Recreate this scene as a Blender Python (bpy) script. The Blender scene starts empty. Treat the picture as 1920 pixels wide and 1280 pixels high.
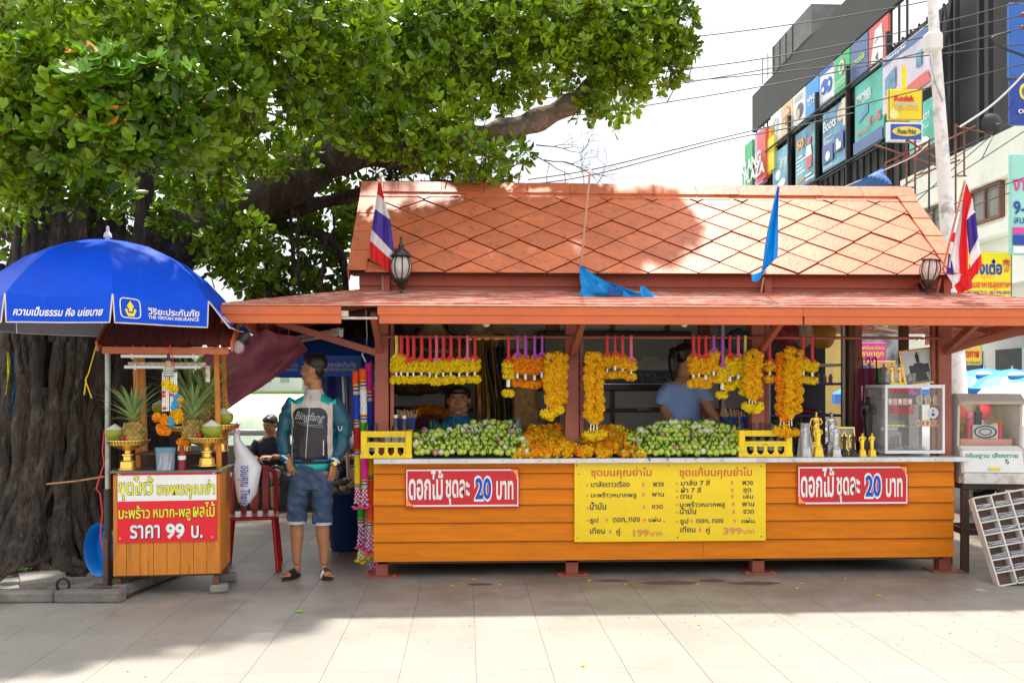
import bpy, bmesh, math, random
import numpy as np
from mathutils import Vector, Matrix, noise
R = math.radians
random.seed(7)
S = bpy.context.scene
C = S.collection
# ---------------------------------------------------------------- camera
AY = R(2.78); SA, CA = math.sin(AY), math.cos(AY); FPX = 1750.0; H = 1.487; HZ = 730.0
cam_d = bpy.data.cameras.new('camera'); cam = bpy.data.objects.new('camera', cam_d); C.objects.link(cam)
cam.location = (0, 0, H); cam.rotation_euler = (R(90), 0, -AY)
cam_d.sensor_width = 36; cam_d.lens = 36*FPX/1920; cam_d.shift_y = (HZ-640)/1920
cam_d.clip_start = .05; cam_d.clip_end = 2000
S.camera = cam
# ---------------------------------------------------------------- world, sun, exposure
SUN_EL, SUN_AZ = R(71), R(14)      # azimuth: from straight behind the kiosk towards the right
W = bpy.data.worlds.new('World'); S.world = W; W.use_nodes = True
nt = W.node_tree; bg = nt.nodes['Background']; bg.inputs[1].default_value = .13
sky = nt.nodes.new('ShaderNodeTexSky'); sky.sky_type = 'NISHITA'; sky.sun_disc = False
sky.sun_elevation = SUN_EL; sky.sun_rotation = SUN_AZ; sky.dust_density = 3
tc = nt.nodes.new('ShaderNodeTexCoord'); nz = nt.nodes.new('ShaderNodeTexNoise'); nz.inputs['Scale'].default_value = 2.2
nz.inputs['Detail'].default_value = 6
nt.links.new(tc.outputs['Generated'], nz.inputs['Vector'])
cr = nt.nodes.new('ShaderNodeValToRGB'); cr.color_ramp.elements[0].position = .36; cr.color_ramp.elements[1].position = .62
cr.color_ramp.elements[0].color = (3.05, 3.2, 3.4, 1); cr.color_ramp.elements[1].color = (4.9, 4.9, 4.9, 1)
nt.links.new(nz.outputs[0], cr.inputs[0])
mx = nt.nodes.new('ShaderNodeMixRGB'); mx.inputs[0].default_value = .93
nt.links.new(sky.outputs[0], mx.inputs[1]); nt.links.new(cr.outputs[0], mx.inputs[2]); nt.links.new(mx.outputs[0], bg.inputs[0])
sl = bpy.data.lights.new('sun', 'SUN'); sl.energy = 3.0; sl.angle = R(2.2); sl.color = (1, .95, .87)
sun = bpy.data.objects.new('sun', sl); C.objects.link(sun)
sd = Vector((math.sin(SUN_AZ)*math.cos(SUN_EL), math.cos(SUN_AZ)*math.cos(SUN_EL), math.sin(SUN_EL)))
sun.rotation_euler = sd.to_track_quat('Z', 'Y').to_euler(); sun.location = (0, 0, 30)
vs = S.view_settings; S.display_settings.display_device = 'sRGB'
vs.view_transform = 'Standard'; vs.look = 'None'; vs.gamma = 1; vs.use_curve_mapping = False; vs.exposure = 1.4
S.cycles.max_bounces = 8; S.cycles.transparent_max_bounces = 16
S.cycles.use_denoising = True
# ---------------------------------------------------------------- pixel of the 1920x1280 photo -> point of the place
def XX(px, Y):
    t = (px-960)/FPX
    return Y*(SA+t*CA)/(CA-t*SA)
def P(px, py, Y):
    X = XX(px, Y); d = X*SA+Y*CA
    return Vector((X, Y, H-(py-HZ)*d/FPX))
def G(px, py, z=0):
    d = FPX*(H-z)/(py-HZ); u = (px-960)/FPX*d
    return Vector((u*CA+d*SA, d*CA-u*SA, z))
def ZZ(px, py, Y): return P(px, py, Y).z
# ---------------------------------------------------------------- objects
def tag(o, label=None, cat=None, group=None, kind=None):
    if label: o['label'] = label
    if cat: o['category'] = cat
    if group: o['group'] = group
    if kind: o['kind'] = kind
    return o
def thing(name, label, cat, loc=(0, 0, 0), rz=0, group=None):
    o = bpy.data.objects.new(name, None); C.objects.link(o); o.empty_display_size = .1
    o.location = loc; o.rotation_euler = (0, 0, rz)
    return tag(o, label, cat, group)
def chain(o):
    m = Matrix.Identity(4)
    while o is not None:
        m = (Matrix.Translation(o.location) @ o.rotation_euler.to_matrix().to_4x4() @ Matrix.Diagonal((*o.scale, 1))) @ m
        o = o.parent
    return m
def kids(o): return [c for c in bpy.data.objects if c.parent is o]
def copy_tree(o, ks=None):
    c = o.copy(); C.objects.link(c)
    for ch in (ks or o.children):
        d = ch.copy(); C.objects.link(d); d.parent = c
        for g in ch.children:
            e = g.copy(); C.objects.link(e); e.parent = d
    return c
def linkmesh(name, me, parent=None, loc=None, rot=None, sc=None):
    o = bpy.data.objects.new(name, me); C.objects.link(o); o.parent = parent
    if loc is not None: o.location = loc
    if rot is not None: o.rotation_euler = rot
    if sc is not None: o.scale = sc if hasattr(sc, '__len__') else (sc,)*3
    return o
class MB:
    def __init__(s): s.v = []; s.f = []; s.m = []
    def add(s, vs_, fs, mi=0):
        b = len(s.v); s.v.extend(tuple(x) for x in vs_); s.f.extend(tuple(b+i for i in f) for f in fs); s.m.extend([mi]*len(fs)); return s
    def box(s, c, z, rot=None, mi=0, ch=0):
        hx, hy, hz = z[0]/2, z[1]/2, z[2]/2
        M = rot.to_matrix() if rot is not None and hasattr(rot, 'to_matrix') else rot
        c = Vector(c)
        if ch <= 0:
            vv = [Vector((x, y, w)) for x in (-hx, hx) for y in (-hy, hy) for w in (-hz, hz)]
            ff = [(0, 1, 3, 2), (4, 6, 7, 5), (0, 4, 5, 1), (2, 3, 7, 6), (0, 2, 6, 4), (1, 5, 7, 3)]
        else:
            ch = min(ch, hx*.9, hy*.9, hz*.9)
            vv = []; idx = {}
            for a in (-1, 1):
                for b in (-1, 1):
                    for d in (-1, 1):
                        for ax in range(3):
                            q = [a*(hx-ch), b*(hy-ch), d*(hz-ch)]
                            q[ax] += (a, b, d)[ax]*ch
                            idx[(a, b, d, ax)] = len(vv); vv.append(Vector(q))
            ff = []
            for ax in range(3):
                o1, o2 = [i for i in range(3) if i != ax]
                for sg in (-1, 1):
                    q = []
                    for (p, r) in ((-1, -1), (1, -1), (1, 1), (-1, 1)):
                        k = [0, 0, 0]; k[ax] = sg; k[o1] = p; k[o2] = r; q.append(idx[(*k, ax)])
                    ff.append(tuple(q) if sg > 0 else tuple(q[::-1]))
            for ax in range(3):
                o1, o2 = [i for i in range(3) if i != ax]
                for p in (-1, 1):
                    for r in (-1, 1):
                        k0 = [0, 0, 0]; k0[o1] = p; k0[o2] = r; k0[ax] = -1; k1 = list(k0); k1[ax] = 1
                        ff.append((idx[(*k0, o1)], idx[(*k1, o1)], idx[(*k1, o2)], idx[(*k0, o2)]))
            for a in (-1, 1):
                for b in (-1, 1):
                    for d in (-1, 1): ff.append(tuple(idx[(a, b, d, x)] for x in range(3)))
        if M is not None: vv = [M @ x for x in vv]
        return s.add([x+c for x in vv], ff, mi)
    def bx(s, x0, x1, y0, y1, z0, z1, mi=0, ch=0):
        return s.box(((x0+x1)/2, (y0+y1)/2, (z0+z1)/2), (abs(x1-x0), abs(y1-y0), abs(z1-z0)), None, mi, ch)
    def beam(s, p0, p1, w, h, mi=0, up=(0, 0, 1), ch=0):
        p0, p1 = Vector(p0), Vector(p1); d = p1-p0; L = d.length; y = d/L; x = y.cross(Vector(up))
        if x.length < 1e-4: x = Vector((1, 0, 0))
        x.normalize(); z = x.cross(y)
        M = Matrix((x, y, z)).transposed()
        return s.box((p0+p1)/2, (w, L, h), M, mi, ch)
    def tube(s, pts, rad, n=8, mi=0, cap=True, flat=1.0, closed=False):
        pts = [Vector(p) for p in pts]; k = len(pts)
        if not hasattr(rad, '__len__'): rad = [rad]*k
        up = None; vv = []
        for i, p in enumerate(pts):
            if closed: t = pts[(i+1) % k]-pts[i-1]
            else: t = pts[min(i+1, k-1)]-pts[max(i-1, 0)]
            t = t.normalized() if t.length > 0 else Vector((0, 0, 1))
            if up is None: up = Vector((0, 0, 1)) if abs(t.z) < .9 else Vector((0, 1, 0))
            a = t.cross(up); a = a.normalized() if a.length > 1e-5 else Vector((1, 0, 0)); b = a.cross(t); up = b
            for j in range(n):
                th = 2*math.pi*j/n
                vv.append(p+a*math.cos(th)*rad[i]+b*math.sin(th)*rad[i]*flat)
        ff = []
        for i in range(k if closed else k-1):
            for j in range(n):
                i2 = (i+1) % k
                ff.append((i*n+j, i*n+(j+1) % n, i2*n+(j+1) % n, i2*n+j))
        if cap and not closed: ff.append(tuple(range(n))[::-1]); ff.append(tuple((k-1)*n+j for j in range(n)))
        return s.add(vv, ff, mi)
    def cyl(s, p0, p1, r0, r1=None, n=12, mi=0): return s.tube([p0, p1], [r0, r0 if r1 is None else r1], n, mi)
    def lathe(s, prof, n=16, c=(0, 0, 0), mi=0, sx=1, sy=1, rz=0):
        c = Vector(c); vv = []; k = len(prof)
        for (r, z) in prof:
            for j in range(n):
                th = 2*math.pi*j/n+rz; vv.append(c+Vector((r*math.cos(th)*sx, r*math.sin(th)*sy, z)))
        ff = [(i*n+j, i*n+(j+1) % n, (i+1)*n+(j+1) % n, (i+1)*n+j) for i in range(k-1) for j in range(n)]
        if prof[0][0] > 1e-4: ff.append(tuple(range(n))[::-1])
        if prof[-1][0] > 1e-4: ff.append(tuple((k-1)*n+j for j in range(n)))
        return s.add(vv, ff, mi)
    def ell(s, c, r, nu=12, nv=8, rot=None, mi=0):
        if not hasattr(r, '__len__'): r = (r, r, r)
        c = Vector(c); vv = [Vector((0, 0, -r[2]))]
        for i in range(1, nv):
            ph = -math.pi/2+math.pi*i/nv
            for j in range(nu):
                th = 2*math.pi*j/nu; vv.append(Vector((r[0]*math.cos(ph)*math.cos(th), r[1]*math.cos(ph)*math.sin(th), r[2]*math.sin(ph))))
        vv.append(Vector((0, 0, r[2]))); ff = []
        for j in range(nu): ff.append((0, 1+(j+1) % nu, 1+j))
        for i in range(nv-2):
            for j in range(nu):
                a = 1+i*nu; ff.append((a+j, a+(j+1) % nu, a+nu+(j+1) % nu, a+nu+j))
        e = len(vv)-1; a = 1+(nv-2)*nu
        for j in range(nu): ff.append((a+j, a+(j+1) % nu, e))
        if rot is not None:
            M = rot.to_matrix(); vv = [M @ x for x in vv]
        return s.add([x+c for x in vv], ff, mi)
    def loft(s, secs, n=20, mi=0):      # (cx, cy, z, rx, ry[, power])
        vv = []
        for q in secs:
            cx, cy, z, rx, ry = q[:5]; pw = q[5] if len(q) > 5 else 1
            for j in range(n):
                th = 2*math.pi*j/n; co, si = math.cos(th), math.sin(th)
                vv.append(Vector((cx+rx*math.copysign(abs(co)**pw, co), cy+ry*math.copysign(abs(si)**pw, si), z)))
        k = len(secs); ff = [(i*n+j, i*n+(j+1) % n, (i+1)*n+(j+1) % n, (i+1)*n+j) for i in range(k-1) for j in range(n)]
        ff.append(tuple(range(n))[::-1]); ff.append(tuple((k-1)*n+j for j in range(n)))
        return s.add(vv, ff, mi)
    def grid(s, fn, nu, nv, mi=0, thick=0):
        vv = [Vector(fn(i/nu, j/nv)) for j in range(nv+1) for i in range(nu+1)]
        ff = []; mm = []
        for j in range(nv):
            for i in range(nu):
                a = j*(nu+1)+i; ff.append((a, a+1, a+nu+2, a+nu+1)); mm.append(mi(i, j) if callable(mi) else mi)
        b = len(s.v); s.v.extend(tuple(x) for x in vv); s.f.extend(tuple(b+i for i in f) for f in ff); s.m.extend(mm); return s
    def prism(s, poly, y0, y1, mi=0):     # poly of (x, z), extruded along y
        n = len(poly); vv = [(x, y0, z) for x, z in poly]+[(x, y1, z) for x, z in poly]
        ff = [tuple(range(n)), tuple(range(n, 2*n))[::-1]]+[(i, n+i, n+(i+1) % n, (i+1) % n) for i in range(n)]
        return s.add(vv, ff, mi)
    def text(s, st, fn, mi=0, off=0, shear=0, ext=0.0):
        vv, ff = text_data(st, off, shear)
        return s.add([fn(x, y) for x, y in vv], ff, mi)
    def fit(s, st, x0, x1, z0, z1, y, mi=0, off=0, shear=0, keep=None, tilt=0):
        """flat print facing -Y, filling the box x0..x1 by z0..z1 (world units)"""
        vv, ff = text_data(st, off, shear)
        bv, _ = text_data(st, 0, shear)
        ax, bx_ = min(q[0] for q in bv), max(q[0] for q in bv); az, bz = min(q[1] for q in bv), max(q[1] for q in bv)
        kx = (x1-x0)/max(bx_-ax, 1e-6); kz = (z1-z0)/max(bz-az, 1e-6)
        return s.add([(x0+(a-ax)*kx, y, z0+(b-az)*kz+tilt*(x0+(a-ax)*kx)) for a, b in vv], ff, mi)
    def build(s, name, mats, parent=None, smooth=False, world=False, me_only=False):
        me = bpy.data.meshes.new(name)
        vv = s.v
        if world and parent is not None:
            M = chain(parent).inverted(); vv = [tuple(M @ Vector(v)) for v in vv]
        me.from_pydata(vv, [], s.f)
        for m in (mats if isinstance(mats, (list, tuple)) else [mats]): me.materials.append(m)
        if any(s.m): me.polygons.foreach_set('material_index', s.m)
        bm = bmesh.new(); bm.from_mesh(me); bmesh.ops.recalc_face_normals(bm, faces=bm.faces); bm.to_mesh(me); bm.free()
        if smooth:
            me.polygons.foreach_set('use_smooth', [True]*len(me.polygons))
            if smooth != 'all': me.set_sharp_from_angle(angle=R(40))
        me.update()
        if me_only: return me
        o = bpy.data.objects.new(name, me); C.objects.link(o); o.parent = parent
        return o
_tx = {}
TMP = bpy.data.scenes.new('workbench')
def baked(ob):      # evaluate one object in a small scene of its own
    TMP.collection.objects.link(ob); vl = TMP.view_layers[0]; vl.update(); return bpy.data.meshes.new_from_object(ob.evaluated_get(vl.depsgraph))
def text_data(st, off=0, shear=0):
    k = (st, off, shear)
    if k not in _tx:
        cu = bpy.data.curves.new('t', 'FONT'); cu.body = st; cu.offset = off; cu.shear = shear; cu.resolution_u = 3; cu.size = 1
        ob = bpy.data.objects.new('t', cu); me = baked(ob)
        _tx[k] = ([(v.co.x, v.co.y) for v in me.vertices], [tuple(p.vertices) for p in me.polygons])
        bpy.data.objects.remove(ob); bpy.data.curves.remove(cu); bpy.data.meshes.remove(me)
    return _tx[k]
def push(me, fn):
    nn = [v.normal.copy() for v in me.vertices]; cc = [v.co.copy() for v in me.vertices]
    for v, n, c in zip(me.vertices, nn, cc): v.co = c+n*fn(c)
def remesh(mb, vox, smooth=2, lum=0.0):
    """one continuous skin round overlapping lumps"""
    me = mb.build('t', [], me_only=True); ob = bpy.data.objects.new('t', me)
    r = ob.modifiers.new('r', 'REMESH'); r.mode = 'VOXEL'; r.voxel_size = vox
    if smooth:
        sm = ob.modifiers.new('s', 'SMOOTH'); sm.factor = .5; sm.iterations = smooth
    out = baked(ob)
    bpy.data.objects.remove(ob); bpy.data.meshes.remove(me)
    if lum: push(out, lambda c: lum*(noise.noise(c*14)+.5*noise.noise(c*34)))
    out.polygons.foreach_set('use_smooth', [True]*len(out.polygons)); out.materials.clear(); out.update()
    return out
# ---------------------------------------------------------------- materials
_mm = {}
def M(name, col=(.5, .5, .5), rough=.6, var=.12, scale=6, metal=0, bump=0, bscale=60, isl=0, obj=0, dirt=None, stretch=None,
      coat=0, emit=0, alpha=1, trans=0, sub=0, detail=5, world=False, col2=None, spec=None):
    if name in _mm: return _mm[name]
    m = bpy.data.materials.new(name); m.use_nodes = True; n = m.node_tree; L = n.links.new; N = n.nodes.new
    b = n.nodes['Principled BSDF']; b.inputs['Roughness'].default_value = rough; b.inputs['Metallic'].default_value = metal
    if coat: b.inputs['Coat Weight'].default_value = coat; b.inputs['Coat Roughness'].default_value = .15
    if spec is not None: b.inputs['Specular IOR Level'].default_value = spec
    if alpha < 1: b.inputs['Alpha'].default_value = alpha
    if trans: b.inputs['Transmission Weight'].default_value = trans
    tcn = N('ShaderNodeTexCoord'); mp = N('ShaderNodeMapping'); L(tcn.outputs['Object'], mp.inputs[0])
    if world:
        ge = N('ShaderNodeNewGeometry'); L(ge.outputs['Position'], mp.inputs[0])
    if stretch: mp.inputs['Scale'].default_value = stretch
    no = N('ShaderNodeTexNoise'); no.inputs['Scale'].default_value = scale; no.inputs['Detail'].default_value = detail
    no.inputs['Roughness'].default_value = .6; L(mp.outputs[0], no.inputs[0])
    rr = N('ShaderNodeMapRange'); rr.inputs[1].default_value = .3; rr.inputs[2].default_value = .7
    L(no.outputs[0], rr.inputs[0])
    mix = N('ShaderNodeMixRGB'); L(rr.outputs[0], mix.inputs[0])
    c1 = tuple(max(0, c*(1-var)) for c in col); c2 = col2 or tuple(min(1, c*(1+var)) for c in col)
    mix.inputs[1].default_value = (*c1, 1); mix.inputs[2].default_value = (*c2, 1); out = mix.outputs[0]
    if isl or obj:
        if isl: gi = N('ShaderNodeNewGeometry'); rv = gi.outputs['Random Per Island']
        else: gi = N('ShaderNodeObjectInfo'); rv = gi.outputs['Random']
        a = isl or obj; mr = N('ShaderNodeMapRange'); mr.inputs[3].default_value = 1-a; mr.inputs[4].default_value = 1+a; L(rv, mr.inputs[0])
        hs = N('ShaderNodeHueSaturation'); L(mr.outputs[0], hs.inputs['Value']); L(out, hs.inputs['Color']); out = hs.outputs[0]
    if dirt:
        dc, amt, ds = dirt; d = N('ShaderNodeTexNoise'); d.inputs['Scale'].default_value = ds; d.inputs['Detail'].default_value = 8
        d.inputs['Roughness'].default_value = .7; L(mp.outputs[0], d.inputs[0])
        dr = N('ShaderNodeMapRange'); dr.inputs[1].default_value = .62-amt*.25; dr.inputs[2].default_value = .8-amt*.2; L(d.outputs[0], dr.inputs[0])
        mu = N('ShaderNodeMath'); mu.operation = 'MULTIPLY'; mu.inputs[1].default_value = min(1, amt*1.6); L(dr.outputs[0], mu.inputs[0])
        dm = N('ShaderNodeMixRGB'); L(mu.outputs[0], dm.inputs[0]); L(out, dm.inputs[1]); dm.inputs[2].default_value = (*dc, 1); out = dm.outputs[0]
    L(out, b.inputs['Base Color'])
    if emit: L(out, b.inputs['Emission Color']); b.inputs['Emission Strength'].default_value = emit
    if bump:
        bn = N('ShaderNodeTexNoise'); bn.inputs['Scale'].default_value = bscale; bn.inputs['Detail'].default_value = 4; L(mp.outputs[0], bn.inputs[0])
        bu = N('ShaderNodeBump'); bu.inputs['Strength'].default_value = bump; bu.inputs['Distance'].default_value = .02 if bump < 1 else .06
        L(bn.outputs[0], bu.inputs['Height']); L(bu.outputs[0], b.inputs['Normal'])
    if sub:     # thin leaf or petal: lets light through
        tr = N('ShaderNodeBsdfTranslucent'); L(out, tr.inputs[0]); ms = N('ShaderNodeMixShader'); ms.inputs[0].default_value = sub
        L(b.outputs[0], ms.inputs[1]); L(tr.outputs[0], ms.inputs[2]); L(ms.outputs[0], n.nodes['Material Output'].inputs[0])
    _mm[name] = m
    return m
def paint(name, c, rough=.55, **k): return M(name, c, rough, **k)
WHITE = M('white_paint', (.78, .78, .76), .5, .05); BLACK = M('black_paint', (.02, .02, .022), .4, .2)
GLASS = M('clear_glass', (.9, .95, .95), .03, 0, trans=0, alpha=.07)
STEEL = M('galvanised_steel', (.55, .55, .54), .35, .15, metal=.8)
# ================================================================ colours
ORANGE = M('orange_board_paint', (.74, .208, .008), .5, .12, 3, bump=.25, bscale=40, stretch=(1, 1, 9), obj=.06, dirt=((.16, .06, .02), .22, 2.2), world=True, spec=.15)
RUST = M('red_oxide_paint', (.30, .075, .045), .5, .15, 4, bump=.1, world=True, dirt=((.1, .04, .03), .25, 6))
FASC = M('terracotta_fascia_paint', (.62, .145, .05), .45, .08, 3, world=True, dirt=((.25, .1, .06), .25, 5), spec=.3)
WALLRED = M('eave_board_paint', (.40, .075, .035), .5, .1, 3, world=True, dirt=((.15, .04, .03), .3, 4))
TILE = M('terracotta_tile', (.58, .155, .062), .5, .14, 3.5, obj=.15, bump=.15, bscale=30, world=True, dirt=((.16, .06, .035), .42, 13))
SHEET = M('weathered_red_sheet', (.45, .12, .07), .55, .2, 5, world=True, stretch=(.6, 4, 4), dirt=((.70, .52, .42), .62, 9))
ZINC = M('scratched_zinc_top', (.66, .67, .68), .3, .12, 4, metal=.35, world=True, dirt=((.3, .33, .36), .4, 7))
SOFF = M('dusty_ceiling_sheet', (.34, .32, .29), .7, .25, 3, world=True)
WOODB = M('brown_wood', (.105, .042, .022), .5, .25, 5, bump=.2, stretch=(1, 6, 1))
GOLD = M('gold_metal', (.95, .62, .13), .27, .1, 8, metal=.85, bump=.15, bscale=90)
RED = M('red_print', (.62, .008, .02), .4, .06); YEL = M('yellow_print', (.93, .66, .005), .4, .05)
# ================================================================ ground
gm = M('granite_floor', (.36, .332, .292), .5, .10, 1.3, world=True, obj=.035, spec=.35)
def floor_nodes(m, joints):
    n = m.node_tree; L = n.links.new; N = n.nodes.new; b = n.nodes['Principled BSDF']
    src = b.inputs['Base Color'].links[0].from_socket
    g = N('ShaderNodeNewGeometry')
    sp = N('ShaderNodeTexNoise'); sp.inputs['Scale'].default_value = 130; sp.inputs['Detail'].default_value = 3; L(g.outputs['Position'], sp.inputs[0])
    r = N('ShaderNodeMapRange'); r.inputs[1].default_value = .36; r.inputs[2].default_value = .62; r.inputs[3].default_value = .66; r.inputs[4].default_value = 1.10; L(sp.outputs[0], r.inputs[0])
    v = N('ShaderNodeHueSaturation'); L(r.outputs[0], v.inputs['Value']); L(src, v.inputs['Color']); out = v.outputs[0]
    # trodden dirt along the stalls, blown clean towards the open square
    sx = N('ShaderNodeSeparateXYZ'); L(g.outputs['Position'], sx.inputs[0])
    d = N('ShaderNodeTexNoise'); d.inputs['Scale'].default_value = 1.6; d.inputs['Detail'].default_value = 9; d.inputs['Roughness'].default_value = .68; L(g.outputs['Position'], d.inputs[0])
    ym = N('ShaderNodeMapRange'); ym.inputs[1].default_value = 5.5; ym.inputs[2].default_value = 8.2; ym.inputs[3].default_value = -.12; ym.inputs[4].default_value = .36; L(sx.outputs[1], ym.inputs[0])
    ad = N('ShaderNodeMath'); L(d.outputs[0], ad.inputs[0]); L(ym.outputs[0], ad.inputs[1])
    dr = N('ShaderNodeMapRange'); dr.inputs[1].default_value = .50; dr.inputs[2].default_value = .86; dr.inputs[4].default_value = .85; L(ad.outputs[0], dr.inputs[0])
    mx = N('ShaderNodeMixRGB'); L(dr.outputs[0], mx.inputs[0]); L(out, mx.inputs[1]); mx.inputs[2].default_value = (.15, .11, .08, 1); out = mx.outputs[0]
    if joints:
        mp = N('ShaderNodeMapping'); mp.inputs['Location'].default_value = (-.05, -.16, 0); L(g.outputs['Position'], mp.inputs[0])
        br = N('ShaderNodeTexBrick'); br.offset = 0; br.inputs['Scale'].default_value = 1; br.inputs['Brick Width'].default_value = .4; br.inputs['Row Height'].default_value = .8
        br.inputs['Mortar Size'].default_value = .004; br.inputs['Color1'].default_value = (1, 1, 1, 1); br.inputs['Color2'].default_value = (.93, .93, .93, 1); br.inputs['Mortar'].default_value = (.35, .33, .3, 1)
        L(mp.outputs[0], br.inputs['Vector']); mu = N('ShaderNodeMixRGB'); mu.blend_type = 'MULTIPLY'; mu.inputs[0].default_value = 1
        L(out, mu.inputs[1]); L(br.outputs[0], mu.inputs[2]); out = mu.outputs[0]
    L(out, b.inputs['Base Color'])
floor_nodes(gm, False)
gb = M('granite_floor_beyond', (.335, .308, .27), .5, .10, 1.3, world=True, spec=.35); floor_nodes(gb, True)
gap = M('tile_joint', (.22, .195, .165), .9, .3, world=True)
PX0, PX1, PY0, PY1 = -30, 60, -12, 12.6
fl = MB().bx(PX0, PX1, PY0, PY1, -.25, -.0045).build('plaza_floor', gb); tag(fl, kind='structure')
tx0, ty0 = .05-.4*14, 4.16-.8
tm = MB().box((0, 0, -.004), (.3975, .7975, .008), None, 0, .001).build('tile', gm, me_only=True)
for i in range(27):
    for j in range(8):
        x = tx0+.4*i+.2; y = ty0+.8*j+.4
        linkmesh('tile', tm, fl, (x, y, .0))
# tile bed under the laid tiles keeps the joints dark
jb = MB().bx(tx0, tx0+27*.4, ty0, ty0+8*.8, -.0044, -.0036).build('joint_bed', gap, fl)
# asphalt street beyond the square and the wide ground out to the horizon
asph = M('asphalt', (.12, .115, .11), .85, .2, 2, world=True, bump=.2)
tag(MB().bx(-400, 400, -300, 700, -3.0, -2.2).build('ground', M('far_ground', (.2, .2, .15), .9, .3, .05, world=True)), kind='structure')
tag(MB().bx(6.2, 60, 12.6, 140, -2.2, -.12).build('street', asph), kind='structure')
water = M('pale_green_water', (.25, .32, .22), .12, .18, .35, world=True, stretch=(1, .3, 1), bump=.15, bscale=1.5)
tag(MB().bx(-90, 6.2, 12.9, 93, -2.2, -.3).build('moat_water', water), kind='structure')
bank = MB(); bank.add([(-90, 90, -.5), (6.2, 90, -.5), (6.2, 97, 1.0), (-90, 97, 1.0), (6.2, 120, 1.1), (-90, 120, 1.1), (-90, 120, -3), (6.2, 120, -3), (6.2, 90, -3), (-90, 90, -3)],
    [(0, 1, 2, 3), (3, 2, 4, 5), (9, 8, 1, 0), (6, 7, 4, 5)])
bk = bank.build('far_bank', [M('bank_concrete', (.62, .60, .54), .8, .15, .4, world=True)]); tag(bk, kind='structure')
tag(MB().bx(-90, 6.2, 98, 119, 1.1, 1.35).build('bank_lawn', M('mown_lawn', (.16, .26, .05), .9, .3, .5, world=True)), kind='structure')
# parapet and rail at the water
pw = thing('parapet_wall', 'dark grey concrete parapet with a steel rail along the water behind the stalls', 'wall', (-3.5, 12.3, 0))
DCON = M('dark_stained_concrete', (.13, .12, .105), .85, .3, 2.5, world=True, bump=.4, bscale=25)
MB().bx(-14, 5.9, 12.2, 12.42, -.2, .76).build('wall', DCON, pw, world=True)
b = MB(); b.tube([(-14, 12.3, .93), (5.9, 12.3, .93)], .045, 10); b.build('rail', STEEL, pw, True, True)
for x in np.arange(-13.5, 5.9, 1.5): MB().cyl((x, 12.3, .74), (x, 12.3, .93), .03).build('rail_post', STEEL, pw, True, True)
b = MB(); b.bx(-9, .5, 11.55, 12.1, .36, .43, ch=.01); bn = thing('stone_bench', 'long dark stone bench against the parapet', 'bench', (-3, 11.8, 0)); b.build('seat', DCON, bn, world=True)
for x in (-8.5, -6, -3.5, -1.4, 0): MB().bx(x-.12, x+.12, 11.62, 12.05, 0, .36).build('support', DCON, bn, world=True)
# ================================================================ kiosk
KX = [XX(716, 7.5), XX(1072, 7.5), XX(1420, 7.5), XX(1769, 7.5)]
x0, x1 = -.735, 3.965; YB = 9.3
k = thing('flower_kiosk', 'long orange wooden flower kiosk under a terracotta tiled roof', 'kiosk', ((x0+x1)/2, 7.5, 0))
def kb(name, mb, mat, smooth=False, par=None): return mb.build(name, mat, par or k, smooth, True)
# feet and frame
for x in KX:
    for y in (7.52, 9.1):
        b = MB(); b.bx(x-.05, x+.05, y-.05, y+.05, .008, .14, ch=.004); f = kb('leg', b, RUST)
        b = MB(); b.bx(x-.13, x+.13, y-.12, y+.1, 0, .012, ch=.003); b.bx(x-.12, x-.09, y-.1, y-.07, .012, .02); b.bx(x+.09, x+.12, y-.1, y-.07, .012, .02); b.build('base_plate', RUST, f, False, True)
b = MB(); b.bx(x0+.02, x1-.02, 7.47, 7.53, .118, .16, ch=.003); b.bx(x0+.02, x1-.02, 9.05, 9.1, .118, .16); kb('base_beam', b, RUST)
LAPSH = M('lap_shadow_line', (.13, .045, .015), .9)  # dark strips along the board laps, painted in as their shadow lines
# weatherboards: lapped, each leaning out at the foot
zs = [1052, 1012, 984, 955, 929, 899, 864]; zs = [H-(p-HZ)*7.43/FPX for p in [1050, 1013, 978, 945, 915, 886, 862]]
for i in range(6):
    za, zb = zs[i], zs[i+1]+.012; lean = .02
    rj = random.uniform(-.006, .006)
    for (a, c) in ((x0+.004+rj, 1.28 if i % 2 else 1.9), ((1.2822 if i % 2 else 1.9022), x1-.002+rj)):
        b = MB(); n0 = [(a, 7.408, za), (c, 7.408, za), (c, 7.424, za), (a, 7.424, za), (a, 7.408+lean, zb), (c, 7.408+lean, zb), (c, 7.424+lean, zb), (a, 7.424+lean, zb)]
        b.add(n0, [(0, 1, 5, 4), (2, 3, 7, 6), (0, 3, 2, 1), (4, 5, 6, 7), (0, 4, 7, 3), (1, 2, 6, 5)]); kb('weatherboard', b, ORANGE)
    if i: b = MB(); b.bx(x0+.006, x1-.004, 7.4095, 7.4255, za-.0045, za-.0005); kb('lap_shadow_strip', b, LAPSH)
    for s, x in ((-1, x0), (1, x1-.02)):
        b = MB(); b.bx(x, x+.02, 7.43, YB, za, zb-.014); kb('weatherboard', b, ORANGE)
# counter: boards behind, zinc covered top with a folded edge
b = MB(); b.bx(x0+.03, x1-.03, 7.44, 7.47, .15, .91); kb('counter_backing', b, WOODB)
CT = .945
b = MB(); b.bx(x0+.008, x1+.075, 7.33, 7.98, .905, CT, ch=.004); kb('counter_top', b, ZINC)
b = MB()
for x in np.arange(x0+.15, x1, .29): b.cyl((x, 7.329, .925), (x, 7.326, .925), .004, .004, 6)
kb('tack', b, BLACK)
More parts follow.
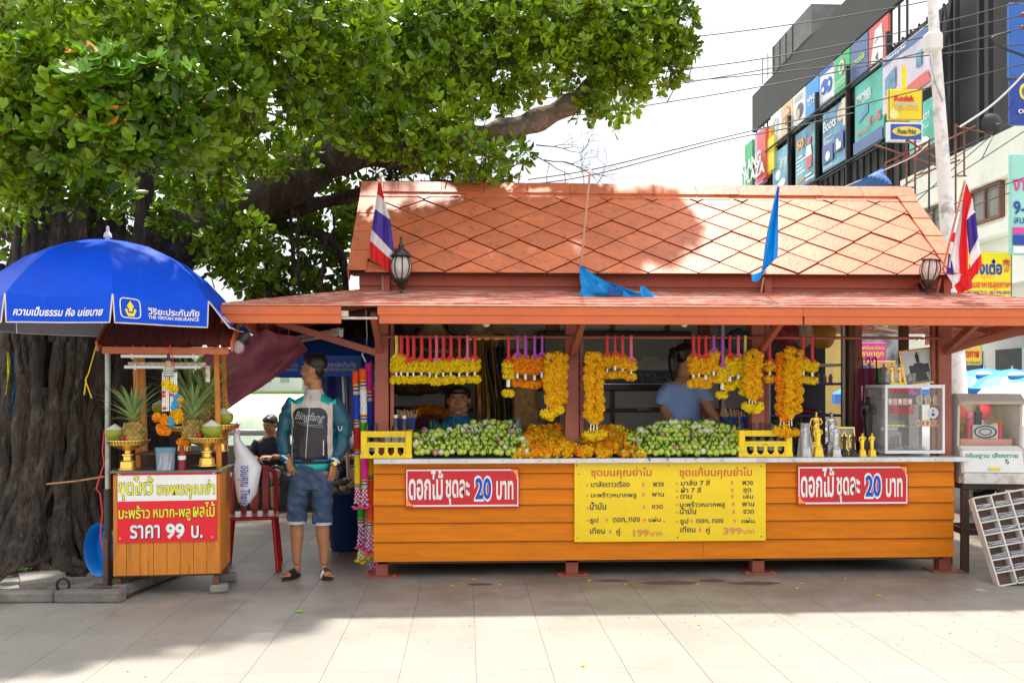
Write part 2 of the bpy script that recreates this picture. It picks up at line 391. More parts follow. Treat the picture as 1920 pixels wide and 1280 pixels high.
# posts, rail, braces
for i, x in enumerate(KX):
    w = .055
    b = MB(); b.bx(x-w, x+w, 7.47, 7.56, CT, 2.08, ch=.004); kb('post', b, RUST)
    xs = x+w+.012 if i < 3 else x-w-.04
    b = MB(); b.bx(xs, xs+.028, 7.5, 7.54, CT, 2.06); kb('post_batten', b, RUST)
    b = MB(); b.bx(x-w, x+w, YB-.09, YB, .12, 2.5); kb('post', b, RUST)
for x in (XX(1598, 7.9), XX(1688, 8.0)):
    b = MB(); b.bx(x-.03, x+.03, 7.9, 7.98, CT, 2.2, ch=.003); kb('inner_post', b, WOODB)
zr = ZZ(1100, 632, 7.44)
b = MB(); b.tube([(x0+.06, 7.44, zr), (x1-.08, 7.44, zr)], .012, 8); kb('hanging_rail', b, RUST, True)
def brace(p, q, nm='brace', w=.045, h=.06): b = MB(); b.beam(p, q, w, h, ch=.003); kb(nm, b, RUST)
brace((KX[0]-.01, 7.46, 1.80), (KX[0]-.01, 6.93, 2.03)); brace((KX[1]+.0, 7.46, 1.78), (KX[1]+.03, 6.93, 2.03))
brace((KX[2], 7.46, 1.78), (KX[2]+.02, 6.93, 2.03)); brace((KX[3], 7.46, 1.80), (KX[3], 6.93, 2.03))
brace((KX[3]+.03, 7.52, 1.80), (4.75, 7.5, 2.05)); brace((KX[3]+.03, 7.47, 1.82), (4.7, 6.95, 2.04))
brace((KX[0]-.04, 7.5, 1.78), (-1.5, 7.45, 2.02), w=.05, h=.055)
for px in (1058, 1432):      # little hook pipe beside the posts
    x = XX(px, 7.42); b = MB(); b.tube([(x-.03 if px > 1200 else x-.06, 7.43, 1.72), (x+.14, 7.43, 1.72)], .008, 6); kb('hook_bar', b, RUST, True)
# interior
GREYW = M('grey_interior_panel', (.42, .41, .40), .7, .1, 2, world=True)
b = MB(); b.bx(x0+.02, 3.12, YB-.06, YB-.02, .12, 2.5); kb('back_wall', b, GREYW)
for z in (.52, 1.0, 1.28, 2.0): b = MB(); b.bx(x0+.05, 3.1, YB-.085, YB-.062, z-.02, z+.02); kb('wall_batten', b, WOODB)
for x in (-.2, .35, .9, 1.45, 2.0, 2.55): b = MB(); b.bx(x-.02, x+.02, YB-.088, YB-.062, .14, 2.48); kb('wall_batten', b, WOODB)
b = MB(); b.bx(x0+.02, x0+.04, 7.9, YB, .9, 2.4); kb('side_wall', b, WOODB)
b = MB(); b.bx(x0+.03, 3.9, 7.47, YB-.03, .1, .115); kb('floor_deck', b, WOODB)
b = MB(); b.bx(x0+.05, 3.9, 7.9, YB-.1, 2.26, 2.275); kb('ceiling', b, SOFF)
for y in (7.6, 8.2, 8.8): b = MB(); b.bx(-1.65, 4.95, y-.03, y+.03, 2.20, 2.257 if y > 7.8 else 2.22); kb('ceiling_beam', b, RUST)
# awning: rusty profiled sheet all round, fascia in two lapped boards
AX0, AX1, AYF, AYB = -1.775, 5.0, 6.85, 9.95; WX0, WX1, WYF, WYB = -.80, 4.02, 7.47, 9.33; ZA, ZB2 = 2.095, 2.262
def sheet(poly, axis, lo_hi):
    """ribbed sheet patch in the plane given by 4 corners: outer pair then inner pair"""
    a, b_, c, d = [Vector(q) for q in poly]; mb = MB(); nr = 9
    nn = (b_-a).cross(d-a).normalized(); nn = nn if nn.z > 0 else -nn
    for j in range(nr):
        for (t0, t1, h0, h1) in ((j/nr, (j+.45)/nr, 0, 0), ((j+.45)/nr, (j+.55)/nr, 0, .022), ((j+.55)/nr, (j+.88)/nr, .022, .022), ((j+.88)/nr, (j+1)/nr, .022, 0)):
            q = [a.lerp(d, t0)+nn*h0, b_.lerp(c, t0)+nn*h0, b_.lerp(c, t1)+nn*h1, a.lerp(d, t1)+nn*h1]
            q2 = [v-nn*.004 for v in q]
            mb.add(q+q2, [(0, 1, 2, 3), (7, 6, 5, 4)])
    return mb
cF = [(AX0, AYF, ZA), (AX1, AYF, ZA), (WX1, WYF, ZB2), (WX0, WYF, ZB2)]
cL = [(AX0, AYB, ZA), (AX0, AYF, ZA), (WX0, WYF, ZB2), (WX0, WYB, ZB2)]
cR = [(AX1, AYF, ZA), (AX1, AYB, ZA), (WX1, WYB, ZB2), (WX1, WYF, ZB2)]
cB = [(AX1, AYB, ZA), (AX0, AYB, ZA), (WX0, WYB, ZB2), (WX1, WYB, ZB2)]
for nm, c_ in (('awning_sheet', cF), ('awning_sheet', cL), ('awning_sheet', cR), ('awning_sheet', cB)): kb(nm, sheet(c_, 0, 0), SHEET)
b = MB(); b.beam((AX0, AYF, ZA+.012), (WX0, WYF, ZB2+.02), .05, .012); kb('hip_flashing', b, SHEET)
b = MB(); b.beam((AX1, AYF, ZA+.012), (WX1, WYF, ZB2+.02), .05, .012); kb('hip_flashing', b, SHEET)
xg0, xg1 = XX(640, 6.85), XX(708, 6.85)
for (a, c) in ((AX0, xg0), (xg1, 2.5), (2.502, AX1+.0)):
    b = MB(); b.bx(a, c, AYF-.022, AYF, 2.03, 2.093, ch=.003); kb('fascia_board', b, FASC)
    b = MB(); b.bx(a+.012, c, AYF-.012, AYF+.01, 1.967, 2.035, ch=.003); kb('fascia_board', b, FASC)
b = MB(); b.bx(AX0+.01, AX1, AYF-.034, AYF-.0, 2.094, 2.104, ch=.003); kb('edge_flashing', b, M('sun_bleached_edge', (.6, .27, .17), .5, .2, 20, world=True))
for x, y0_, y1_ in ((AX0, AYF, AYB), (AX1, AYF, AYB)): b = MB(); b.bx(x-.01, x+.012, y0_+.012, y1_, 1.97, 2.09, ch=.003); kb('fascia_board', b, FASC)
CREAM = M('flaked_cream_paint', (.62, .55, .42), .7, .3, 22, world=True, dirt=((.25, .12, .07), .6, 30))
b = MB(); b.bx(xg0+.0, xg1, AYF+.01, AYF+.04, 2.0, 2.017); b.bx(xg0, xg0+.05, AYF+.0, AYF+.04, 2.02, 2.06); kb('exposed_rafter', b, CREAM)
for x in np.arange(-1.55, 4.95, .46):
    if x0-.1 < x < x1+.1: b = MB(); b.beam((x, AYF+.03, ZA-.05), (x, 7.5, ZB2-.05), .04, .05); kb('rafter', b, WOODB if x > 0 else RUST)
for y in (7.3, 8.0, 8.7):
    b = MB(); b.beam((AX0+.03, y, ZA-.05), (WX0, y, ZB2-.05), .04, .05); kb('rafter', b, RUST)
    b = MB(); b.beam((AX1-.03, y, ZA-.05), (WX1, y, ZB2-.05), .04, .05); kb('rafter', b, RUST)
# upper eave boards under the tiled roof
RX0, RX1, RY0, RY1, RZ0, RZ1 = -.925, 4.02, 7.30, 8.33, 2.396, 3.296
b = MB(); b.bx(-.85, 3.96, 7.435, 7.46, 2.31, 2.41); kb('eave_board', b, WALLRED)
b = MB(); b.bx(-.84, 3.95, 7.46, 7.48, 2.24, 2.318); kb('eave_board', b, WALLRED)
for s, x in ((-1, -.85), (1, 3.94)):
    b = MB(); b.prism([(7.46, 2.25), (9.2, 2.25), (9.2, 2.42), (8.33, 3.2), (7.46, 2.42)], x, x+.02)
    b.v = [(p[1], p[0], p[2]) for p in b.v]; kb('gable_wall', b, WALLRED)
for px in (724, 1098, 1440, 1776):
    x = XX(px, 7.4); b = MB(); b.bx(x-.03, x+.03, 7.395, 7.435, 2.245, 2.40, ch=.003); kb('flag_bracket', b, WALLRED)
b = MB(); b.bx(-.9, 3.99, 7.37, 7.46, 2.385, 2.395); kb('soffit_board', b, WALLRED)
# tiled roof
SL = math.hypot(RY1-RY0, RZ1-RZ0); us = Vector((0, (RY1-RY0)/SL, (RZ1-RZ0)/SL)); un = Vector((0, -us.z, us.y))
def rp(x, t, h=0): return Vector((x, RY0, RZ0))+us*t+un*h
def clip(poly, ax, val, keep_less):
    out = []; n = len(poly)
    for i in range(n):
        p, q = poly[i], poly[(i+1) % n]; ip = (p[ax] <= val) == keep_less or abs(p[ax]-val) < 1e-9; iq = (q[ax] <= val) == keep_less or abs(q[ax]-val) < 1e-9
        if ip: out.append(p)
        if ip != iq:
            t = (val-p[ax])/(q[ax]-p[ax]); out.append((p[0]+(q[0]-p[0])*t, p[1]+(q[1]-p[1])*t))
    return out
TW, TH = .400, .318
def rtile(poly, tc_, tlt=.014, name='roof_tile', rand=.003):
    if len(poly) < 3: return
    ar = abs(sum(poly[i][0]*poly[(i+1) % len(poly)][1]-poly[(i+1) % len(poly)][0]*poly[i][1] for i in range(len(poly))))/2
    if ar < .0003: return
    dz = random.uniform(-rand, rand); n = len(poly); hgt = lambda t: .012+dz-(t-tc_)/TH*tlt
    vv = [rp(x, t, hgt(t)) for x, t in poly]+[rp(x, t, hgt(t)-.007) for x, t in poly]
    b = MB(); b.add(vv, [tuple(range(n)), tuple(range(n, 2*n))[::-1]]+[(i, n+i, n+(i+1) % n, (i+1) % n) for i in range(n)]); kb(name, b, TILE)
VX0, VX1, TT = RX0+.135, RX1-.15, SL-.20
for r in range(0, 9):
    tcn_ = r*TH/2
    for i in range(-1, 14):
        xc = VX0+.02+i*TW+(TW/2 if r % 2 else 0); g = .0045
        poly = [(xc, tcn_-TH/2+g), (xc+TW/2-g, tcn_), (xc, tcn_+TH/2-g), (xc-TW/2+g, tcn_)]
        for ax, v, kl in ((0, VX0, False), (0, VX1, True), (1, 0.0, False), (1, TT, True)):
            if poly: poly = clip(poly, ax, v, kl)
        rtile(poly, tcn_)
# course under the ridge: long plain tiles
x = VX0
while x < VX1-.01:
    xe = min(x+.78, VX1); rtile([(x+.002, TT-.012), (xe-.002, TT-.012), (xe-.002, SL), (x+.002, SL)], TT, .004, 'top_course_tile'); x = xe
b = MB(); v_ = [rp(RX0+.02, .01, -.012), rp(RX1-.02, .01, -.012), rp(RX1-.02, SL, -.012), rp(RX0+.02, SL, -.012)]
b.add(v_+[v-un*.02 for v in v_], [(0, 1, 2, 3), (7, 6, 5, 4), (0, 4, 5, 1)]); kb('roof_deck', b, M('roof_underlay', (.06, .02, .015), .8))
v_ = [Vector((p.x, 2*RY1-p.y, p.z)) for p in v_]; b = MB(); b.add(v_+[v-Vector((0, 0, .02)) for v in v_], [(0, 3, 2, 1), (4, 5, 6, 7)]); kb('roof_back', b, TILE)
for t0 in np.arange(0, SL-.02, .283):         # verge tiles, folded over the gable edge
    t1 = min(t0+.281, SL)
    for (xa, xb, s) in ((RX0, RX0+.145, -1), (RX1-.155, RX1, 1)):
        b = MB(); hh = .03; q = [rp(xa, t0, hh), rp(xb, t0, hh), rp(xb, t1, hh-.006), rp(xa, t1, hh-.006)]
        b.add(q+[v-un*.010 for v in q], [(0, 1, 2, 3), (7, 6, 5, 4), (0, 4, 5, 1), (1, 5, 6, 2), (2, 6, 7, 3), (3, 7, 4, 0)])
        xo = xa if s < 0 else xb-.012
        q = [rp(xo, t0, hh-.012), rp(xo+.012, t0, hh-.012), rp(xo+.012, t1, hh-.016), rp(xo, t1, hh-.016)]
        b.add(q+[v-un*.09 for v in q], [(0, 1, 2, 3), (7, 6, 5, 4), (0, 4, 5, 1), (1, 5, 6, 2), (2, 6, 7, 3), (3, 7, 4, 0)]); kb('verge_tile', b, TILE)
x = RX0-.005; i = 0
while x < RX1:
    w = (.20, .13)[i] if i < 2 else .378; xe = min(x+w, RX1+.02); L_ = .14; up_ = .004 if i % 2 else 0
    b = MB(); z = RZ1+.028
    prof = [(RY1-.13, z-.105), (RY1-.02, z+.005), (RY1+.02, z+.005), (RY1+.13, z-.105), (RY1+.12, z-.118), (RY1, z-.012), (RY1-.12, z-.118)]
    b.prism(prof, x+.002, xe-.002); b.v = [(p[1], p[0], p[2]+(up_ if p[1] > (x+xe)/2 else 0)) for p in b.v]; kb('ridge_tile', b, TILE); x = xe; i += 1
# fluorescent fittings and a bulb under the right-hand awning
TUBE = M('white_tube', (.8, .8, .78), .3, .03)
for (p, q) in ((P(1640, 612, 8.2), P(1690, 622, 8.6)), (P(560, 640, 8.3), P(640, 625, 7.8))):
    t = thing('tube_light', 'unlit fluorescent tube fitting under the '+('street end' if p.x > 0 else 'tree end')+' of the kiosk awning', 'light', p)
    b = MB(); b.beam(p+Vector((0, 0, .03)), q+Vector((0, 0, .03)), .06, .035, ch=.004); b.build('housing', CREAM, t, False, True)
    b = MB(); b.tube([p, q], .014, 8); b.build('tube', TUBE, t, True, True)
    for e in (p, q): b = MB(); b.box(e, (.03, .03, .06)); b.build('socket', WHITE, t, False, True)
# pale bulbs peeping out below the fascia
for px in (912, 1283, 1660):
    c = P(px, 606, 7.1); t = thing('ceiling_bulb', {912: 'round bulb below the fascia above the boy in blue', 1283: 'round bulb below the fascia above the woman in pale blue', 1660: 'round bulb below the fascia above the furled umbrellas'}[px], 'light bulb', c)
    b = MB(); b.ell(c, .03, 12, 8); b.build('bulb', M('bulb_glass', (.7, .62, .42), .3), t, True, True); b = MB(); b.cyl(c+Vector((0, 0, .025)), c+Vector((0, 0, .07)), .015); b.build('socket', BLACK, t, True, True)
# ================================================================ kiosk signs
def sign_board(name, label, cat, pa, pb, Y, mat, th=.012):
    a, c = P(pa[0], pa[1], Y), P(pb[0], pb[1], Y)
    t = thing(name, label, cat, ((a.x+c.x)/2, Y, min(a.z, c.z)))
    b = MB(); b.bx(a.x, c.x, Y, Y+th, c.z, a.z, ch=.002); b.build('board', mat, t, False, True); return t
YS = 7.392
def fitpx(mb, st, x0_, y0_, x1_, y1_, Y, mi=0, off=.02, dy=0, shear=0):
    a, c = P(x0_, y0_, Y), P(x1_, y1_, Y); mb.fit(st, a.x, c.x, c.z, a.z, Y-dy, mi, off, shear)
def slab(mb, x0_, y0_, x1_, y1_, Y, mi=0, dy=0, th=.0012):
    a, c = P(x0_, y0_, Y), P(x1_, y1_, Y); mb.bx(a.x, c.x, Y-dy-th, Y-dy, c.z, a.z, mi)
SW = M('sign_white', (.86, .85, .83), .4, .03); SB = M('sign_blue', (.0, .06, .50), .4); SO = M('sign_gold_ornament', (.85, .42, .06), .4, .2, 60)
for (X0, Y0, X1, Y1, who) in ((760, 878, 974, 951, 'beside the furled garlands'), (1495, 873, 1703, 946, 'below the small gold statues')):
    t = sign_board('price_sign', 'dark red sign with white Thai lettering and a blue 20, '+who, 'sign', (X0, Y0), (X1, Y1), YS, RED)
    b = MB(); w = 1.6
    slab(b, X0+3, Y0+2, X1-16, Y0+3.8, YS, 0, .002); slab(b, X0+15, Y1-4.6, X1-3, Y1-2.8, YS, 0, .002)
    slab(b, X0+2, Y0+2, X0+3.8, Y1-16, YS, 0, .0025); slab(b, X1-4, Y0+16, X1-2.2, Y1-2, YS, 0, .0025); b.build('border', SW, t, False, True)
    b = MB()
    for (cx, cy, sx, sy) in ((X1-3, Y0+2, -1, 1), (X0+2, Y1-3, 1, -1)):
        pts = [(0, 0), (15, 0), (13, 2.5), (8, 3.5), (7, 6), (4, 8), (3.5, 13), (1, 20), (0, 15)]
        pl = [P(cx+sx*u, cy+sy*v, YS) for u, v in pts]; b.add([(p.x, YS-.003, p.z) for p in pl], [tuple(range(len(pl)))])
    b.build('corner_ornament', SO, t, False, True)
    b = MB(); dx = (X1-X0)/214
    fitpx(b, 'ดอกไม้', X0+7*dx, Y0+3, X0+70*dx, Y1-16, YS, 0, .024, .003); fitpx(b, 'ชุดละ', X0+76*dx, Y0+22, X0+120*dx, Y1-6, YS, 0, .024, .003)
    fitpx(b, 'บาท', X0+171*dx, Y0+24, X0+202*dx, Y1-16, YS, 0, .024, .003); fitpx(b, '20', X0+131*dx, Y0+17, X0+161*dx, Y1-15, YS, 0, .07, .003); b.build('lettering', SW, t, False, True)
    b = MB(); fitpx(b, '20', X0+132*dx, Y0+19, X0+160*dx, Y1-17, YS, 0, .03, .0045); b.build('lettering', SB, t, False, True)
t = sign_board('offering_price_list', 'yellow hand-painted price list with two columns of Thai text on the orange boards', 'sign', (1077, 868), (1436, 1013), YS, YEL)
INK = M('ink_navy', (.01, .012, .05), .5); PNK = M('faded_salmon_print', (.72, .27, .11), .5, .05); HD = M('faded_red_print', (.62, .12, .03), .5)
def L2(x, y): return 1060+x/4.8, 850+y/4.8
b = MB()
for st, xa, ya, xb, yb in (('ชุดบนคุณย่าโม', 232, 125, 775, 222), ('ชุดแก้บนคุณย่าโม', 1028, 122, 1678, 222)): fitpx(b, st, *L2(xa, ya), *L2(xb, yb), YS, 0, .014, .003)
b.build('heading', HD, t, False, True)
b = MB()
for st, xa, ya, xb, yb in (('มาลัยดาวเรือง', 232, 248, 578, 298), ('พวง', 790, 258, 885, 295), ('มะพร้าวหมากพลู', 232, 345, 638, 404), ('พาน', 780, 352, 886, 384), ('น้ำมัน', 222, 434, 366, 502),
    ('ขวด', 780, 460, 875, 494), ('ธูป', 224, 576, 295, 632), ('ดอก,', 428, 575, 552, 622), ('ทอง', 572, 572, 670, 612), ('แผ่น ,', 750, 568, 892, 616), ('เทียน', 224, 664, 355, 718), ('คู่', 460, 670, 492, 738),
    ('มาลัย 7 สี', 1042, 238, 1300, 284), ('พวง', 1592, 245, 1688, 282), ('ผ้า 7 สี', 1042, 300, 1222, 348), ('ชุด', 1602, 310, 1670, 360), ('ดาบ', 1036, 368, 1136, 405), ('เล่ม', 1602, 362, 1690, 402),
    ('มะพร้าวหมากพลู', 1032, 430, 1435, 490), ('พาน', 1592, 437, 1698, 472), ('น้ำมัน', 1032, 482, 1176, 542), ('ขวด', 1602, 502, 1696, 538), ('ธูป', 1036, 582, 1106, 640), ('ดอก,', 1178, 588, 1298, 628), ('ทอง', 1322, 586, 1420, 622), ('แผ่น,', 1590, 578, 1714, 626),
    ('เทียน', 1036, 654, 1168, 704), ('คู่', 1266, 656, 1298, 722)): b = MB(); fitpx(b, st, *L2(xa, ya), *L2(xb, yb), YS, 0, .012, .003); b.build('lettering', INK, t, False, True)
b = MB()
for st, xa, ya, xb, yb in (('1', 694, 262, 708, 292), ('1', 696, 354, 710, 384), ('1', 700, 464, 712, 494), ('9', 358, 584, 384, 614), ('9', 698, 582, 724, 612), ('1', 398, 686, 412, 716), ('199', 612, 684, 750, 740), ('บาท', 766, 704, 868, 738),
    ('1', 1492, 246, 1506, 276), ('1', 1494, 314, 1508, 344), ('1', 1496, 370, 1510, 398), ('1', 1504, 438, 1518, 468), ('1', 1508, 508, 1522, 540), ('9', 1124, 592, 1150, 622), ('9', 1510, 590, 1536, 622), ('1', 1206, 670, 1220, 700), ('399', 1424, 666, 1586, 722), ('บาท', 1602, 686, 1700, 720)):
    b = MB(); fitpx(b, st, *L2(xa, ya), *L2(xb, yb), YS, 0, .03 if '99' in st else .015, .003); b.build('numeral', PNK, t, False, True)
b = MB()
for (x, y) in ((197, 284), (198, 377), (200, 490), (203, 601), (1004, 267), (1004, 336), (1004, 392), (1004, 460), (1004, 528), (1004, 609)):
    p = P(*L2(x, y), YS); b.cyl((p.x, YS-.0005, p.z), (p.x, YS-.003, p.z), .0085, n=10)
b.build('bullet_dots', PNK, t, False, True)
b = MB()
for (x, y) in ((104, 108), (930, 106), (1760, 114), (122, 184), (110, 760), (1764, 744), (1010, 753)):
    p = P(*L2(x, y), YS); b.cyl((p.x, YS-.0005, p.z), (p.x, YS-.003, p.z), .005, n=8)
b.build('nail_heads', BLACK, t, False, True)
# ================================================================ the banyan tree
BARK = M('banyan_bark', (.045, .031, .022), .85, .55, 6, bump=1.0, bscale=30, stretch=(1, 1, .45), world=True, dirt=((.20, .17, .135), .38, 11))  # the pale patches are highlights painted into the bark colour
BARK2 = M('pale_limb_bark', (.16, .115, .085), .85, .35, 7, bump=.7, bscale=45, world=True, dirt=((.36, .33, .27), .5, 16))
LEAF = M('glossy_leaf', (.075, .20, .008), .32, .35, 1.3, isl=.5, sub=.36, world=True, col2=(.27, .42, .010))
LEAFF = M('fresh_leaf', (.13, .30, .014), .30, .3, 2, obj=.25, sub=.30, world=True)
tree = thing('banyan_tree', 'huge spreading banyan tree with a fluted trunk of fused roots behind the offering cart', 'tree', (-3.5, 8.4, 0))
rng = np.random.default_rng(3); TX, TY = XX(105, 8.5), 8.5
def wob(v, s=1): return noise.noise(Vector(v)*s)
b = MB(); n = 72; ringz = [-.05, .05, .18, .35, .6, .9, 1.25, 1.6, 2.0, 2.4, 2.8, 3.3]; vv = []
for i, z in enumerate(ringz):
    rb = .50+.42*math.exp(-z*2.6)-.14*max(0, z-1.9)
    for j in range(n):
        th = 2*math.pi*j/n
        r_ = rb*(1+.16*math.sin(7*th+z*.8)+.09*math.sin(13*th-z*1.3)+.05*math.sin(23*th+z*2)+.12*wob((math.cos(th)*2, math.sin(th)*2, z*1.3)))
        vv.append((TX+.04*z+r_*1.08*math.cos(th), TY+r_*.9*math.sin(th), z))
k_ = len(ringz); b.add(vv, [(i*n+j, i*n+(j+1) % n, (i+1)*n+(j+1) % n, (i+1)*n+j) for i in range(k_-1) for j in range(n)]); b.build('trunk', BARK, tree, 'all', True)
def trootpath(th, lean, rr, z1=2.2):
    pts = []; rad = []
    for i in range(22):
        u = i/21; z = z1*(1-u)-.02; base = .53+.55*math.exp(-z*2.4)
        a = th+lean*(1-u)*.5+.045*math.sin(u*7+th*5)+.03*math.sin(u*17+th*9)
        pts.append((TX+.04*z+base*1.1*math.cos(a), TY+base*.93*math.sin(a), z)); rad.append(rr*(.75+.45*u+.3*abs(math.sin(u*14+th*3)))*(1.25 if u > .9 else 1))
    return pts, rad
for i in range(46):     # fused roots running down the trunk, camera side and flanks
    th = R(-178+i*4.1)+random.uniform(-.04, .04); p, r_ = trootpath(th, random.uniform(-.35, .35), random.uniform(.022, .06), random.uniform(1.3, 2.6))
    b = MB(); b.tube(p, r_, 8); b.build('aerial_root', BARK, tree, 'all', True)
for i in range(26):     # toes spreading on the ground
    th = R(-185+i*8)+random.uniform(-.08, .08); L_ = random.uniform(.15, .42); pts = []; rad = []; r0 = random.uniform(.035, .085)
    for q in range(9):
        u = q/8; rr = .66+.35*u+L_*u; a = th+.25*math.sin(u*4+i)
        pts.append((TX+rr*1.1*math.cos(a), TY+rr*.93*math.sin(a), .34*(1-u)**2+.03)); rad.append(r0*(1-.5*u)*(1+.3*math.sin(q*2.3+i)))
    b = MB(); b.tube(pts, rad, 8); b.build('surface_root', BARK, tree, 'all', True)
def pxpath(pts):   # (px, py, Y, radius m)
    out = [P(a, c, y) for a, c, y, r_ in pts]; rad = [q[3] for q in pts]; P2 = []; R2 = []
    for i in range(len(out)-1):
        p0, p1, p2, p3 = out[max(i-1, 0)], out[i], out[i+1], out[min(i+2, len(out)-1)]
        for t in np.linspace(0, 1, 6)[:-1]:
            P2.append(.5*((2*p1)+(p2-p0)*t+(2*p0-5*p1+4*p2-p3)*t*t+(3*p1-p0-3*p2+p3)*t**3)); R2.append(rad[i]*(1-t)+rad[i+1]*t)
    P2.append(out[-1]); R2.append(rad[-1])
    return P2, R2
def limb(pts, name='limb', mat=BARK, n=12, par=None):
    P2, R2 = pxpath(pts); b = MB()
    R2 = [r_*(1+.13*math.sin(i*1.3)) for i, r_ in enumerate(R2)]
    b.tube(P2, R2, n); b.build(name, mat, par or tree, 'all', True)
limb([(60, 660, 8.5, .30), (150, 540, 8.6, .28), (300, 470, 8.7, .25), (430, 410, 8.7, .21), (540, 345, 8.7, .20), (640, 290, 8.6, .17), (740, 285, 8.6, .14), (830, 275, 8.6, .12)])
limb([(800, 262, 8.62, .11), (870, 262, 8.6, .115), (930, 250, 8.6, .11), (1000, 228, 8.6, .105), (1060, 200, 8.6, .095), (1105, 165, 8.6, .08), (1140, 120, 8.6, .06), (1180, 60, 8.7, .04)], mat=BARK2)
limb([(560, 340, 8.7, .17), (650, 240, 8.8, .14), (780, 190, 8.8, .11), (870, 160, 8.7, .09), (960, 100, 8.6, .07), (1080, 70, 8.5, .05)])
limb([(268, 600, 8.4, .085), (268, 470, 8.3, .08), (270, 360, 8.3, .075), (272, 250, 8.3, .07), (260, 120, 8.3, .05)])
limb([(-120, 380, 8.6, .2), (0, 400, 8.6, .17), (70, 460, 8.6, .19), (120, 560, 8.5, .26)])
limb([(150, 640, 8.6, .20), (140, 480, 8.8, .15), (130, 380, 8.8, .12), (100, 250, 8.9, .09), (60, 100, 9, .06)])
limb([(200, 640, 8.9, .16), (210, 480, 9.1, .12), (225, 330, 9.2, .1), (300, 150, 9.3, .06)])
limb([(420, 440, 8.9, .09), (540, 395, 9.0, .08), (640, 372, 9.1, .06), (720, 352, 9.1, .05), (830, 345, 9.1, .035), (950, 352, 9.0, .025), (1040, 372, 8.9, .012)])
limb([(520, 420, 9.1, .06), (560, 430, 9.1, .05), (600, 440, 9.1, .05), (640, 480, 9.1, .04), (650, 560, 9.1, .03)])
limb([(360, 600, 9.2, .045), (355, 480, 9.2, .04), (370, 360, 9.2, .035), (365, 280, 9.2, .03)])
for (px, pt, pb, r_) in ((62, 380, 640, .028), (75, 350, 640, .025), (100, 340, 640, .035), (120, 350, 640, .03), (35, 420, 700, .03), (300, 380, 560, .015), (315, 380, 600, .012), (255, 640, 830, .022), (238, 640, 780, .018), (560, 400, 560, .014), (585, 420, 545, .012), (610, 440, 560, .018), (548, 380, 520, .02), (625, 400, 500, .012), (500, 430, 600, .016), (470, 450, 620, .012)):
    q = random.uniform(7.7, 8.1) if px < 130 else random.uniform(8.6, 9.2)
    limb([(px, pt, q, r_), (px+random.uniform(-6, 6), (pt*2+pb)/3, q, r_), (px+random.uniform(-8, 8), (pt+pb*2)/3, q-.05, r_), (px+random.uniform(-8, 8), pb, q, r_*.9)], 'aerial_root', n=7)
limb([(310, 480, 9.1, .16), (292, 640, 9.0, .22), (276, 820, 8.9, .27), (262, 960, 8.9, .33), (255, 1060, 8.9, .42)])
limb([(345, 560, 9.3, .10), (335, 740, 9.3, .13), (330, 900, 9.2, .16), (326, 1010, 9.2, .22)])
# dark heavy mass of old root behind the man, under the awning
limb([(470, 560, 9.6, .25), (560, 610, 9.6, .34), (640, 640, 9.6, .30), (700, 640, 9.7, .24)], 'limb')
limb([(430, 690, 9.4, .10), (520, 660, 9.5, .13), (600, 650, 9.5, .17), (700, 610, 9.6, .15)], 'limb')
# bare twigs hanging out of the crown
twg = MB()
def twig(p, d, L_, r_, dep):
    pts = [p]; q = Vector(p); dd = Vector(d).normalized()
    for i in range(5):
        dd = (dd+Vector((random.uniform(-.3, .3), random.uniform(-.2, .2), random.uniform(-.28, .28)))).normalized(); q = q+dd*L_/5; pts.append(q.copy())
        if dep and i > 0 and random.random() < .75: twig(q, dd+Vector((random.uniform(-1, 1), random.uniform(-.5, .5), random.uniform(-1, 1))), L_*.55, r_*.6, dep-1)
    twg.tube(pts, [r_*(1-.12*i) for i in range(6)], 4)
for px, py in ((1005, 272), (1020, 300), (1000, 290)): twig(P(px, py, 8.6), (1, 0, -.25), .42, .006, 3)
twig(P(1095, 345, 9.3), (.2, 0, 1), .3, .004, 3); twig(P(1120, 345, 9.3), (.6, 0, .6), .25, .004, 2); twig(P(1290, 20, 8.4), (1, 0, -.2), .3, .004, 2)
tag(twg.build('bare_twigs', BARK, tree, world=True), kind='stuff')
# leaves ----------------------------------------------------------
def leaf_mesh(L_=.1, w=.05):
    prof = [(0, .04), (.16, .42), (.42, .86), (.68, 1.0), (.88, .72), (1.0, .08)]; v = []; f = []
    for t, q in prof:
        y = t*L_; z = -.16*L_*(t-.4)**2
        v += [(-w/2*q, y, z+.13*w*q), (0, y, z), (w/2*q, y, z+.13*w*q)]
    for i in range(5): a = i*3; f += [(a, a+1, a+4, a+3), (a+1, a+2, a+5, a+4)]
    return np.array(v), f
LV, LF = leaf_mesh(); LFa = np.array(LF)
def frames(nrm, spin):
    nrm = nrm/np.linalg.norm(nrm, axis=1, keepdims=True); ref = np.tile(np.array([0, 0, 1.]), (len(nrm), 1)); ref[np.abs(nrm[:, 2]) > .95] = (0, 1, 0)
    a = np.cross(ref, nrm); a /= np.linalg.norm(a, axis=1, keepdims=True); c = np.cross(nrm, a)
    x = a*np.cos(spin)[:, None]+c*np.sin(spin)[:, None]; y = np.cross(nrm, x)
    return np.stack([x, y, nrm], axis=2)
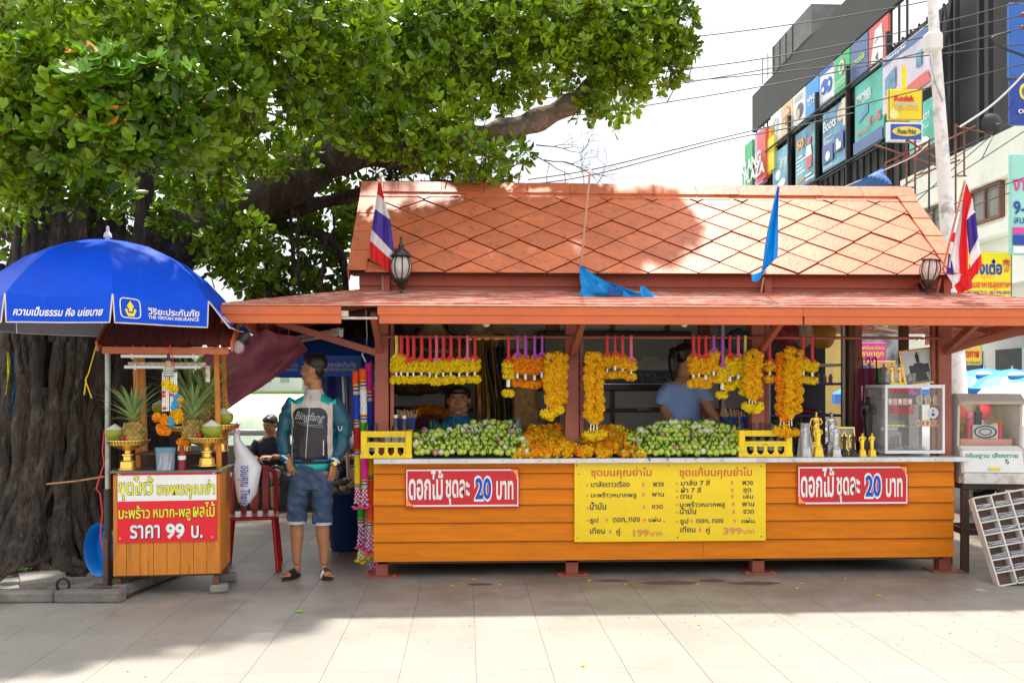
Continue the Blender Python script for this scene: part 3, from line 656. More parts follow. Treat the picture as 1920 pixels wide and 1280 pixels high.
def rosettes(cen, nrm, size, nl=7):
    """whorls of leaves at the tip of each twig"""
    N = len(cen); base = frames(nrm, rng.uniform(0, 6.28, N)); allv = []
    for q in range(nl):
        az = 2*math.pi*q*.382*1.0+rng.uniform(-.4, .4, N)+q*.4; el = rng.uniform(-.15, .75, N)-.1+.08*q
        ca, sa_, ce, se = np.cos(az), np.sin(az), np.cos(el), np.sin(el)
        dy = np.stack([ca*ce, sa_*ce, se], 1); dx = np.stack([-sa_, ca, 0*ca], 1); dz = np.cross(dx, dy)
        roll = rng.normal(0, .35, N); dx2 = dx*np.cos(roll)[:, None]+dz*np.sin(roll)[:, None]; dz2 = np.cross(dx2, dy)
        Fm = np.stack([dx2, dy, dz2], 2); sc = size*rng.uniform(.55, 1.2, N)
        loc = np.einsum('nij,kj->nki', Fm, LV)*sc[:, None, None]+dy[:, None, :]*.012
        allv.append(np.einsum('nij,nkj->nki', base, loc)+cen[:, None, :])
    return np.concatenate(allv).reshape(-1, 3)
def mesh_from(v, nleaf, mat, name):
    fc = (LFa[None]+(np.arange(nleaf)*len(LV))[:, None, None]).reshape(-1, 4)
    me = bpy.data.meshes.new(name); me.vertices.add(len(v)); me.vertices.foreach_set('co', v.ravel().astype(np.float32))
    me.loops.add(fc.size); me.loops.foreach_set('vertex_index', fc.ravel().astype(np.int32)); me.polygons.add(len(fc))
    me.polygons.foreach_set('loop_start', np.arange(0, fc.size, 4, dtype=np.int32)); me.polygons.foreach_set('loop_total', np.full(len(fc), 4, np.int32))
    me.polygons.foreach_set('use_smooth', np.ones(len(fc), bool)); me.materials.append(mat); me.update(); me.validate(); return me
# branch masses: px, py, Y, radius in px, number of whorls
blobs = []
def B(px, py, Y, r_, n_, fl=.75): blobs.append((px, py, Y, r_, n_, fl))
for a in ((-30, 60, 7.0, 110, 90), (60, 20, 6.9, 120, 100), (180, 60, 6.7, 120, 120), (300, 40, 6.8, 120, 110), (420, 60, 7.0, 120, 110), (520, 20, 7.1, 110, 90), (640, 30, 7.4, 100, 90), (90, 150, 6.5, 95, 90),
          (200, 180, 6.3, 100, 105), (300, 190, 6.4, 95, 100), (50, 240, 6.6, 80, 75), (140, 265, 6.4, 75, 65), (240, 265, 6.3, 70, 60), (330, 255, 6.5, 75, 60), (20, 330, 6.9, 60, 34), (420, 170, 6.8, 80, 75), (-40, 180, 6.8, 80, 60), (400, 260, 6.9, 60, 40),
          (540, 110, 7.2, 90, 80), (640, 120, 7.5, 90, 85), (480, 260, 7.3, 60, 36), (520, 310, 7.6, 34, 12), (580, 200, 7.4, 60, 40), (650, 220, 7.6, 70, 55), (420, 380, 8.0, 45, 24), (470, 430, 8.0, 34, 14)): B(*a)
for a in ((730, 60, 8.1, 90, 95), (820, 40, 8.2, 90, 100), (900, 60, 8.3, 90, 95), (980, 40, 8.3, 90, 105), (1060, 30, 8.4, 85, 105), (1140, 50, 8.3, 80, 105), (1210, 70, 8.4, 70, 95), (1250, 30, 8.5, 60, 60), (1240, 130, 8.4, 48, 55),
          (1290, 90, 8.4, 20, 14), (1160, 120, 8.3, 60, 65), (1090, 100, 8.3, 60, 65), (1130, 160, 8.4, 40, 30), (1190, 155, 8.3, 40, 32), (1010, 100, 8.2, 60, 60), (930, 130, 8.2, 60, 55), (840, 120, 8.1, 75, 80), (760, 150, 8.0, 75, 80),
          (1230, -20, 8.6, 70, 60), (1130, -30, 8.6, 90, 80), (1000, -40, 8.6, 90, 70), (860, -40, 8.5, 90, 70), (1120, 205, 8.4, 16, 7), (1095, 195, 8.4, 14, 5), (960, 170, 8.2, 30, 14), (1010, 165, 8.2, 22, 9), (900, 190, 8.2, 40, 24),
          (700, 240, 7.9, 60, 60), (760, 260, 7.9, 65, 65), (840, 270, 7.9, 60, 55), (900, 300, 8.2, 50, 38), (960, 290, 8.5, 36, 20), (700, 320, 8.9, 50, 30), (780, 325, 8.9, 55, 40), (860, 330, 9.0, 50, 40), (930, 335, 9.0, 30, 16), (820, 210, 8.0, 60, 45)): B(*a)
for a in ((420, 480, 8.6, 50, 40), (480, 500, 8.8, 55, 40), (380, 440, 8.9, 60, 40), (540, 480, 9.1, 60, 40), (600, 520, 9.3, 45, 30), (610, 400, 9.4, 60, 40), (640, 470, 9.4, 40, 26), (340, 300, 8.8, 70, 36), (430, 320, 9.0, 60, 36), (500, 360, 9.3, 60, 34), (330, 400, 9.2, 70, 40),
          (180, 350, 9.3, 80, 40), (80, 360, 9.3, 80, 40), (0, 420, 9.5, 70, 36), (210, 430, 9.6, 60, 26), (600, 300, 9.2, 50, 26), (680, 400, 9.6, 50, 30), (290, 460, 9.5, 60, 30), (120, 430, 9.6, 70, 30), (540, 535, 9.6, 60, 34)): B(*a)
for a in ((-20, 370, 7.6, 60, 30), (60, 330, 7.2, 60, 44), (130, 345, 7.3, 55, 40), (200, 340, 7.4, 60, 40), (0, 260, 7.0, 80, 60), (110, 200, 6.9, 90, 70), (40, 400, 8.0, 50, 20), (350, 350, 7.7, 45, 26), (390, 330, 7.7, 55, 34), (430, 290, 7.5, 50, 34), (560, 280, 7.8, 40, 20)): B(*a)
for a in ((320, 415, 8.2, 40, 24), (405, 455, 8.2, 42, 28), (445, 515, 8.3, 38, 24), (40, 425, 8.4, 40, 14), (190, 405, 8.4, 36, 12)): B(*a)
for i in range(46): B(random.uniform(-80, 1180), random.uniform(-60, 190), random.uniform(9.3, 10.8), 110, 85, .9)   # far side of the crown
for i in range(14): B(random.uniform(-80, 620), random.uniform(190, 420), random.uniform(9.8, 11.2), 85, 30, .9)
for i in range(44): B(random.uniform(-100, 860), random.uniform(-420, -60), random.uniform(10.5, 15.0), 130, 60, .7)   # unseen crown added to shade the walkway behind
cen = []; nrm = []; siz = []
for px, py, Y, r_, n_, fl in blobs:
    c = np.array(P(px, py, Y)); rad = r_*Y/FPX; d = rng.normal(0, 1, (n_*1, 3)); d /= np.linalg.norm(d, axis=1, keepdims=True)
    rr = rad*rng.uniform(.45, 1.03, (len(d), 1))**.6; sc = np.array([1, .85, fl+.15])
    p = c+d*rr*sc; nn = d*.55+np.array([0, -.22, .62])+rng.normal(0, .3, d.shape)
    cen.append(p); nrm.append(nn); siz.append(np.full(len(d), 1.0 if Y < 7.7 else .92 if Y < 9.2 else 1.15))
cen = np.concatenate(cen); nrm = np.concatenate(nrm); siz = np.concatenate(siz)
crown = rosettes(cen, nrm, siz*.98, 8)
ncr = len(cen)*8
me = mesh_from(crown, ncr, LEAF, 'foliage'); o = linkmesh('foliage', me, tree); o.matrix_parent_inverse = Matrix(); o.location = -Vector(tree.location); tag(o, kind='stuff')
nb_ = len(cen); off = np.array([[.011, 0, -.004], [-.006, .010, -.004], [-.006, -.010, -.004], [0, 0, .016]]); bvv = (cen[:, None, :]+off[None]-np.array([0, .006, 0])).reshape(-1, 3)
tb = MB(); tb.v = [tuple(v) for v in bvv]; tb.f = [tuple(i*4+k_ for k_ in f) for i in range(nb_) for f in ((0, 1, 3), (1, 2, 3), (2, 0, 3))]; tb.m = [0]*len(tb.f); tag(tb.build('leaf_buds', M('leaf_bud', (.55, .32, .05), .5), tree, world=True), kind='stuff')
# twigs that carry the whorls
tw = MB(); pick = rng.choice(len(cen), 900, False)
for i in pick:
    p = Vector(cen[i]); nn = Vector(nrm[i]).normalized(); q = p-nn*.18+Vector((0, .05, -.05)); tw.tube([p, p-nn*.07, q], [.003, .004, .006], 4, cap=False)
tag(tw.build('twigs', BARK, tree, world=True), kind='stuff')
# the 300 leaves that show largest, each its own
big = MB(); big.add([tuple(x) for x in LV], LF); lm = big.build('leaf', LEAFF, None, 'all', me_only=True)
lm2 = lm.copy(); lm2.materials.clear(); lm2.materials.append(M('yellowed_leaf', (.75, .30, .015), .5, .3, 3, sub=.3))
near = [i for i in np.argsort(cen[:, 1]-.6*nrm[:, 2]) if cen[i, 1] < 7.2 and cen[i, 2] < 5.0][:44]; cnt = 0
for i in near:
    c = Vector(cen[i])+Vector((0, -.05, .01)); base = Matrix(frames(nrm[i:i+1]+np.array([[0, -.6, .2]]), rng.uniform(0, 6, 1))[0].tolist())
    for q in range(7):
        if cnt >= 300: break
        az = 2.4*q+random.uniform(-.2, .2); el = random.uniform(.05, .5); dy = Vector((math.cos(az)*math.cos(el), math.sin(az)*math.cos(el), math.sin(el))); dx = Vector((-math.sin(az), math.cos(az), 0)); dz = dx.cross(dy)
        Mx = base @ Matrix((dx, dy, dz)).transposed(); s_ = random.uniform(.85, 1.2)
        linkmesh('leaf', lm2 if random.random() < .015 else lm, tree, c-Vector(tree.location), Mx.to_euler(), s_); cnt += 1
# ================================================================ stone slabs, kerb beams and rubbish round the tree
STONE = M('worn_grey_stone', (.20, .185, .165), .85, .3, 4, bump=.5, bscale=40, world=True, dirt=((.36, .27, .17), .4, 8))
SOIL = M('dark_leafy_soil', (.055, .038, .025), .95, .5, 9, bump=.8, bscale=50, world=True)
pit = thing('tree_pit', 'bare dark soil bed with low stone kerb round the banyan roots', 'tree bed', (-3.8, 7.6, 0))
b = MB(); ga, gb_, gc = G(-60, 1122), G(240, 1122), G(410, 1062); gd = G(330, 1010)
b.prism([(-7, 0), (-1, 0)], 0, 1) if False else None
poly = [(-6.5, ga.y), (gb_.x, gb_.y), (gc.x-.15, gc.y), (-2.9, 9.5), (-6.5, 9.6)]
b.add([(x, y, .012) for x, y in poly]+[(x, y, .0) for x, y in poly], [(0, 1, 2, 3, 4)]+[(i, 5+i, 5+(i+1) % 5, (i+1) % 5) for i in range(5)]); b.build('soil', SOIL, pit, False, True)
def kerb(p, q, w=.10, h=.075): b = MB(); b.beam(Vector((p.x, p.y, h/2)), Vector((q.x, q.y, h/2)), w, h, ch=.012); b.build('kerb_stone', STONE, pit, False, True)
kerb(G(-70, 1128), G(105, 1127)); kerb(G(107, 1127), G(232, 1127), .11, .08); kerb(G(222, 1118), G(320, 1080), .11, .085); kerb(G(322, 1079), G(380, 1058), .11, .08)
slabs = [((30, 1075), (120, 1070), (125, 1098), (0, 1106), .05), ((35, 1092), (110, 1085), (135, 1106), (40, 1114), .07), ((110, 1092), (205, 1090), (195, 1110), (90, 1112), .04), ((-40, 1080), (20, 1078), (40, 1112), (-60, 1112), .03), ((80, 1070), (125, 1068), (115, 1082), (75, 1086), .055), ((5, 1068), (45, 1066), (35, 1076), (0, 1080), .035), ((165, 1082), (210, 1080), (205, 1092), (160, 1095), .03)]
for a in slabs:
    ps = [G(*q) for q in a[:4]]; h = a[4]; b = MB(); b.add([(p.x, p.y, h+random.uniform(0, .012)) for p in ps]+[(p.x, p.y, .0) for p in ps], [(0, 1, 2, 3)]+[(i, 4+i, 4+(i+1) % 4, (i+1) % 4) for i in range(4)])
    t_ = b.build('paving_slab', STONE, pit, False, True)
lit = MB()
for i in range(260):
    p = G(random.uniform(-30, 250), random.uniform(1072, 1120)); s_ = random.uniform(.01, .03); a = random.uniform(0, 6.3); u = Vector((math.cos(a), math.sin(a), random.uniform(-.2, .3)))*s_; w = Vector((-math.sin(a), math.cos(a), random.uniform(-.2, .2)))*s_*.5; p.z = .02+random.uniform(0, .05)*(p.y > 7.3)
    lit.add([p-u, p+w, p+u, p-w], [(0, 1, 2, 3)])
tag(lit.build('leaf_litter', M('dead_leaves', (.16, .085, .03), .9, .6, 20, isl=.6), world=True), 'brown dead leaves scattered over the soil at the banyan roots', 'leaf litter', kind='stuff')
def weed(c, nm, lab):
    t = thing(nm, lab, 'plant', c); b = MB()
    for i in range(22):
        a = random.uniform(0, 6.3); r_ = random.uniform(.01, .05); z = random.uniform(.02, .07); s_ = random.uniform(.008, .016); q = Vector((r_*math.cos(a), r_*math.sin(a), z)); b.ell(q, (s_, s_, .003), 6, 3)
        b.tube([(0, 0, 0), q*.6+Vector((0, 0, .01)), q], .0013, 3)
    b.build('leaves', M('weed_leaf', (.22, .48, .02), .5, .2, 9, sub=.3), t)
weed(G(216, 1103), 'weed', 'small bright green weed in the corner of the stone kerb'); weed(G(50, 1088)+Vector((0, 0, .03)), 'weed', 'tiny weed among the slabs at the foot of the banyan')
b = MB(); b.tube([P(88, 907, 7.6), P(140, 902, 7.55), P(196, 893, 7.2)], .008, 6); tag(b.build('bamboo_stick', M('bamboo', (.42, .22, .08), .6, .2, 9), None, True), 'thin bamboo stick lying across from the trunk to the parasol pole', 'stick')
# blue basin leaning at the trunk
t = thing('plastic_basin', 'bright blue plastic basin leaning on its side against the parasol pole', 'basin', P(186, 1030, 7.35)); t.rotation_euler = (R(0), R(0), R(-18))
b = MB(); pr = [(0, .08), (.15, .085), (.185, 0), (.21, -.015), (.212, -.008), (.19, .008), (.16, .092), (0, .094)]
b.lathe(pr, 28); b.v = [(p[0]*.62, p[2], p[1]*.98) for p in b.v]; b.build('bowl', M('blue_plastic', (.0, .19, .62), .35, .05), t, True)
# garlands and cloth strips tied round the trunk at the far edge
for i, (px, c_, nm) in enumerate(((8, (.8, .62, .02), 'yellow'), (22, (.0, .10, .22), 'teal'), (30, (.45, .08, .05), 'red'))):
    t_ = MB(); t_.grid(lambda u, v: P(px+u*9+3*math.sin(v*5), 660+v*130, 8.0)+Vector((0, .02*math.sin(u*6+v*4), 0)), 4, 10)
    tag(t_.build('tied_cloth', M('cloth_'+nm, c_, .8, .2, 20), None, True), nm+' offering cloth hanging at the outer side of the banyan trunk', 'cloth strip')
# ================================================================ street side: buildings, signs, pole, wires, car
DARK = M('dark_cladding', (.055, .050, .052), .7, .2, .5, world=True); DARK2 = M('dark_steel', (.03, .028, .03), .6, .2)
XM = 14.0
def fy(px): r_ = (px-960)/FPX; return XM/((SA+r_*CA)/(CA-r_*SA))      # where the facade plane x = XM is met
def fz(px, py, x=None): y = fy(px); return H-(py-HZ)*(XM*SA+y*CA)/FPX
mall = thing('shopping_mall', 'dark clad shopping centre with corrugated top panels and a long row of billboards', 'building', (XM+6, 34, 0))
Yn, Yf = 19.0, fy(1420); topz = fz(1460, 140)
b = MB(); b.bx(XM, XM+12, Yn, Yf, -.1, fz(1560, 180)); b.build('body', DARK, mall, False, True)
cl = MB(); y = Yn; zc0 = fz(1690, 26)
botz = fz(1460, 216); tz = fz(1600, 30)
for j, y in enumerate(np.arange(fy(1705), Yf, .55)):    # upright ribs of the cladding
    b = MB(); cl.bx(XM-.07, XM-.02, y, y+.09, 5, topz-.1)
tag(cl.build('cladding_ribs', DARK2, mall, False, True), kind='stuff')
b = MB(); b.bx(XM-.25, XM-.08, fy(1720), Yf, botz+.05, topz); b.build('upper_screen', M('brown_grey_screen', (.075, .068, .066), .7, .12, .6, world=True), mall, False, True)
b = MB(); b.bx(XM-.3, XM+3, fy(1535), fy(1460), topz, topz+1.2); b.build('roof_screen', M('pale_louvre_screen', (.16, .155, .15), .6, .2, 2, world=True), mall, False, True)
for y in np.arange(fy(1500), fy(1432), .8):
    b = MB(); b.bx(XM-.33, XM-.3, y, y+.05, topz, topz+1.15); b.build('screen_post', DARK2, mall, False, True)
def bill(name, label, x0p, x1p, t0, t1, b0, b1, base, deco, depth=.09, xo=0.0):
    xo *= .2
    """billboard on the facade between two photo columns; the plane is vertical, its height taken at its middle"""
    ya, yb = fy(x0p), fy(x1p); za = (fz(x0p, b0)+fz(x1p, b1))/2; zb = (fz(x0p, t0)+fz(x1p, t1))/2; xf = XM-.3-xo
    t = thing(name, label, 'billboard', (xf, (ya+yb)/2, za), group='advertising boards on the dark mall')
    m = MB(); m.bx(xf, xf+depth, yb, ya, za, zb, ch=.02); m.build('panel', base, t, False, True)
    def Q(u, v): return (xf-.012, ya+(yb-ya)*u, za+(zb-za)*v)     # u from far edge, v upwards
    for di, (nm, mt, items) in enumerate(deco):
        g = MB()
        for ii, it in enumerate(items):
            n0 = len(g.v)
            if it[0] == 't':
                _, st, u0, u1, v0, v1, off = it; vv, ff = text_data(st, off); ax, bx_ = min(q[0] for q in vv), max(q[0] for q in vv); az, bz = min(q[1] for q in vv), max(q[1] for q in vv)
                g.add([(Q(u0+(u1-u0)*(a-ax)/(bx_-ax), v0+(v1-v0)*(c-az)/(bz-az))[0]-.012, *Q(u0+(u1-u0)*(a-ax)/(bx_-ax), v0+(v1-v0)*(c-az)/(bz-az))[1:]) for a, c in vv], ff)
            elif it[0] == 'p': g.add([Q(*q) for q in it[1]], [tuple(range(len(it[1])))])
            elif it[0] == 'e':
                _, u, v, ru, rv = it; g.add([Q(u+ru*math.cos(a), v+rv*math.sin(a)) for a in np.linspace(0, 2*math.pi, 21)[:-1]], [tuple(range(20))])
            off_ = .014*di+.003*ii
            g.v[n0:] = [(p[0]-off_, p[1], p[2]) for p in g.v[n0:]]
        g.build(nm, mt, t, False, True)
    return t
def pm(n, c): return M('print_'+n, c, .4, .05)
Wt = pm('white', (.85, .85, .86)); Bl = pm('sky_blue', (.05, .33, .78)); Rb = pm('royal', (.02, .10, .55)); Gn = pm('green', (.05, .50, .16)); Pe = pm('peach', (.85, .55, .32)); Dg = pm('dark_grey', (.1, .1, .12)); Pk = pm('pink', (.75, .35, .6)); Rd = pm('soft_red', (.75, .12, .1)); Tq = pm('turquoise', (.03, .5, .5)); Sl = pm('slate', (.10, .15, .36)); Sk = pm('skin', (.75, .5, .38)); Or = pm('orange', (.9, .4, .03)); Ye = pm('yellow', (.9, .75, .05)); Or2 = pm('faint_brown', (.5, .25, .1)); Lg = pm('light_grey', (.55, .55, .57))
row1 = [(1457, 1478, 'white board with a grey arch logo', Wt, [('emblem', Lg, [('p', [(.25, .3), (.4, .3), (.45, .7), (.55, .75), (.4, .85), (.2, .6)]), ('p', [(.55, .3), (.7, .3), (.8, .7), (.6, .8), (.62, .5)]), ('t', 'KLANG', .15, .85, .1, .2, .01)])]),
        (1478, 1500, 'peach board with a round brown letter emblem', Pe, [('emblem', Or2, [('e', .5, .6, .36, .28)]), ('disc', Pe, [('e', .5, .6, .30, .22)]), ('emblem', Or2, [('p', [(.2, .52), (.8, .58), (.8, .63), (.2, .57)]), ('p', [(.44, .35), (.56, .36), (.56, .6), (.44, .6)])])]),
        (1500, 1524, 'white board with a black haired face', Wt, [('portrait', Dg, [('e', .6, .42, .3, .22)]), ('face', Sk, [('e', .5, .36, .13, .15)]), ('lettering', Lg, [('p', [(.15, .75), (.85, .75), (.85, .8), (.15, .8)]), ('p', [(.15, .84), (.85, .84), (.85, .88), (.15, .88)])])]),
        (1525, 1550, 'light blue board reading vivo', Bl, [('lettering', Wt, [('t', 'vivo', .12, .8, .42, .62, .03), ('t', 'Smart Phone', .2, .72, .34, .39, .01)])]),
        (1551, 1579, 'white board with a round blue logo', Wt, [('emblem', Rb, [('e', .36, .52, .27, .2), ('e', .72, .48, .2, .2), ('p', [(.5, .28), (.86, .34), (.9, .6), (.7, .4)]), ('p', [(0, .88), (1, .88), (1, 1), (0, 1)]), ('t', 'TOP FASHION', .08, .92, .04, .12, .02)]), ('spots', Wt, [('e', .28, .46, .1, .07), ('e', .74, .5, .08, .07)])]),
        (1580, 1609, 'green bank board with a leaf emblem', Gn, [('ring', Rd, [('e', .5, .66, .22, .2)]), ('disc', Wt, [('e', .5, .66, .19, .17)]), ('leaf_mark', Gn, [('p', [(.48, .55), (.5, .78), (.38, .7)]), ('p', [(.52, .55), (.54, .78), (.64, .7)])]), ('lettering', Wt, [('t', 'ธนาคารกสิกรไทย', .1, .92, .28, .37, .01), ('t', 'KASIKORNBANK', .1, .92, .2, .25, .01)])]),
        (1610, 1644, 'slate blue board reading i-mobile', Sl, [('lettering', pm('lime', (.5, .75, .1)), [('t', 'i-mobile', .12, .86, .42, .6, .02)])]),
        (1645, 1683, 'white and soft red board with a drawing', Rd, [('drawing', Wt, [('p', [(.1, 0), (.75, 0), (.78, .4), (.7, .9), (.35, .85), (.2, .4)])]), ('strokes', Dg, [('p', [(.32, .55), (.6, .62), (.6, .64), (.32, .57)]), ('p', [(.38, .2), (.52, .3), (.5, .1)]), ('p', [(.3, .8), (.62, .9), (.5, .86)])])])]
for i, (a, c, lab, base, deco) in enumerate(row1):
    tf = lambda x: 218-.865*(x-1459); bf = lambda x: 278.7-.758*(x-1457)
    bill('billboard', lab+(' near the faded rainbow panels' if i == 0 else ' in the upper row on the dark mall'), a, c-1, tf(a), tf(c), bf(a), bf(c), base, deco)
GL = M('gradient_blue_print', (.10, .25, .75), .4, .7, .9, world=True, col2=(.25, .6, .75)); GL2 = M('pink_violet_print', (.62, .55, .72), .4, .2, 1.1, world=True, col2=(.85, .7, .8)); GG = M('green_gradient_print', (.06, .45, .30), .4, .3, .8, world=True, col2=(.12, .6, .55))
def lines(n, u0, u1, v0, v1): return [('p', [(u0, v0+(v1-v0)*i/n), (u1-(.13*(i % 3)), v0+(v1-v0)*i/n), (u1-(.13*(i % 3)), v0+(v1-v0)*(i+.45)/n), (u0, v0+(v1-v0)*(i+.45)/n)]) for i in range(n)]
bill('billboard', 'pale blue film poster with small figures in the lower row', 1464, 1496, 288, 268, 385, 360, GL, [('figures', Wt, [('e', .35, .5, .16, .1), ('e', .6, .3, .2, .08), ('t', '3ภาค', .5, .9, .6, .8, .03)]), ('patch', Gn, [('p', [(.3, .05), (.9, .08), (.85, .2), (.4, .18)])])], xo=.35)
bill('billboard', 'blue sale poster with a 50 and a red figure in the lower row', 1508, 1548, 252, 226, 358, 335, GL, [('lettering', Wt, lines(5, .08, .5, .25, .6)+lines(2, .5, .95, .05, .2)), ('numerals', Or, [('t', '50', .1, .45, .68, .85, .05), ('t', 'Sony', .1, .5, .06, .18, .03)]), ('red_figure', Rd, [('e', .7, .72, .1, .07), ('p', [(.58, .25), (.82, .25), (.84, .45), (.56, .45)])]), ('white_body', Wt, [('p', [(.55, .45), (.86, .45), (.8, .64), (.6, .64)])])], xo=.35)
bill('billboard', 'blue beauty poster with a blonde woman, lower row', 1560, 1606, 220, 178, 325, 298, GL, [('lettering', Wt, [('t', 'Boots', .06, .6, .66, .84, .02)]+lines(4, .08, .42, .45, .58)+lines(2, .05, .6, .03, .09)), ('face', Sk, [('e', .8, .8, .15, .13)]), ('hair', pm('blond', (.8, .7, .5)), [('p', [(.92, .55), (1, .55), (1, 1), (.85, 1)])]), ('boxes', Sl, [('p', [(.05, .12), (.5, .12), (.5, .42), (.05, .42)]), ('p', [(.55, .2), (.93, .2), (.93, .5), (.55, .5)])]), ('bottles', Wt, [('e', .3, .22, .1, .08), ('p', [(.66, .22), (.76, .22), (.76, .4), (.66, .4)]), ('e', .8, .28, .07, .06)])], xo=.35)
bill('billboard', 'tall green member card poster in the lower row', 1622, 1678, 163, 122, 290, 262, GG, [('lettering', Wt, [('t', 'MEMBER', .1, .6, .74, .83, .03), ('t', 'CARD', .3, .6, .68, .74, .03)]+lines(4, .1, .8, .05, .16)), ('card', GL, [('p', [(.15, .42), (.5, .5), (.5, .64), (.15, .56)])]), ('numerals', Rd, [('t', '1-5', .55, .95, .28, .42, .03), ('t', 'ปลาเก๋า', .1, .5, .22, .32, .02)]), ('base_band', Sl, [('p', [(0, 0), (1, 0), (1, .17), (0, .17)])])], xo=.35)
bill('billboard', 'pale pink poster with clothes pictures beside the utility pole', 1702, 1805, 108, 40, 210, 165, GL2, [('heading_band', Sl, [('p', [(0, .84), (1, .84), (1, .97), (0, .97)])]), ('lettering', Wt, [('t', 'lifestyle', .05, .5, .87, .95, .02)]), ('blocks', GL, [('p', [(.08, .3), (.3, .35), (.3, .7), (.08, .6)]), ('p', [(.7, .4), (.8, .4), (.8, .66), (.7, .66)])]), ('patch', Rd, [('p', [(.45, .02), (.98, .05), (.9, .25), (.5, .2)])])], xo=2.6)
bill('billboard', 'green poster with white script behind the utility pole', 1755, 1808, 210, 175, 300, 270, GG, [('lettering', Wt, [('t', 'ผ่าลายตา', .1, .8, .6, .8, .02)]+lines(2, .15, .75, .45, .55)+[('e', .5, .15, .3, .14)])], xo=2.6)
for (pa, pb, ya_, yb_) in ((1457, 1684, 281, 110), (1464, 1684, 384, 268)):       # cat-walks under the boards
    ya, yb = fy(pa), fy(pb); za = (fz(pa, ya_)+fz(pb, yb_))/2
    for dx in (-.35, -.55): b = MB(); b.bx(XM+dx-.03, XM+dx+.03, yb, ya, za-.1, za-.04); b.build('catwalk_rail', DARK2, mall, False, True)
for px in (1499, 1552, 1612, 1690, 1812, 1822, 1868, 1886): y = fy(px); b = MB(); b.bx(XM-.5, XM-.36, y-.05, y+.05, 4, 13); b.build('mullion', DARK2, mall, False, True)
for i in range(7):   # open lattice above the near boards
    y0_ = fy(1706+i*16); y1_ = fy(1706+(i+1)*16); zt = 12.2
    b = MB(); b.beam((XM-.5, y0_, 10.8), (XM-.5, y1_, 12.4), .05, .05); b.beam((XM-.5, y1_, 10.8), (XM-.5, y0_, 12.4), .05, .05); b.beam((XM-.5, y0_, 10.8), (XM-.5, y1_, 10.8), .05, .05); b.build('lattice_bay', DARK2, mall, False, True)
# coloured fins and mall name
fins = [(1418, Gn, 310, 350), (1424, Gn, 268, 350), (1431, Bl, 290, 348), (1436, Rb, 275, 345), (1443, Pk, 246, 346), (1449, Rd, 246, 338), (1455, Or, 246, 330), (1461, Ye, 260, 322)]
sgn = thing('mall_name_sign', 'rainbow upright panels with white KLANG PLAZA lettering at the far mall corner', 'sign', (XM-1, fy(1440), 6))
for px, mt, t0, t1 in fins:
    y = fy(px); dx_ = .06*(px % 5); b = MB(); b.bx(XM-.42-dx_*.5, XM-.3, y-.62, y+.60, fz(px, t1), fz(px, t0)); b.build('coloured_panel', mt, sgn, False, True)
g = MB(); ya, yb = fy(1415), fy(1461)
for st, z0_, z1_, u0, u1 in (('KLANG', fz(1438, 316), fz(1438, 292), 0, .85), ('PLAZA', fz(1438, 338), fz(1438, 316), .15, 1)):
    vv, ff = text_data(st, .04); ax, bx_ = min(q[0] for q in vv), max(q[0] for q in vv); az, bz = min(q[1] for q in vv), max(q[1] for q in vv)
    for d in (-.68, -.66): g.add([(XM+d, ya+(yb-ya)*(u0+(u1-u0)*(a-ax)/(bx_-ax)), z0_+(z1_-z0_)*(c-az)/(bz-az)) for a, c in vv], ff)
g.build('lettering', Wt, sgn, False, True)
# ---- cream shophouse row
XS = 12.0
def sy(px): r_ = (px-960)/FPX; return XS/((SA+r_*CA)/(CA-r_*SA))
def sz(px, py): y = sy(px); return H-(py-HZ)*(XS*SA+y*CA)/FPX
CRM = M('cream_render', (.84, .80, .71), .8, .08, 1.2, world=True, dirt=((.35, .31, .26), .25, 1.5)); BRW = M('brown_frame', (.16, .08, .06), .6); CURT = M('greyed_window', (.20, .19, .17), .35, .3, 6, world=True)
sh = thing('shophouse', 'cream concrete shophouse row with brown framed windows across the street', 'building', (XS+4, 20, 0))
Y0s, Y1s = 12.6, sy(1688); zt = (sz(1915, 225)+sz(1810, 285))/2
b = MB(); b.bx(XS+.25, XS+9, Y0s, Y1s, -.12, zt-.1); b.build('wall', CRM, sh, False, True)
b = MB(); b.bx(XS, XS+.27, Y0s, Y1s, zt-1.0, zt); b.build('parapet', CRM, sh, False, True)
ledge = (sz(1898, 420)+sz(1835, 442))/2
b = MB(); b.bx(XS-.5, XS+.25, Y0s, Y1s, ledge-.25, ledge); b.build('ledge', CRM, sh, False, True)
b = MB(); b.bx(XS-.1, XS+.25, Y0s, Y1s, ledge-1.3, ledge-.252); b.build('ledge', CRM, sh, False, True)
ws = sz(1862, 402); wt_ = min(sz(1862, 330), zt-1.08)
y = 13.4
while y < Y1s-1.6:
    b = MB(); b.bx(XS+.18, XS+.24, y, y+1.15, ws, min(wt_, zt-1.08)); w = b.build('window', CURT, sh, False, True)
    for (a, c, d, e) in ((y-.06, y, ws-.05, wt_+.05), (y+1.15, y+1.21, ws-.05, wt_+.05), (y+.55, y+.61, ws, wt_), (y, y+1.15, ws-.06, ws), (y, y+1.15, wt_, wt_+.06)):
        b = MB(); b.bx(XS+.12, XS+.26, a, c, d, e); b.build('frame', BRW, w, False, True)
    b = MB(); b.bx(XS+.0, XS+.27, y+1.45, y+1.85, ws-.5, zt-1.0); b.build('pier', CRM, sh, False, True); y += 2.45
for y in np.arange(12.9, Y1s-2, 2.9):      # ground floor shop fronts
    b = MB(); b.bx(XS+.2, XS+.245, y, y+2.3, -.1, 2.4); s_ = b.build('shop_front', M('dark_shop_interior', (.05, .05, .045), .5, .6, 1.5, world=True), sh, False, True)
    b = MB(); b.bx(XS+.15, XS+.26, y+1.1, y+1.18, -.1, 2.4); b.build('door_post', STEEL, s_, False, True)
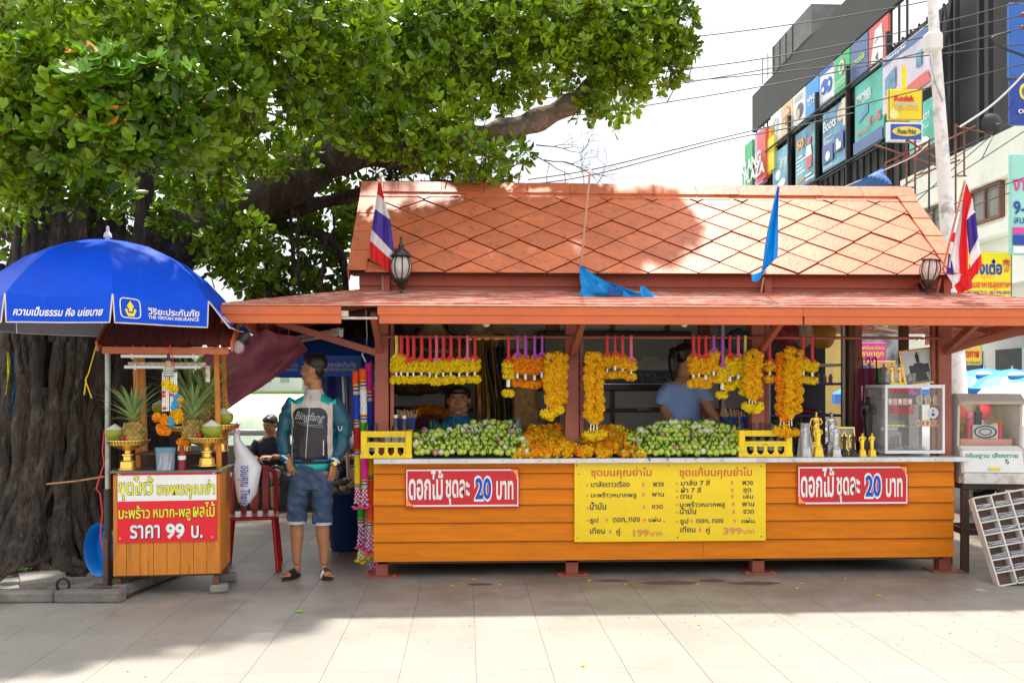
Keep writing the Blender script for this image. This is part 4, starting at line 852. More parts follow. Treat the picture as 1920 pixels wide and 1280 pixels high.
# second, lower yellow building segment farther down
b = MB(); b.bx(XS+.6, XS+6, Y1s+.05, Y1s+14, -.12, 4.6); y2 = b.build('yellow_shop_building', M('yellow_render', (.55, .36, .10), .8, .15, 1, world=True), None); tag(y2, 'low dull yellow shop building beyond the cream shophouses', 'building')
t = thing('corrugated_awning', 'white corrugated awning over the shop front behind the amulet machine', 'awning', (XS-.8, sy(1880), 2.4)); b = MB(); ya, yb = 12.7, sy(1842); za = sz(1880, 636); n = 40
for i in range(n):
    a = ya+(yb-ya)*i/n; c = ya+(yb-ya)*(i+1)/n; m_ = (a+c)/2; b.add([(XS-1.6, a, za), (XS-1.6, m_, za+.06), (XS-.1, m_, za+.62), (XS-.1, a, za+.56), (XS-1.6, c, za), (XS-.1, c, za+.56)], [(0, 1, 2, 3), (1, 4, 5, 2)])
b.build('sheet', M('white_sheet', (.75, .77, .75), .5, .1), t, 'all', True)
# signs of the shops: boards facing the square
def board(name, label, xa, ya_, xb, yb_, Y, base, prints, th=.08, cat='sign', rim=None):
    a, c = P(xa, ya_, Y), P(xb, yb_, Y); t = thing(name, label, cat, ((a.x+c.x)/2, Y, c.z)); b = MB(); b.bx(a.x, c.x, Y, Y+th, c.z, a.z, ch=.01); b.build('board', base, t, False, True)
    if rim:
        b = MB()
        for q in ((xa, ya_, xb, ya_+1.3), (xa, yb_-1.3, xb, yb_), (xa, ya_, xa+1.3, yb_), (xb-1.3, ya_, xb, yb_)): slab(b, *q, Y, 0, .004, .004)
        b.build('rim', rim, t, False, True)
    for di, (nm, mt, items) in enumerate(prints):
        b = MB()
        for ii, it in enumerate(items):
            n0 = len(b.v)
            if it[0] == 't': fitpx(b, it[1], *it[2:6], Y, 0, it[6], .008)
            elif it[0] == 'r': slab(b, *it[1:5], Y, 0, .004, .003)
            elif it[0] == 'e':
                q = P(it[1], it[2], Y); s_ = q.y/FPX; b.add([(q.x+it[3]*s_*math.cos(u), Y-.006, q.z+it[4]*s_*math.sin(u)) for u in np.linspace(0, 6.283, 25)[:-1]], [tuple(range(24))])
            b.v[n0:] = [(q_[0], q_[1]-.009*di-.002*ii, q_[2]) for q_ in b.v[n0:]]
        b.build(nm, mt, t, False, True)
    return t
YP = pm('signal_yellow', (.92, .72, .01)); BP = pm('deep_blue', (.01, .05, .35)); MT = pm('mint', (.35, .72, .62)); CR = pm('crimson', (.7, .02, .05)); MG = pm('magenta', (.75, .04, .35))
board('photo_shop_sign', 'yellow Kodak Express box sign hanging above the street', 1666, 167, 1730, 225, 13, YP, [('pale_disc', pm('pale_yellow', (.93, .85, .35)), [('e', 1676, 214, 9, 10)]), ('lettering', CR, [('t', 'Kodak', 1677, 180, 1713, 190, .05)]), ('lettering', Lg, [('t', 'Express', 1677, 192, 1721, 203, .04)]), ('lettering', Or2, [('t', 'Digital Solutions', 1677, 204, 1721, 210, .01)])], .07, rim=Dg)
board('shop_box_sign', 'white framed blue box sign with a yellow oval under the photo shop sign', 1664, 228, 1730, 266, 13, Wt, [('field', Rb, [('r', 1670, 233, 1727, 262)]), ('oval', Ye, [('e', 1699, 247, 28, 9.5)]), ('lettering', Dg, [('t', 'Photo Print', 1682, 243, 1716, 252, .04)])], .07)
t = MB(); t.tube([P(1695, 125, 13.1), P(1695, 167, 13.1)], .035, 8); tag(t.build('sign_stay', pm('signal_yellow', (.9, .7, 0)), None, True), 'yellow upright stay above the photo shop box sign', 'pole')
board('restaurant_sign', 'big yellow vegetarian restaurant sign with blue and red Thai lettering', 1806, 472, 1897, 562, 13.5, YP, [('lettering', BP, [('t', 'เม้งเต๋อ', 1818, 487, 1878, 514, .04), ('t', '087-968-7121, 081-996-8045', 1812, 545, 1894, 553, .01)]), ('lettering', CR, [('t', 'ศูนย์รวมอาหารสุขภาพ', 1790, 526, 1894, 544, .02), ('t', '齋', 1880, 486, 1893, 510, .01)]), ('lettering', Or, [('t', 'Vegetarian', 1836, 516, 1864, 523, .01)])], rim=BP)
board('mint_notice_board', 'pale mint notice board with pink and navy Thai text high at the picture edge', 1896, 288, 2010, 478, 13.2, MT, [('lettering', MG, [('t', 'งานแสดง', 1900, 336, 1990, 358, .03)]), ('numerals', BP, [('t', '9-12', 1900, 378, 1950, 402, .02), ('t', 'สนามกีฬา', 1900, 404, 1965, 420, .01)]), ('pink_band', MG, [('r', 1897, 427, 2009, 439)]), ('blue_band', BP, [('r', 1897, 441, 2009, 460)]), ('white_band', Wt, [('r', 1897, 462, 2009, 476)])])
board('blue_billboard', 'plain ribbed blue board at the upper edge above the cream parapet', 1893, 5, 1990, 145, 14, M('blue_ribbed', (.02, .12, .48), .4, .1, 30, stretch=(.1, 1, 6)), [], .08, 'billboard')
board('navy_billboard', 'navy board with a coloured ring logo above the cream parapet', 1895, 150, 1990, 235, 14, BP, [('ring', Ye, [('e', 1922, 172, 12, 16)]), ('core', Sl, [('e', 1922, 172, 7, 10)]), ('lettering', Wt, [('t', 'ดอยคำ', 1908, 203, 1960, 214, .02)])], .08, 'billboard')
board('small_restaurant_sign', 'small yellow sign with red Thai health food lettering behind the patchy pole', 1776, 646, 1841, 684, 14.5, YP, [('lettering', CR, [('t', 'สุขภาพ', 1805, 658, 1836, 674, .04)]), ('lettering', Lg, [('t', 'Vegetarian', 1814, 651, 1834, 656, .01)]), ('lettering', BP, [('t', '081-996-8045', 1808, 677, 1838, 682, .01)])], rim=Lg)
board('pink_market_sign', 'magenta market sign with yellow Thai text seen between the kiosk posts', 1612, 642, 1662, 676, 15, MG, [('lettering', Ye, [('t', 'เครื่องเขียน', 1616, 647, 1658, 655, .02), ('t', 'ราคาถูก', 1616, 660, 1656, 670, .03)])])
board('orange_shop_board', 'dull orange shop board below the magenta market sign', 1606, 676, 1680, 700, 15.4, pm('ochre', (.7, .4, .12)), [('lettering', Rb, [('t', 'เบาน์ น.', 1612, 682, 1640, 697, .05)])])
tag(MB().bx(XX(1596, 17), XX(1700, 17), 17, 17.2, .0, 2.6).build('shutter_wall', M('mottled_shop', (.25, .24, .25), .6, .8, 3.5, world=True, col2=(.6, .6, .62)), None), 'mottled grey shop shutter seen through the open end of the kiosk', 'shutter')
t = MB(); t.grid(lambda u, v: P(1590+(1664-1590)*u, 350+(-40*u)+(1-v)*(6+34*u), 12.6)+Vector((0, .15*math.sin(u*5+v*3), 0)), 10, 6)
tag(t.build('blue_banner', M('banner_blue', (.05, .16, .5), .6, .25, 1.5, world=True), None, True), 'sagging blue banner behind the kiosk ridge', 'banner')
# scaffold
sc = thing('rusty_scaffold', 'rusty steel scaffold frame in front of the cream parapet', 'scaffold', P(1740, 400, 12.8)); RS = M('rusty_steel', (.22, .08, .05), .8, .4, 20)
for (a, c) in (((1660, 306), (1660, 420)), ((1700, 262), (1700, 420)), ((1716, 262), (1716, 420)), ((1792, 232), (1792, 400)), ((1808, 232), (1808, 330)), ((1660, 306), (1755, 258)), ((1660, 316), (1755, 268)), ((1640, 272), (1760, 312)), ((1700, 300), (1830, 236)), ((1790, 236), (1850, 250)), ((1792, 330), (1812, 330)), ((1700, 262), (1760, 300)), ((1745, 262), (1700, 300)), ((1716, 330), (1800, 300)), ((1660, 350), (1716, 352)), ((1768, 250), (1768, 380)), ((1742, 262), (1742, 400))):
    b = MB(); b.tube([P(*a, 12.8), P(*c, 12.8)], .014, 5); b.build('scaffold_tube', RS if a[0] not in (1742, 1768) else DARK2, sc, True, True)
# satellite dish
p = P(1860, 233, 12.6); t = thing('satellite_dish', 'black mesh satellite dish on the cream parapet', 'dish', p); b = MB(); b.lathe([(0, -.07), (.06, -.065), (.115, -.04), (.15, 0), (.155, .003), (.12, -.03), (.06, -.055), (0, -.06)], 20); b.v = [(q[0], q[2], q[1]) for q in b.v]; b.build('dish', BLACK, t, True)
b = MB(); b.tube([(0, 0, 0), (.02, -.13, -.03)], .008, 5); b.tube([(0, .02, -.02), (.02, .03, -.22)], .012, 5); b.build('arm', STEEL, t, True)
# utility pole
pole = thing('utility_pole', 'concrete utility pole with peeling white paint behind the kiosk roof', 'pole', (XX(1803, 11.2), 11.2, 0))
m = M('peeling_white_pole', (.85, .84, .82), .8, .06, 5, world=True, dirt=((.22, .22, .24), .5, 5)); b = MB(); pts = [P(1808, 960, 11.2), P(1797, 720, 11.2), P(1786, 560, 11.2), P(1775, 400, 11.2), P(1761, 200, 11.2), P(1748, 0, 11.2), P(1742, -120, 11.2)]; pts[0].z = -.1
b.tube(pts, [.11, .10, .092, .085, .072, .06, .055], 14); b.build('shaft', m, pole, 'all', True)
b = MB(); c = P(1749, 80, 11.05); b.box(c, (.20, .16, .23), None, 0, .03); b.build('junction_box', M('offwhite_box', (.75, .75, .72), .4, .05), pole, False, True)
b = MB(); b.tube([P(1744, 98, 11.02), P(1746, 120, 11.0), P(1756, 160, 11.0), P(1768, 190, 11.05)], .014, 6); b.build('conduit', STEEL, pole, True, True)
for (x, y) in ((1914, 28), (1914, 52)):
    t = thing('insulator', {28: 'upper', 52: 'lower'}[y]+' brown ceramic insulator at the edge of the picture', 'insulator', P(x, y, 11)); b = MB(); b.tube([(0, -.0, 0), (.04, 0, 0), (.05, 0, 0), (.1, 0, 0), (.11, 0, 0), (.2, 0, 0)], [.02, .035, .02, .035, .02, .03], 10); b.build('body', BRW, t, True)
# wires
WI = M('wire_black', (.02, .02, .02), .5); WI2 = M('wire_white', (.6, .6, .6), .5)
def wire(pts, r_=.006, Y=11.5, mt=None, lab='black overhead wire crossing the white sky', sag=1):
    P2, R2 = pxpath([(x, y, Y, r_) for x, y in pts]); b = MB(); b.tube(P2, r_, 5); tag(b.build('overhead_wire', mt or WI, None, True), lab, 'wire', 'overhead wires strung past the utility pole')
WL = ['topmost black wire, crossing the white sky above the mall roof', 'second black wire from the top of the sky', 'third black wire from the top, passing over the upper billboards', 'flattest thin wire over the upper billboards', 'long wire running low behind the leafy branch tip to the lower insulator', 'short wire seen in the gap among the leaves over the bare limb', 'upper wire of the pair rising from the roof ridge', 'lower wire of the pair rising from the roof ridge',
    'cable just above the gable end crossing the scaffold', 'cable below the scaffold crossing the cream wall', 'upper of two close cables over the upstairs windows', 'lower of two close cables over the upstairs windows', 'cable sloping from the scaffold up to the satellite dish', 'steep cable hanging past the satellite dish', 'curved cable below the dish joining the scaffold foot']
for i, w_ in enumerate((((1180, 82), (1340, 65), (1500, 44), (1680, 14), (1780, -6)), ((1240, 136), (1420, 112), (1600, 80), (1760, 44), (1930, 0)), ((1200, 168), (1380, 140), (1600, 98), (1914, 30)), ((1200, 160), (1400, 142), (1620, 118), (1930, 82)),
          ((930, 222), (1100, 214), (1250, 192), (1420, 164), (1640, 120), (1914, 54)), ((930, 192), (1100, 176), (1300, 150)), ((990, 337), (1120, 316), (1340, 262), (1560, 210), (1740, 165), (1930, 118)), ((990, 347), (1120, 326), (1340, 268), (1480, 240), (1600, 212)),
          ((1700, 345), (1800, 290), (1930, 205)), ((1690, 380), (1790, 330), (1930, 240)), ((1730, 410), (1800, 378), (1930, 330)), ((1730, 420), (1820, 388), (1930, 348)), ((1680, 360), (1760, 300), (1860, 250)), ((1840, 300), (1865, 250), (1900, 190)), ((1700, 395), (1760, 340), (1855, 258)))):
    wire(w_, .0085 if i < 8 else .0075, 11.6+.15*i, None, WL[i])
wire(((1800, 238), (1850, 205), (1890, 170), (1930, 128)), .014, 11.2, WI2, 'thick pale cable rising towards the picture edge'); wire(((1895, 60), (1860, 72), (1880, 90), (1925, 108), (1935, 130)), .016, 11.1, WI, 'thick looped black cable beside the insulators'); wire(((1560, 360), (1700, 300), (1740, 270)), .006, 12.5, WI2, 'pale wire behind the kiosk ridge')
# parasols of the street stalls
def far_parasol(px, py, Y, lab, i):
    c = P(px, py, Y); r_ = .95; t = thing('street_parasol', lab, 'umbrella', (c.x, Y, 0), group='blue and white parasols across the street'); n = 16; b = MB(); prof = [(0.01, c.z), (.3, c.z-.05), (.6, c.z-.15), (r_, c.z-.36)]
    b.lathe(prof, n, (0, 0, 0)); b.build('canopy', M('parasol_blue', (.02, .27, .75), .5, .1), t); b = MB(); b.lathe([(r_, c.z-.36), (r_+.005, c.z-.56)], n); b.build('valance', M('parasol_rim', (.02, .17, .6), .5, .1), t)
    for a in (-120, -60): q = R(a+i*7); b = MB(); b.ell((.55*math.cos(q), .55*math.sin(q), c.z-.12), (.17, .1, .05), 12, 6); b.build('oval_print', WHITE, t, True)
    b = MB(); b.cyl((0, 0, 0), (0, 0, c.z+.05), .02); b.build('pole', STEEL, t, True); b = MB(); b.cyl((0, 0, 0), (0, 0, .08), .22, .2, 16); b.build('base', STONE, t)
    fitp = MB(); vv, ff = text_data('ทรูมูฟ เอช', .02); ax, bx_ = min(q[0] for q in vv), max(q[0] for q in vv); fitp.add([((r_+.012)*math.cos(R(-118)+R(56)*(a-ax)/(bx_-ax)), (r_+.012)*math.sin(R(-118)+R(56)*(a-ax)/(bx_-ax)), c.z-.5+d*.09) for a, d in vv], ff); fitp.build('lettering', WHITE, t)
for i, (px, py, Y, lab) in enumerate(((1846, 690, 17, 'blue parasol directly behind the amulet machine'), (1898, 691, 16.5, 'blue parasol with white ovals nearest the picture edge'), (1790, 696, 18.5, 'blue parasol just behind the patchy pole'), (1942, 702, 16, 'blue parasol cut by the picture edge'), (1650, 706, 19, 'blue parasol seen through the open end of the kiosk'))): far_parasol(px, py, Y, lab, i)
# white car
car = thing('parked_car', 'white sport utility car parked behind the amulet machine', 'car', (XX(1900, 11.3), 11.3, -.0)); CW = M('white_car_paint', (.82, .82, .83), .25, .02, coat=.6); CG = M('car_glass', (.03, .04, .045), .08, .2)
cx0 = XX(1776, 11.3)-car.location.x; Lc = 4.5
def cp(u, z, y): return (cx0+u*Lc, y, z)
prof = [(0, .35), (0, .75), (.02, 1.02), (.10, 1.08), (.20, 1.52), (.30, 1.60), (.62, 1.60), (.72, 1.52), (.80, 1.14), (.97, 1.02), (1.0, .8), (1.0, .35)]
b = MB(); secs = [(-.86, .93), (-.9, 1), (-.7, 1.0)]
def ring(y, k, kz): return [cp(.5+(u-.5)*k, .35+(z-.35)*kz if z > 1.1 else z, y) for u, z in prof]
rs = [ring(-.88, .985, .93), ring(-.80, 1, .985), ring(0, 1, 1), ring(.80, 1, .985), ring(.88, .985, .93)]; n = len(prof)
b.add([p for r_ in rs for p in r_], [(i*n+j, (i+1)*n+j, (i+1)*n+(j+1) % n, i*n+(j+1) % n) for i in range(4) for j in range(n)]+[tuple(range(n)), tuple(4*n+j for j in range(n))]); b.build('body', CW, car, True)
for (u0, u1, u2, u3) in ((.125, .215, .30, .30), (.315, .315, .50, .50), (.515, .515, .635, .72)):
    b = MB(); q = [cp(u0, 1.10, -.893), cp(u3+(.05 if u3 > .7 else 0), 1.10, -.893), cp(u2, 1.48, -.87), cp(u1, 1.48, -.87)]; b.add(q+[(a, y+.02, z) for a, y, z in q], [(0, 1, 2, 3), (7, 6, 5, 4), (0, 4, 5, 1), (1, 5, 6, 2), (2, 6, 7, 3), (3, 7, 4, 0)]); b.build('side_window', CG, car)
for u in (.17, .81):
    for y in (-.82, .82):
        c = cp(u, .34, y); b = MB(); b.tube([(c[0], y-.11, .34), (c[0], y-.1, .34), (c[0], y+.1, .34), (c[0], y+.11, .34)], [.30, .34, .34, .30], 24); w = b.build('wheel', M('tyre', (.02, .02, .02), .8), car, True); b = MB(); b.tube([(c[0], y-.125, .34), (c[0], y-.11, .34)], [.18, .21], 20); b.build('rim', STEEL, w, True)
b = MB(); b.box(cp(.74, 1.12, -.98), (.12, .18, .12), None, 0, .03); b.build('wing_mirror', CW, car)
for u in (.34, .56): b = MB(); b.box(cp(u, .98, -.905), (.16, .02, .03), None, 0, .006); b.build('door_handle', CW, car)
for u in (.31, .505): b = MB(); b.box(cp(u, .78, -.893), (.006, .004, .6)); b.build('door_seam', CG, car)
# ================================================================ across the water
CITY = M('far_white_wall', (.72, .72, .70), .8, .06, .1, world=True); GRB = M('far_grey_bush', (.20, .23, .19), .9, .3, .4, world=True, isl=.5)
for i, (x, w, d, h, lab) in enumerate(((-34, 9, 6, 5.0, 'white flat-topped building across the water beside the small bush'), (-22, 7, 6, 6.5, 'white arched monument building across the moat'), (-8, 14, 6, 4.2, 'long white building across the moat behind the standing man'), (-58, 14, 6, 5, 'white building across the water behind the trunk'))):
    t = thing('waterside_building', lab, 'building', (x, 106, 1.1)); b = MB(); b.bx(-w/2, w/2, 0, d, 0, h); b.build('wall', CITY, t); b = MB(); b.bx(-w/2-.3, w/2+.3, -.3, d, h, h+.3); b.build('roof', CITY, t)
    for q in range(int(w//2)): b = MB(); b.bx(-w/2+.6+q*2, -w/2+1.6+q*2, -.05, .02, 1.2, 2.8); b.build('window', M('far_window', (.35, .38, .4), .4), t)
fol = MB()
def far_tree(x, y, z, r_, h, lab, mat=GRB, nm='far_tree'):
    t = thing(nm, lab, 'tree', (x, y, z)); b = MB()
    for i in range(420):
        v = Vector((random.gauss(0, 1), random.gauss(0, 1), random.gauss(0, 1))).normalized()*random.uniform(.5, 1.05); c = Vector((v.x*r_, v.y*r_*.6, h*.6+v.z*h*.42)); s_ = r_*.16; a = Vector((random.gauss(0, 1), random.gauss(0, 1), random.gauss(0, 1))).normalized(); w = a.cross(Vector((.3, .5, .8))).normalized()
        b.add([c-a*s_, c+w*s_, c+a*s_, c-w*s_], [(0, 1, 2, 3)])
    b.build('crown', mat, t); b = MB(); b.cyl((0, 0, 0), (0, 0, h*.5), r_*.09, r_*.05); b.build('trunk', BARK, t)
GB2 = M('far_green_bush', (.09, .16, .04), .9, .4, .4, world=True, isl=.5)
for a in ((-27, 103, 1.3, 2.4, 4, 'small round bush on the far lawn', GB2), (-36, 103, 1.3, 1.5, 2.5, 'lower round bush on the far lawn', GB2), (-16, 112, 1.3, 6, 10, 'hazy grey tree behind the white monument', GRB), (-6, 113, 1.3, 7, 9, 'hazy grey tree behind the long white building', GRB)): far_tree(*a)
for x, lab in ((-70, 'tall green tree on the far bank past the outer edge of the trunk'), (-58, 'tall green tree on the far bank hidden mostly by the trunk')): far_tree(x, 104, 1.3, 5, 9, lab, GB2)
# hedge and wall at the far left, seen past the trunk
tag(MB().bx(-16, -4.6, 12.9, 13.3, -.2, .5).build('low_white_wall', CITY, None), 'low pale wall seen past the outer side of the trunk', 'wall')
b = MB(); b.box(P(5, 850, 10.6), (.7, .5, .42), None, 0, .04); tag(b.build('yellow_bin', M('yellow_bin', (.75, .42, .02), .5), None), 'yellow box half hidden behind the banyan at the picture edge', 'box')
# ================================================================ flowers and garlands
def flower_mesh(name, mat, n=62, seed=0, flat=.78):
    rn = random.Random(seed); v = []; f = []
    b = MB(); b.ell((0, 0, 0), (.72, .72, .72*flat), 8, 6)
    for i in range(n):
        z = 1-2*(i+.5)/n; r_ = math.sqrt(1-z*z); a = i*2.39996+rn.uniform(-.2, .2); d = Vector((r_*math.cos(a), r_*math.sin(a), z*flat)).normalized()
        t = d.cross(Vector((rn.uniform(-1, 1), rn.uniform(-1, 1), rn.uniform(-1, 1)))).normalized(); w = d.cross(t)
        c = d*rn.uniform(.72, .8); s_ = rn.uniform(.22, .30); o = d*.20
        b.add([c-t*s_*.7-w*s_*.2, c+t*s_*.7-w*s_*.2, c+t*s_+w*s_*.9+o, c+w*s_*1.15+o*1.3+t*rn.uniform(-.05, .05), c-t*s_+w*s_*.9+o], [(0, 1, 2, 3, 4)])
    return b.build(name, mat, None, False, me_only=True)
MY = M('marigold_yellow', (.98, .74, .004), .7, .1, 40, isl=.12, sub=.35); MO = M('marigold_orange', (.97, .37, .002), .7, .1, 40, isl=.12, sub=.35)
MG_ = M('marigold_gold', (.98, .57, .003), .7, .1, 40, isl=.12, sub=.35)
FM = {'y': [flower_mesh('flower', MY, seed=i) for i in range(2)], 'g': [flower_mesh('flower', MG_, seed=i+5) for i in range(2)], 'o': [flower_mesh('flower', MO, seed=i+9) for i in range(2)]}
def flower_at(root, p, r_, kind): linkmesh('flower', random.choice(FM[kind]), root, p, (random.uniform(0, 6), random.uniform(-.5, .5), random.uniform(0, 6)), r_*random.uniform(.92, 1.08))
RIB = {'r': M('red_ribbon', (.72, .01, .03), .35, .1, sub=.15), 'p': M('purple_ribbon', (.45, .05, .55), .35, .1, sub=.15), 'y': M('yellow_ribbon', (.85, .65, .05), .35, .1, sub=.15), 'k': M('pink_ribbon', (.8, .12, .25), .35, .1, sub=.15)}
JAS = M('jasmine_white', (.85, .84, .76), .6, .06, isl=.1)
_bow = {}
def bow_mesh(c):
    if c not in _bow:
        b = MB()
        for i in range(9):
            a = i*.7; d = Vector((math.cos(a), -.35+.2*math.sin(i*2.), math.sin(a))); w = Vector((-math.sin(a), .2, math.cos(a)))*.007; b.add([-w*.4, w*.4, d*.024+w, d*.03, d*.024-w], [(0, 1, 2, 3, 4)])
        _bow[c] = b.build('bow', RIB[c], None, me_only=True)
    return _bow[c]
jb_ = MB()
for i in range(3):
    for q in range(3): jb_.ell((.004*(q-1), .004*math.cos(q*2), -.010*i), (.0042, .0042, .0065), 6, 4)
JM = jb_.build('jasmine', JAS, None, True, me_only=True)
GRP = 'marigold garlands hanging from the kiosk rail'
def garland(px, rc, y0_, y1_, yt, kind, label, Y=7.42, w=1.0, n=None, rpx=None):
    """ribbon from the rail, bow, two strands of marigolds, jasmine and one marigold below"""
    t = P(px, 632, Y); bt = P(px, y0_-6, Y); s_ = Y/FPX
    g = thing('marigold_garland', label, 'garland', (t.x, Y, bt.z), group=GRP)
    b = MB(); x0_, ln = (rpx-px)*s_ if rpx else 0, t.z-bt.z+.012; wd = random.uniform(.009, .013)
    b.grid(lambda u, v: (x0_*v+(u-.5)*2*wd*(1-.25*math.sin(v*3.1)), -.014-.002*math.sin(u*3), v*ln), 2, 5); b.grid(lambda u, v: (x0_*v+(u-.5)*2*wd+.004, .016, v*ln), 2, 3); b.build('ribbon', RIB[rc], g)
    linkmesh('bow', bow_mesh(rc), g, (0, -.016, 0), (0, random.uniform(0, 6), 0))
    n = n or max(2, round((y1_-y0_)/9.5)); r_ = 8.2*s_*w
    for i in range(n):
        z = -(i+.6)*(y1_-y0_)/n*s_
        for dx in (-.5, .5): flower_at(g, (dx*r_*.95, random.uniform(-.012, .012), z), r_, kind)
    z1 = -(y1_-y0_+4)*s_; linkmesh('jasmine', JM, g, (0, -.004, z1-.004), None, max(1, (yt-y1_)/13)*1.15)
    for dx in ((-.6, .5) if w >= 1 else (0,)): flower_at(g, (dx*r_, 0, -(yt-y0_+6)*s_), r_*.98, 'y' if kind == 'y' else kind)
    return g
lab1 = ['yellow-ribboned garland nearest the kiosk end post', 'garland beside the yellow-ribboned one with its bow set high', 'yellow marigold garland above the yellow crate', 'yellow marigold garland over the blue tray', 'yellow garland over the far corner of the blue tray', 'yellow garland in the middle of the long row', 'yellow garland before the folded brown parcel', 'yellow garland just before the head of the boy', 'yellow garland above the hair of the boy in blue', 'yellow garland over the face of the boy in blue', 'yellow garland over the gold draped cloth', 'last yellow garland of the long row, before the black cloth']
for i, (px, rc, a, c, d) in enumerate(((743, 'y', 676, 700, 712), (752, 'r', 672, 698, 711), (764, 'r', 682, 700, 712), (775, 'r', 680, 700, 712), (790, 'r', 680, 700, 711), (806, 'r', 682, 701, 712), (818, 'k', 682, 704, 715), (831, 'r', 680, 700, 713), (845, 'r', 679, 700, 711), (861, 'r', 680, 701, 713), (876, 'k', 680, 700, 711), (890, 'r', 678, 699, 711))): garland(px, rc, a, c, d, 'y', lab1[i])
for a in ((953, 'r', 682, 715, 737, 'y', 'lone pale yellow garland on a red ribbon beside the purple-ribboned ones'), (970, 'p', 672, 702, 718, 'o', 'first purple-ribboned orange garland, beside the red-ribboned one'), (985, 'p', 675, 704, 720, 'o', 'second purple-ribboned orange garland in front of the gold dress'), (1002, 'p', 676, 706, 721, 'o', 'third purple-ribboned orange garland in front of the gold dress'), (1016, 'p', 672, 700, 718, 'o', 'purple-ribboned orange garland partly behind the thick double garland'),
          (1138, 'r', 673, 693, 704, 'g', 'orange garland next to the long three-strand garland'), (1153, 'r', 670, 688, 703, 'g', 'high orange garland in front of the town picture'), (1167, 'r', 675, 693, 702, 'g', 'orange garland under the crossed red ribbons'), (1183, 'k', 680, 697, 707, 'g', 'outermost orange garland on a slanting red ribbon'),
          (1300, 'r', 674, 705, 720, 'g', 'orange garland right beside the face of the woman'), (1310, 'r', 676, 702, 714, 'g', 'orange garland over the shoulder of the woman'), (1323, 'r', 674, 706, 722, 'g', 'orange garland at the sleeve of the woman'), (1338, 'p', 664, 698, 712, 'g', 'garland on a deep purple ribbon set above the others'), (1354, 'p', 692, 722, 741, 'y', 'lowest hanging yellow garland on a violet ribbon'), (1368, 'r', 674, 708, 726, 'y', 'yellow garland over the tray of incense sticks'), (1384, 'k', 674, 704, 720, 'y', 'yellow garland beside the loop garland on the third post'),
          (1397, 'y', 690, 712, 736, 'y', 'yellow-ribboned garland almost hidden by the loop garland'), (1443, 'r', 684, 698, 711, 'g', 'small garland just past the third post'), (1506, 'r', 680, 698, 712, 'y', 'small yellow garland tucked behind the thick orange garland'), (1523, 'r', 686, 700, 714, 'y', 'last yellow garland before the dark shelf')): garland(*a)
def loop_garland(strands, tas, label, Y=7.37, hook=None):
    px0 = sum(s_[0] for s_ in strands)/len(strands); s_ = Y/FPX; c = P(px0, strands[0][1], Y); g = thing('loop_garland', label, 'garland', c, group='thick loop garlands of marigolds hung on the posts')
    for (px, ya, yb, k_, dy) in strands:
        n = max(1, int((yb-ya)/8.3))
        for i in range(n+1):
            p = P(px+1.5*math.sin(i*.9), ya+(yb-ya)*i/n, Y+dy)-c; r_ = 9.6*s_; flower_at(g, p, r_, k_); flower_at(g, p+Vector((r_*.45*(-1)**i, -.008, .006)), r_*.8, k_)
    b = MB()
    for (px, ya, yb) in tas['j']:
        for i in range(int((yb-ya)/3.2)): p = P(px+.1*(ya+3.2*i-ya)*(1 if px > px0 else -1)*.5, ya+3.2*i, Y-.01)-c; b.ell(p, (.0055, .0055, .008), 6, 4)
    b.build('jasmine', JAS, g, True)
    for (px, py) in tas['f']: flower_at(g, P(px, py, Y-.01)-c, 9.5*s_, tas['k'])
    if hook: b = MB(); p = P(*hook, Y-.05)-c; b.cyl(p, p+Vector((0, .1, 0)), .010); b.build('peg', BLACK, g, True)
loop_garland([(1030, 670, 755, 'g', -.01), (1046, 668, 762, 'g', 0), (1054, 672, 748, 'g', .02), (1038, 760, 772, 'g', .01)], {'j': [(1026, 762, 774)], 'f': [(1021, 775), (1031, 780), (1042, 772), (1050, 768)], 'k': 'y'}, 'thick double marigold garland beside the second post', hook=(1033, 676))
loop_garland([(1105, 668, 778, 'g', -.02), (1122, 684, 784, 'g', .01), (1112, 778, 788, 'g', 0), (1118, 668, 670, 'g', 0)], {'j': [(1108, 794, 812), (1114, 794, 812), (1119, 794, 812)], 'f': [(1101, 816), (1111, 819), (1121, 817), (1129, 814)], 'k': 'y'}, 'longest marigold garland, hung past the second post down to the flower heap')
loop_garland([(1403, 668, 738, 'g', -.01), (1419, 668, 738, 'g', 0), (1411, 663, 664, 'g', 0), (1411, 742, 743, 'g', 0)], {'j': [(1405, 748, 758), (1411, 748, 758), (1416, 748, 758)], 'f': [(1399, 762), (1408, 766), (1418, 766), (1424, 762)], 'k': 'y'}, 'short fat marigold loop garland on the third post', hook=(1412, 668))
loop_garland([(1464, 668, 772, 'o', .02), (1479, 658, 778, 'g', -.02), (1494, 664, 768, 'g', .01), (1470, 778, 784, 'o', 0)], {'j': [(1464, 784, 802), (1470, 782, 802), (1479, 782, 802), (1484, 784, 802)], 'f': [(1456, 806), (1467, 812), (1478, 812), (1490, 810), (1473, 804)], 'k': 'g'}, 'thick three-strand orange garland past the third post', hook=(1496, 667))
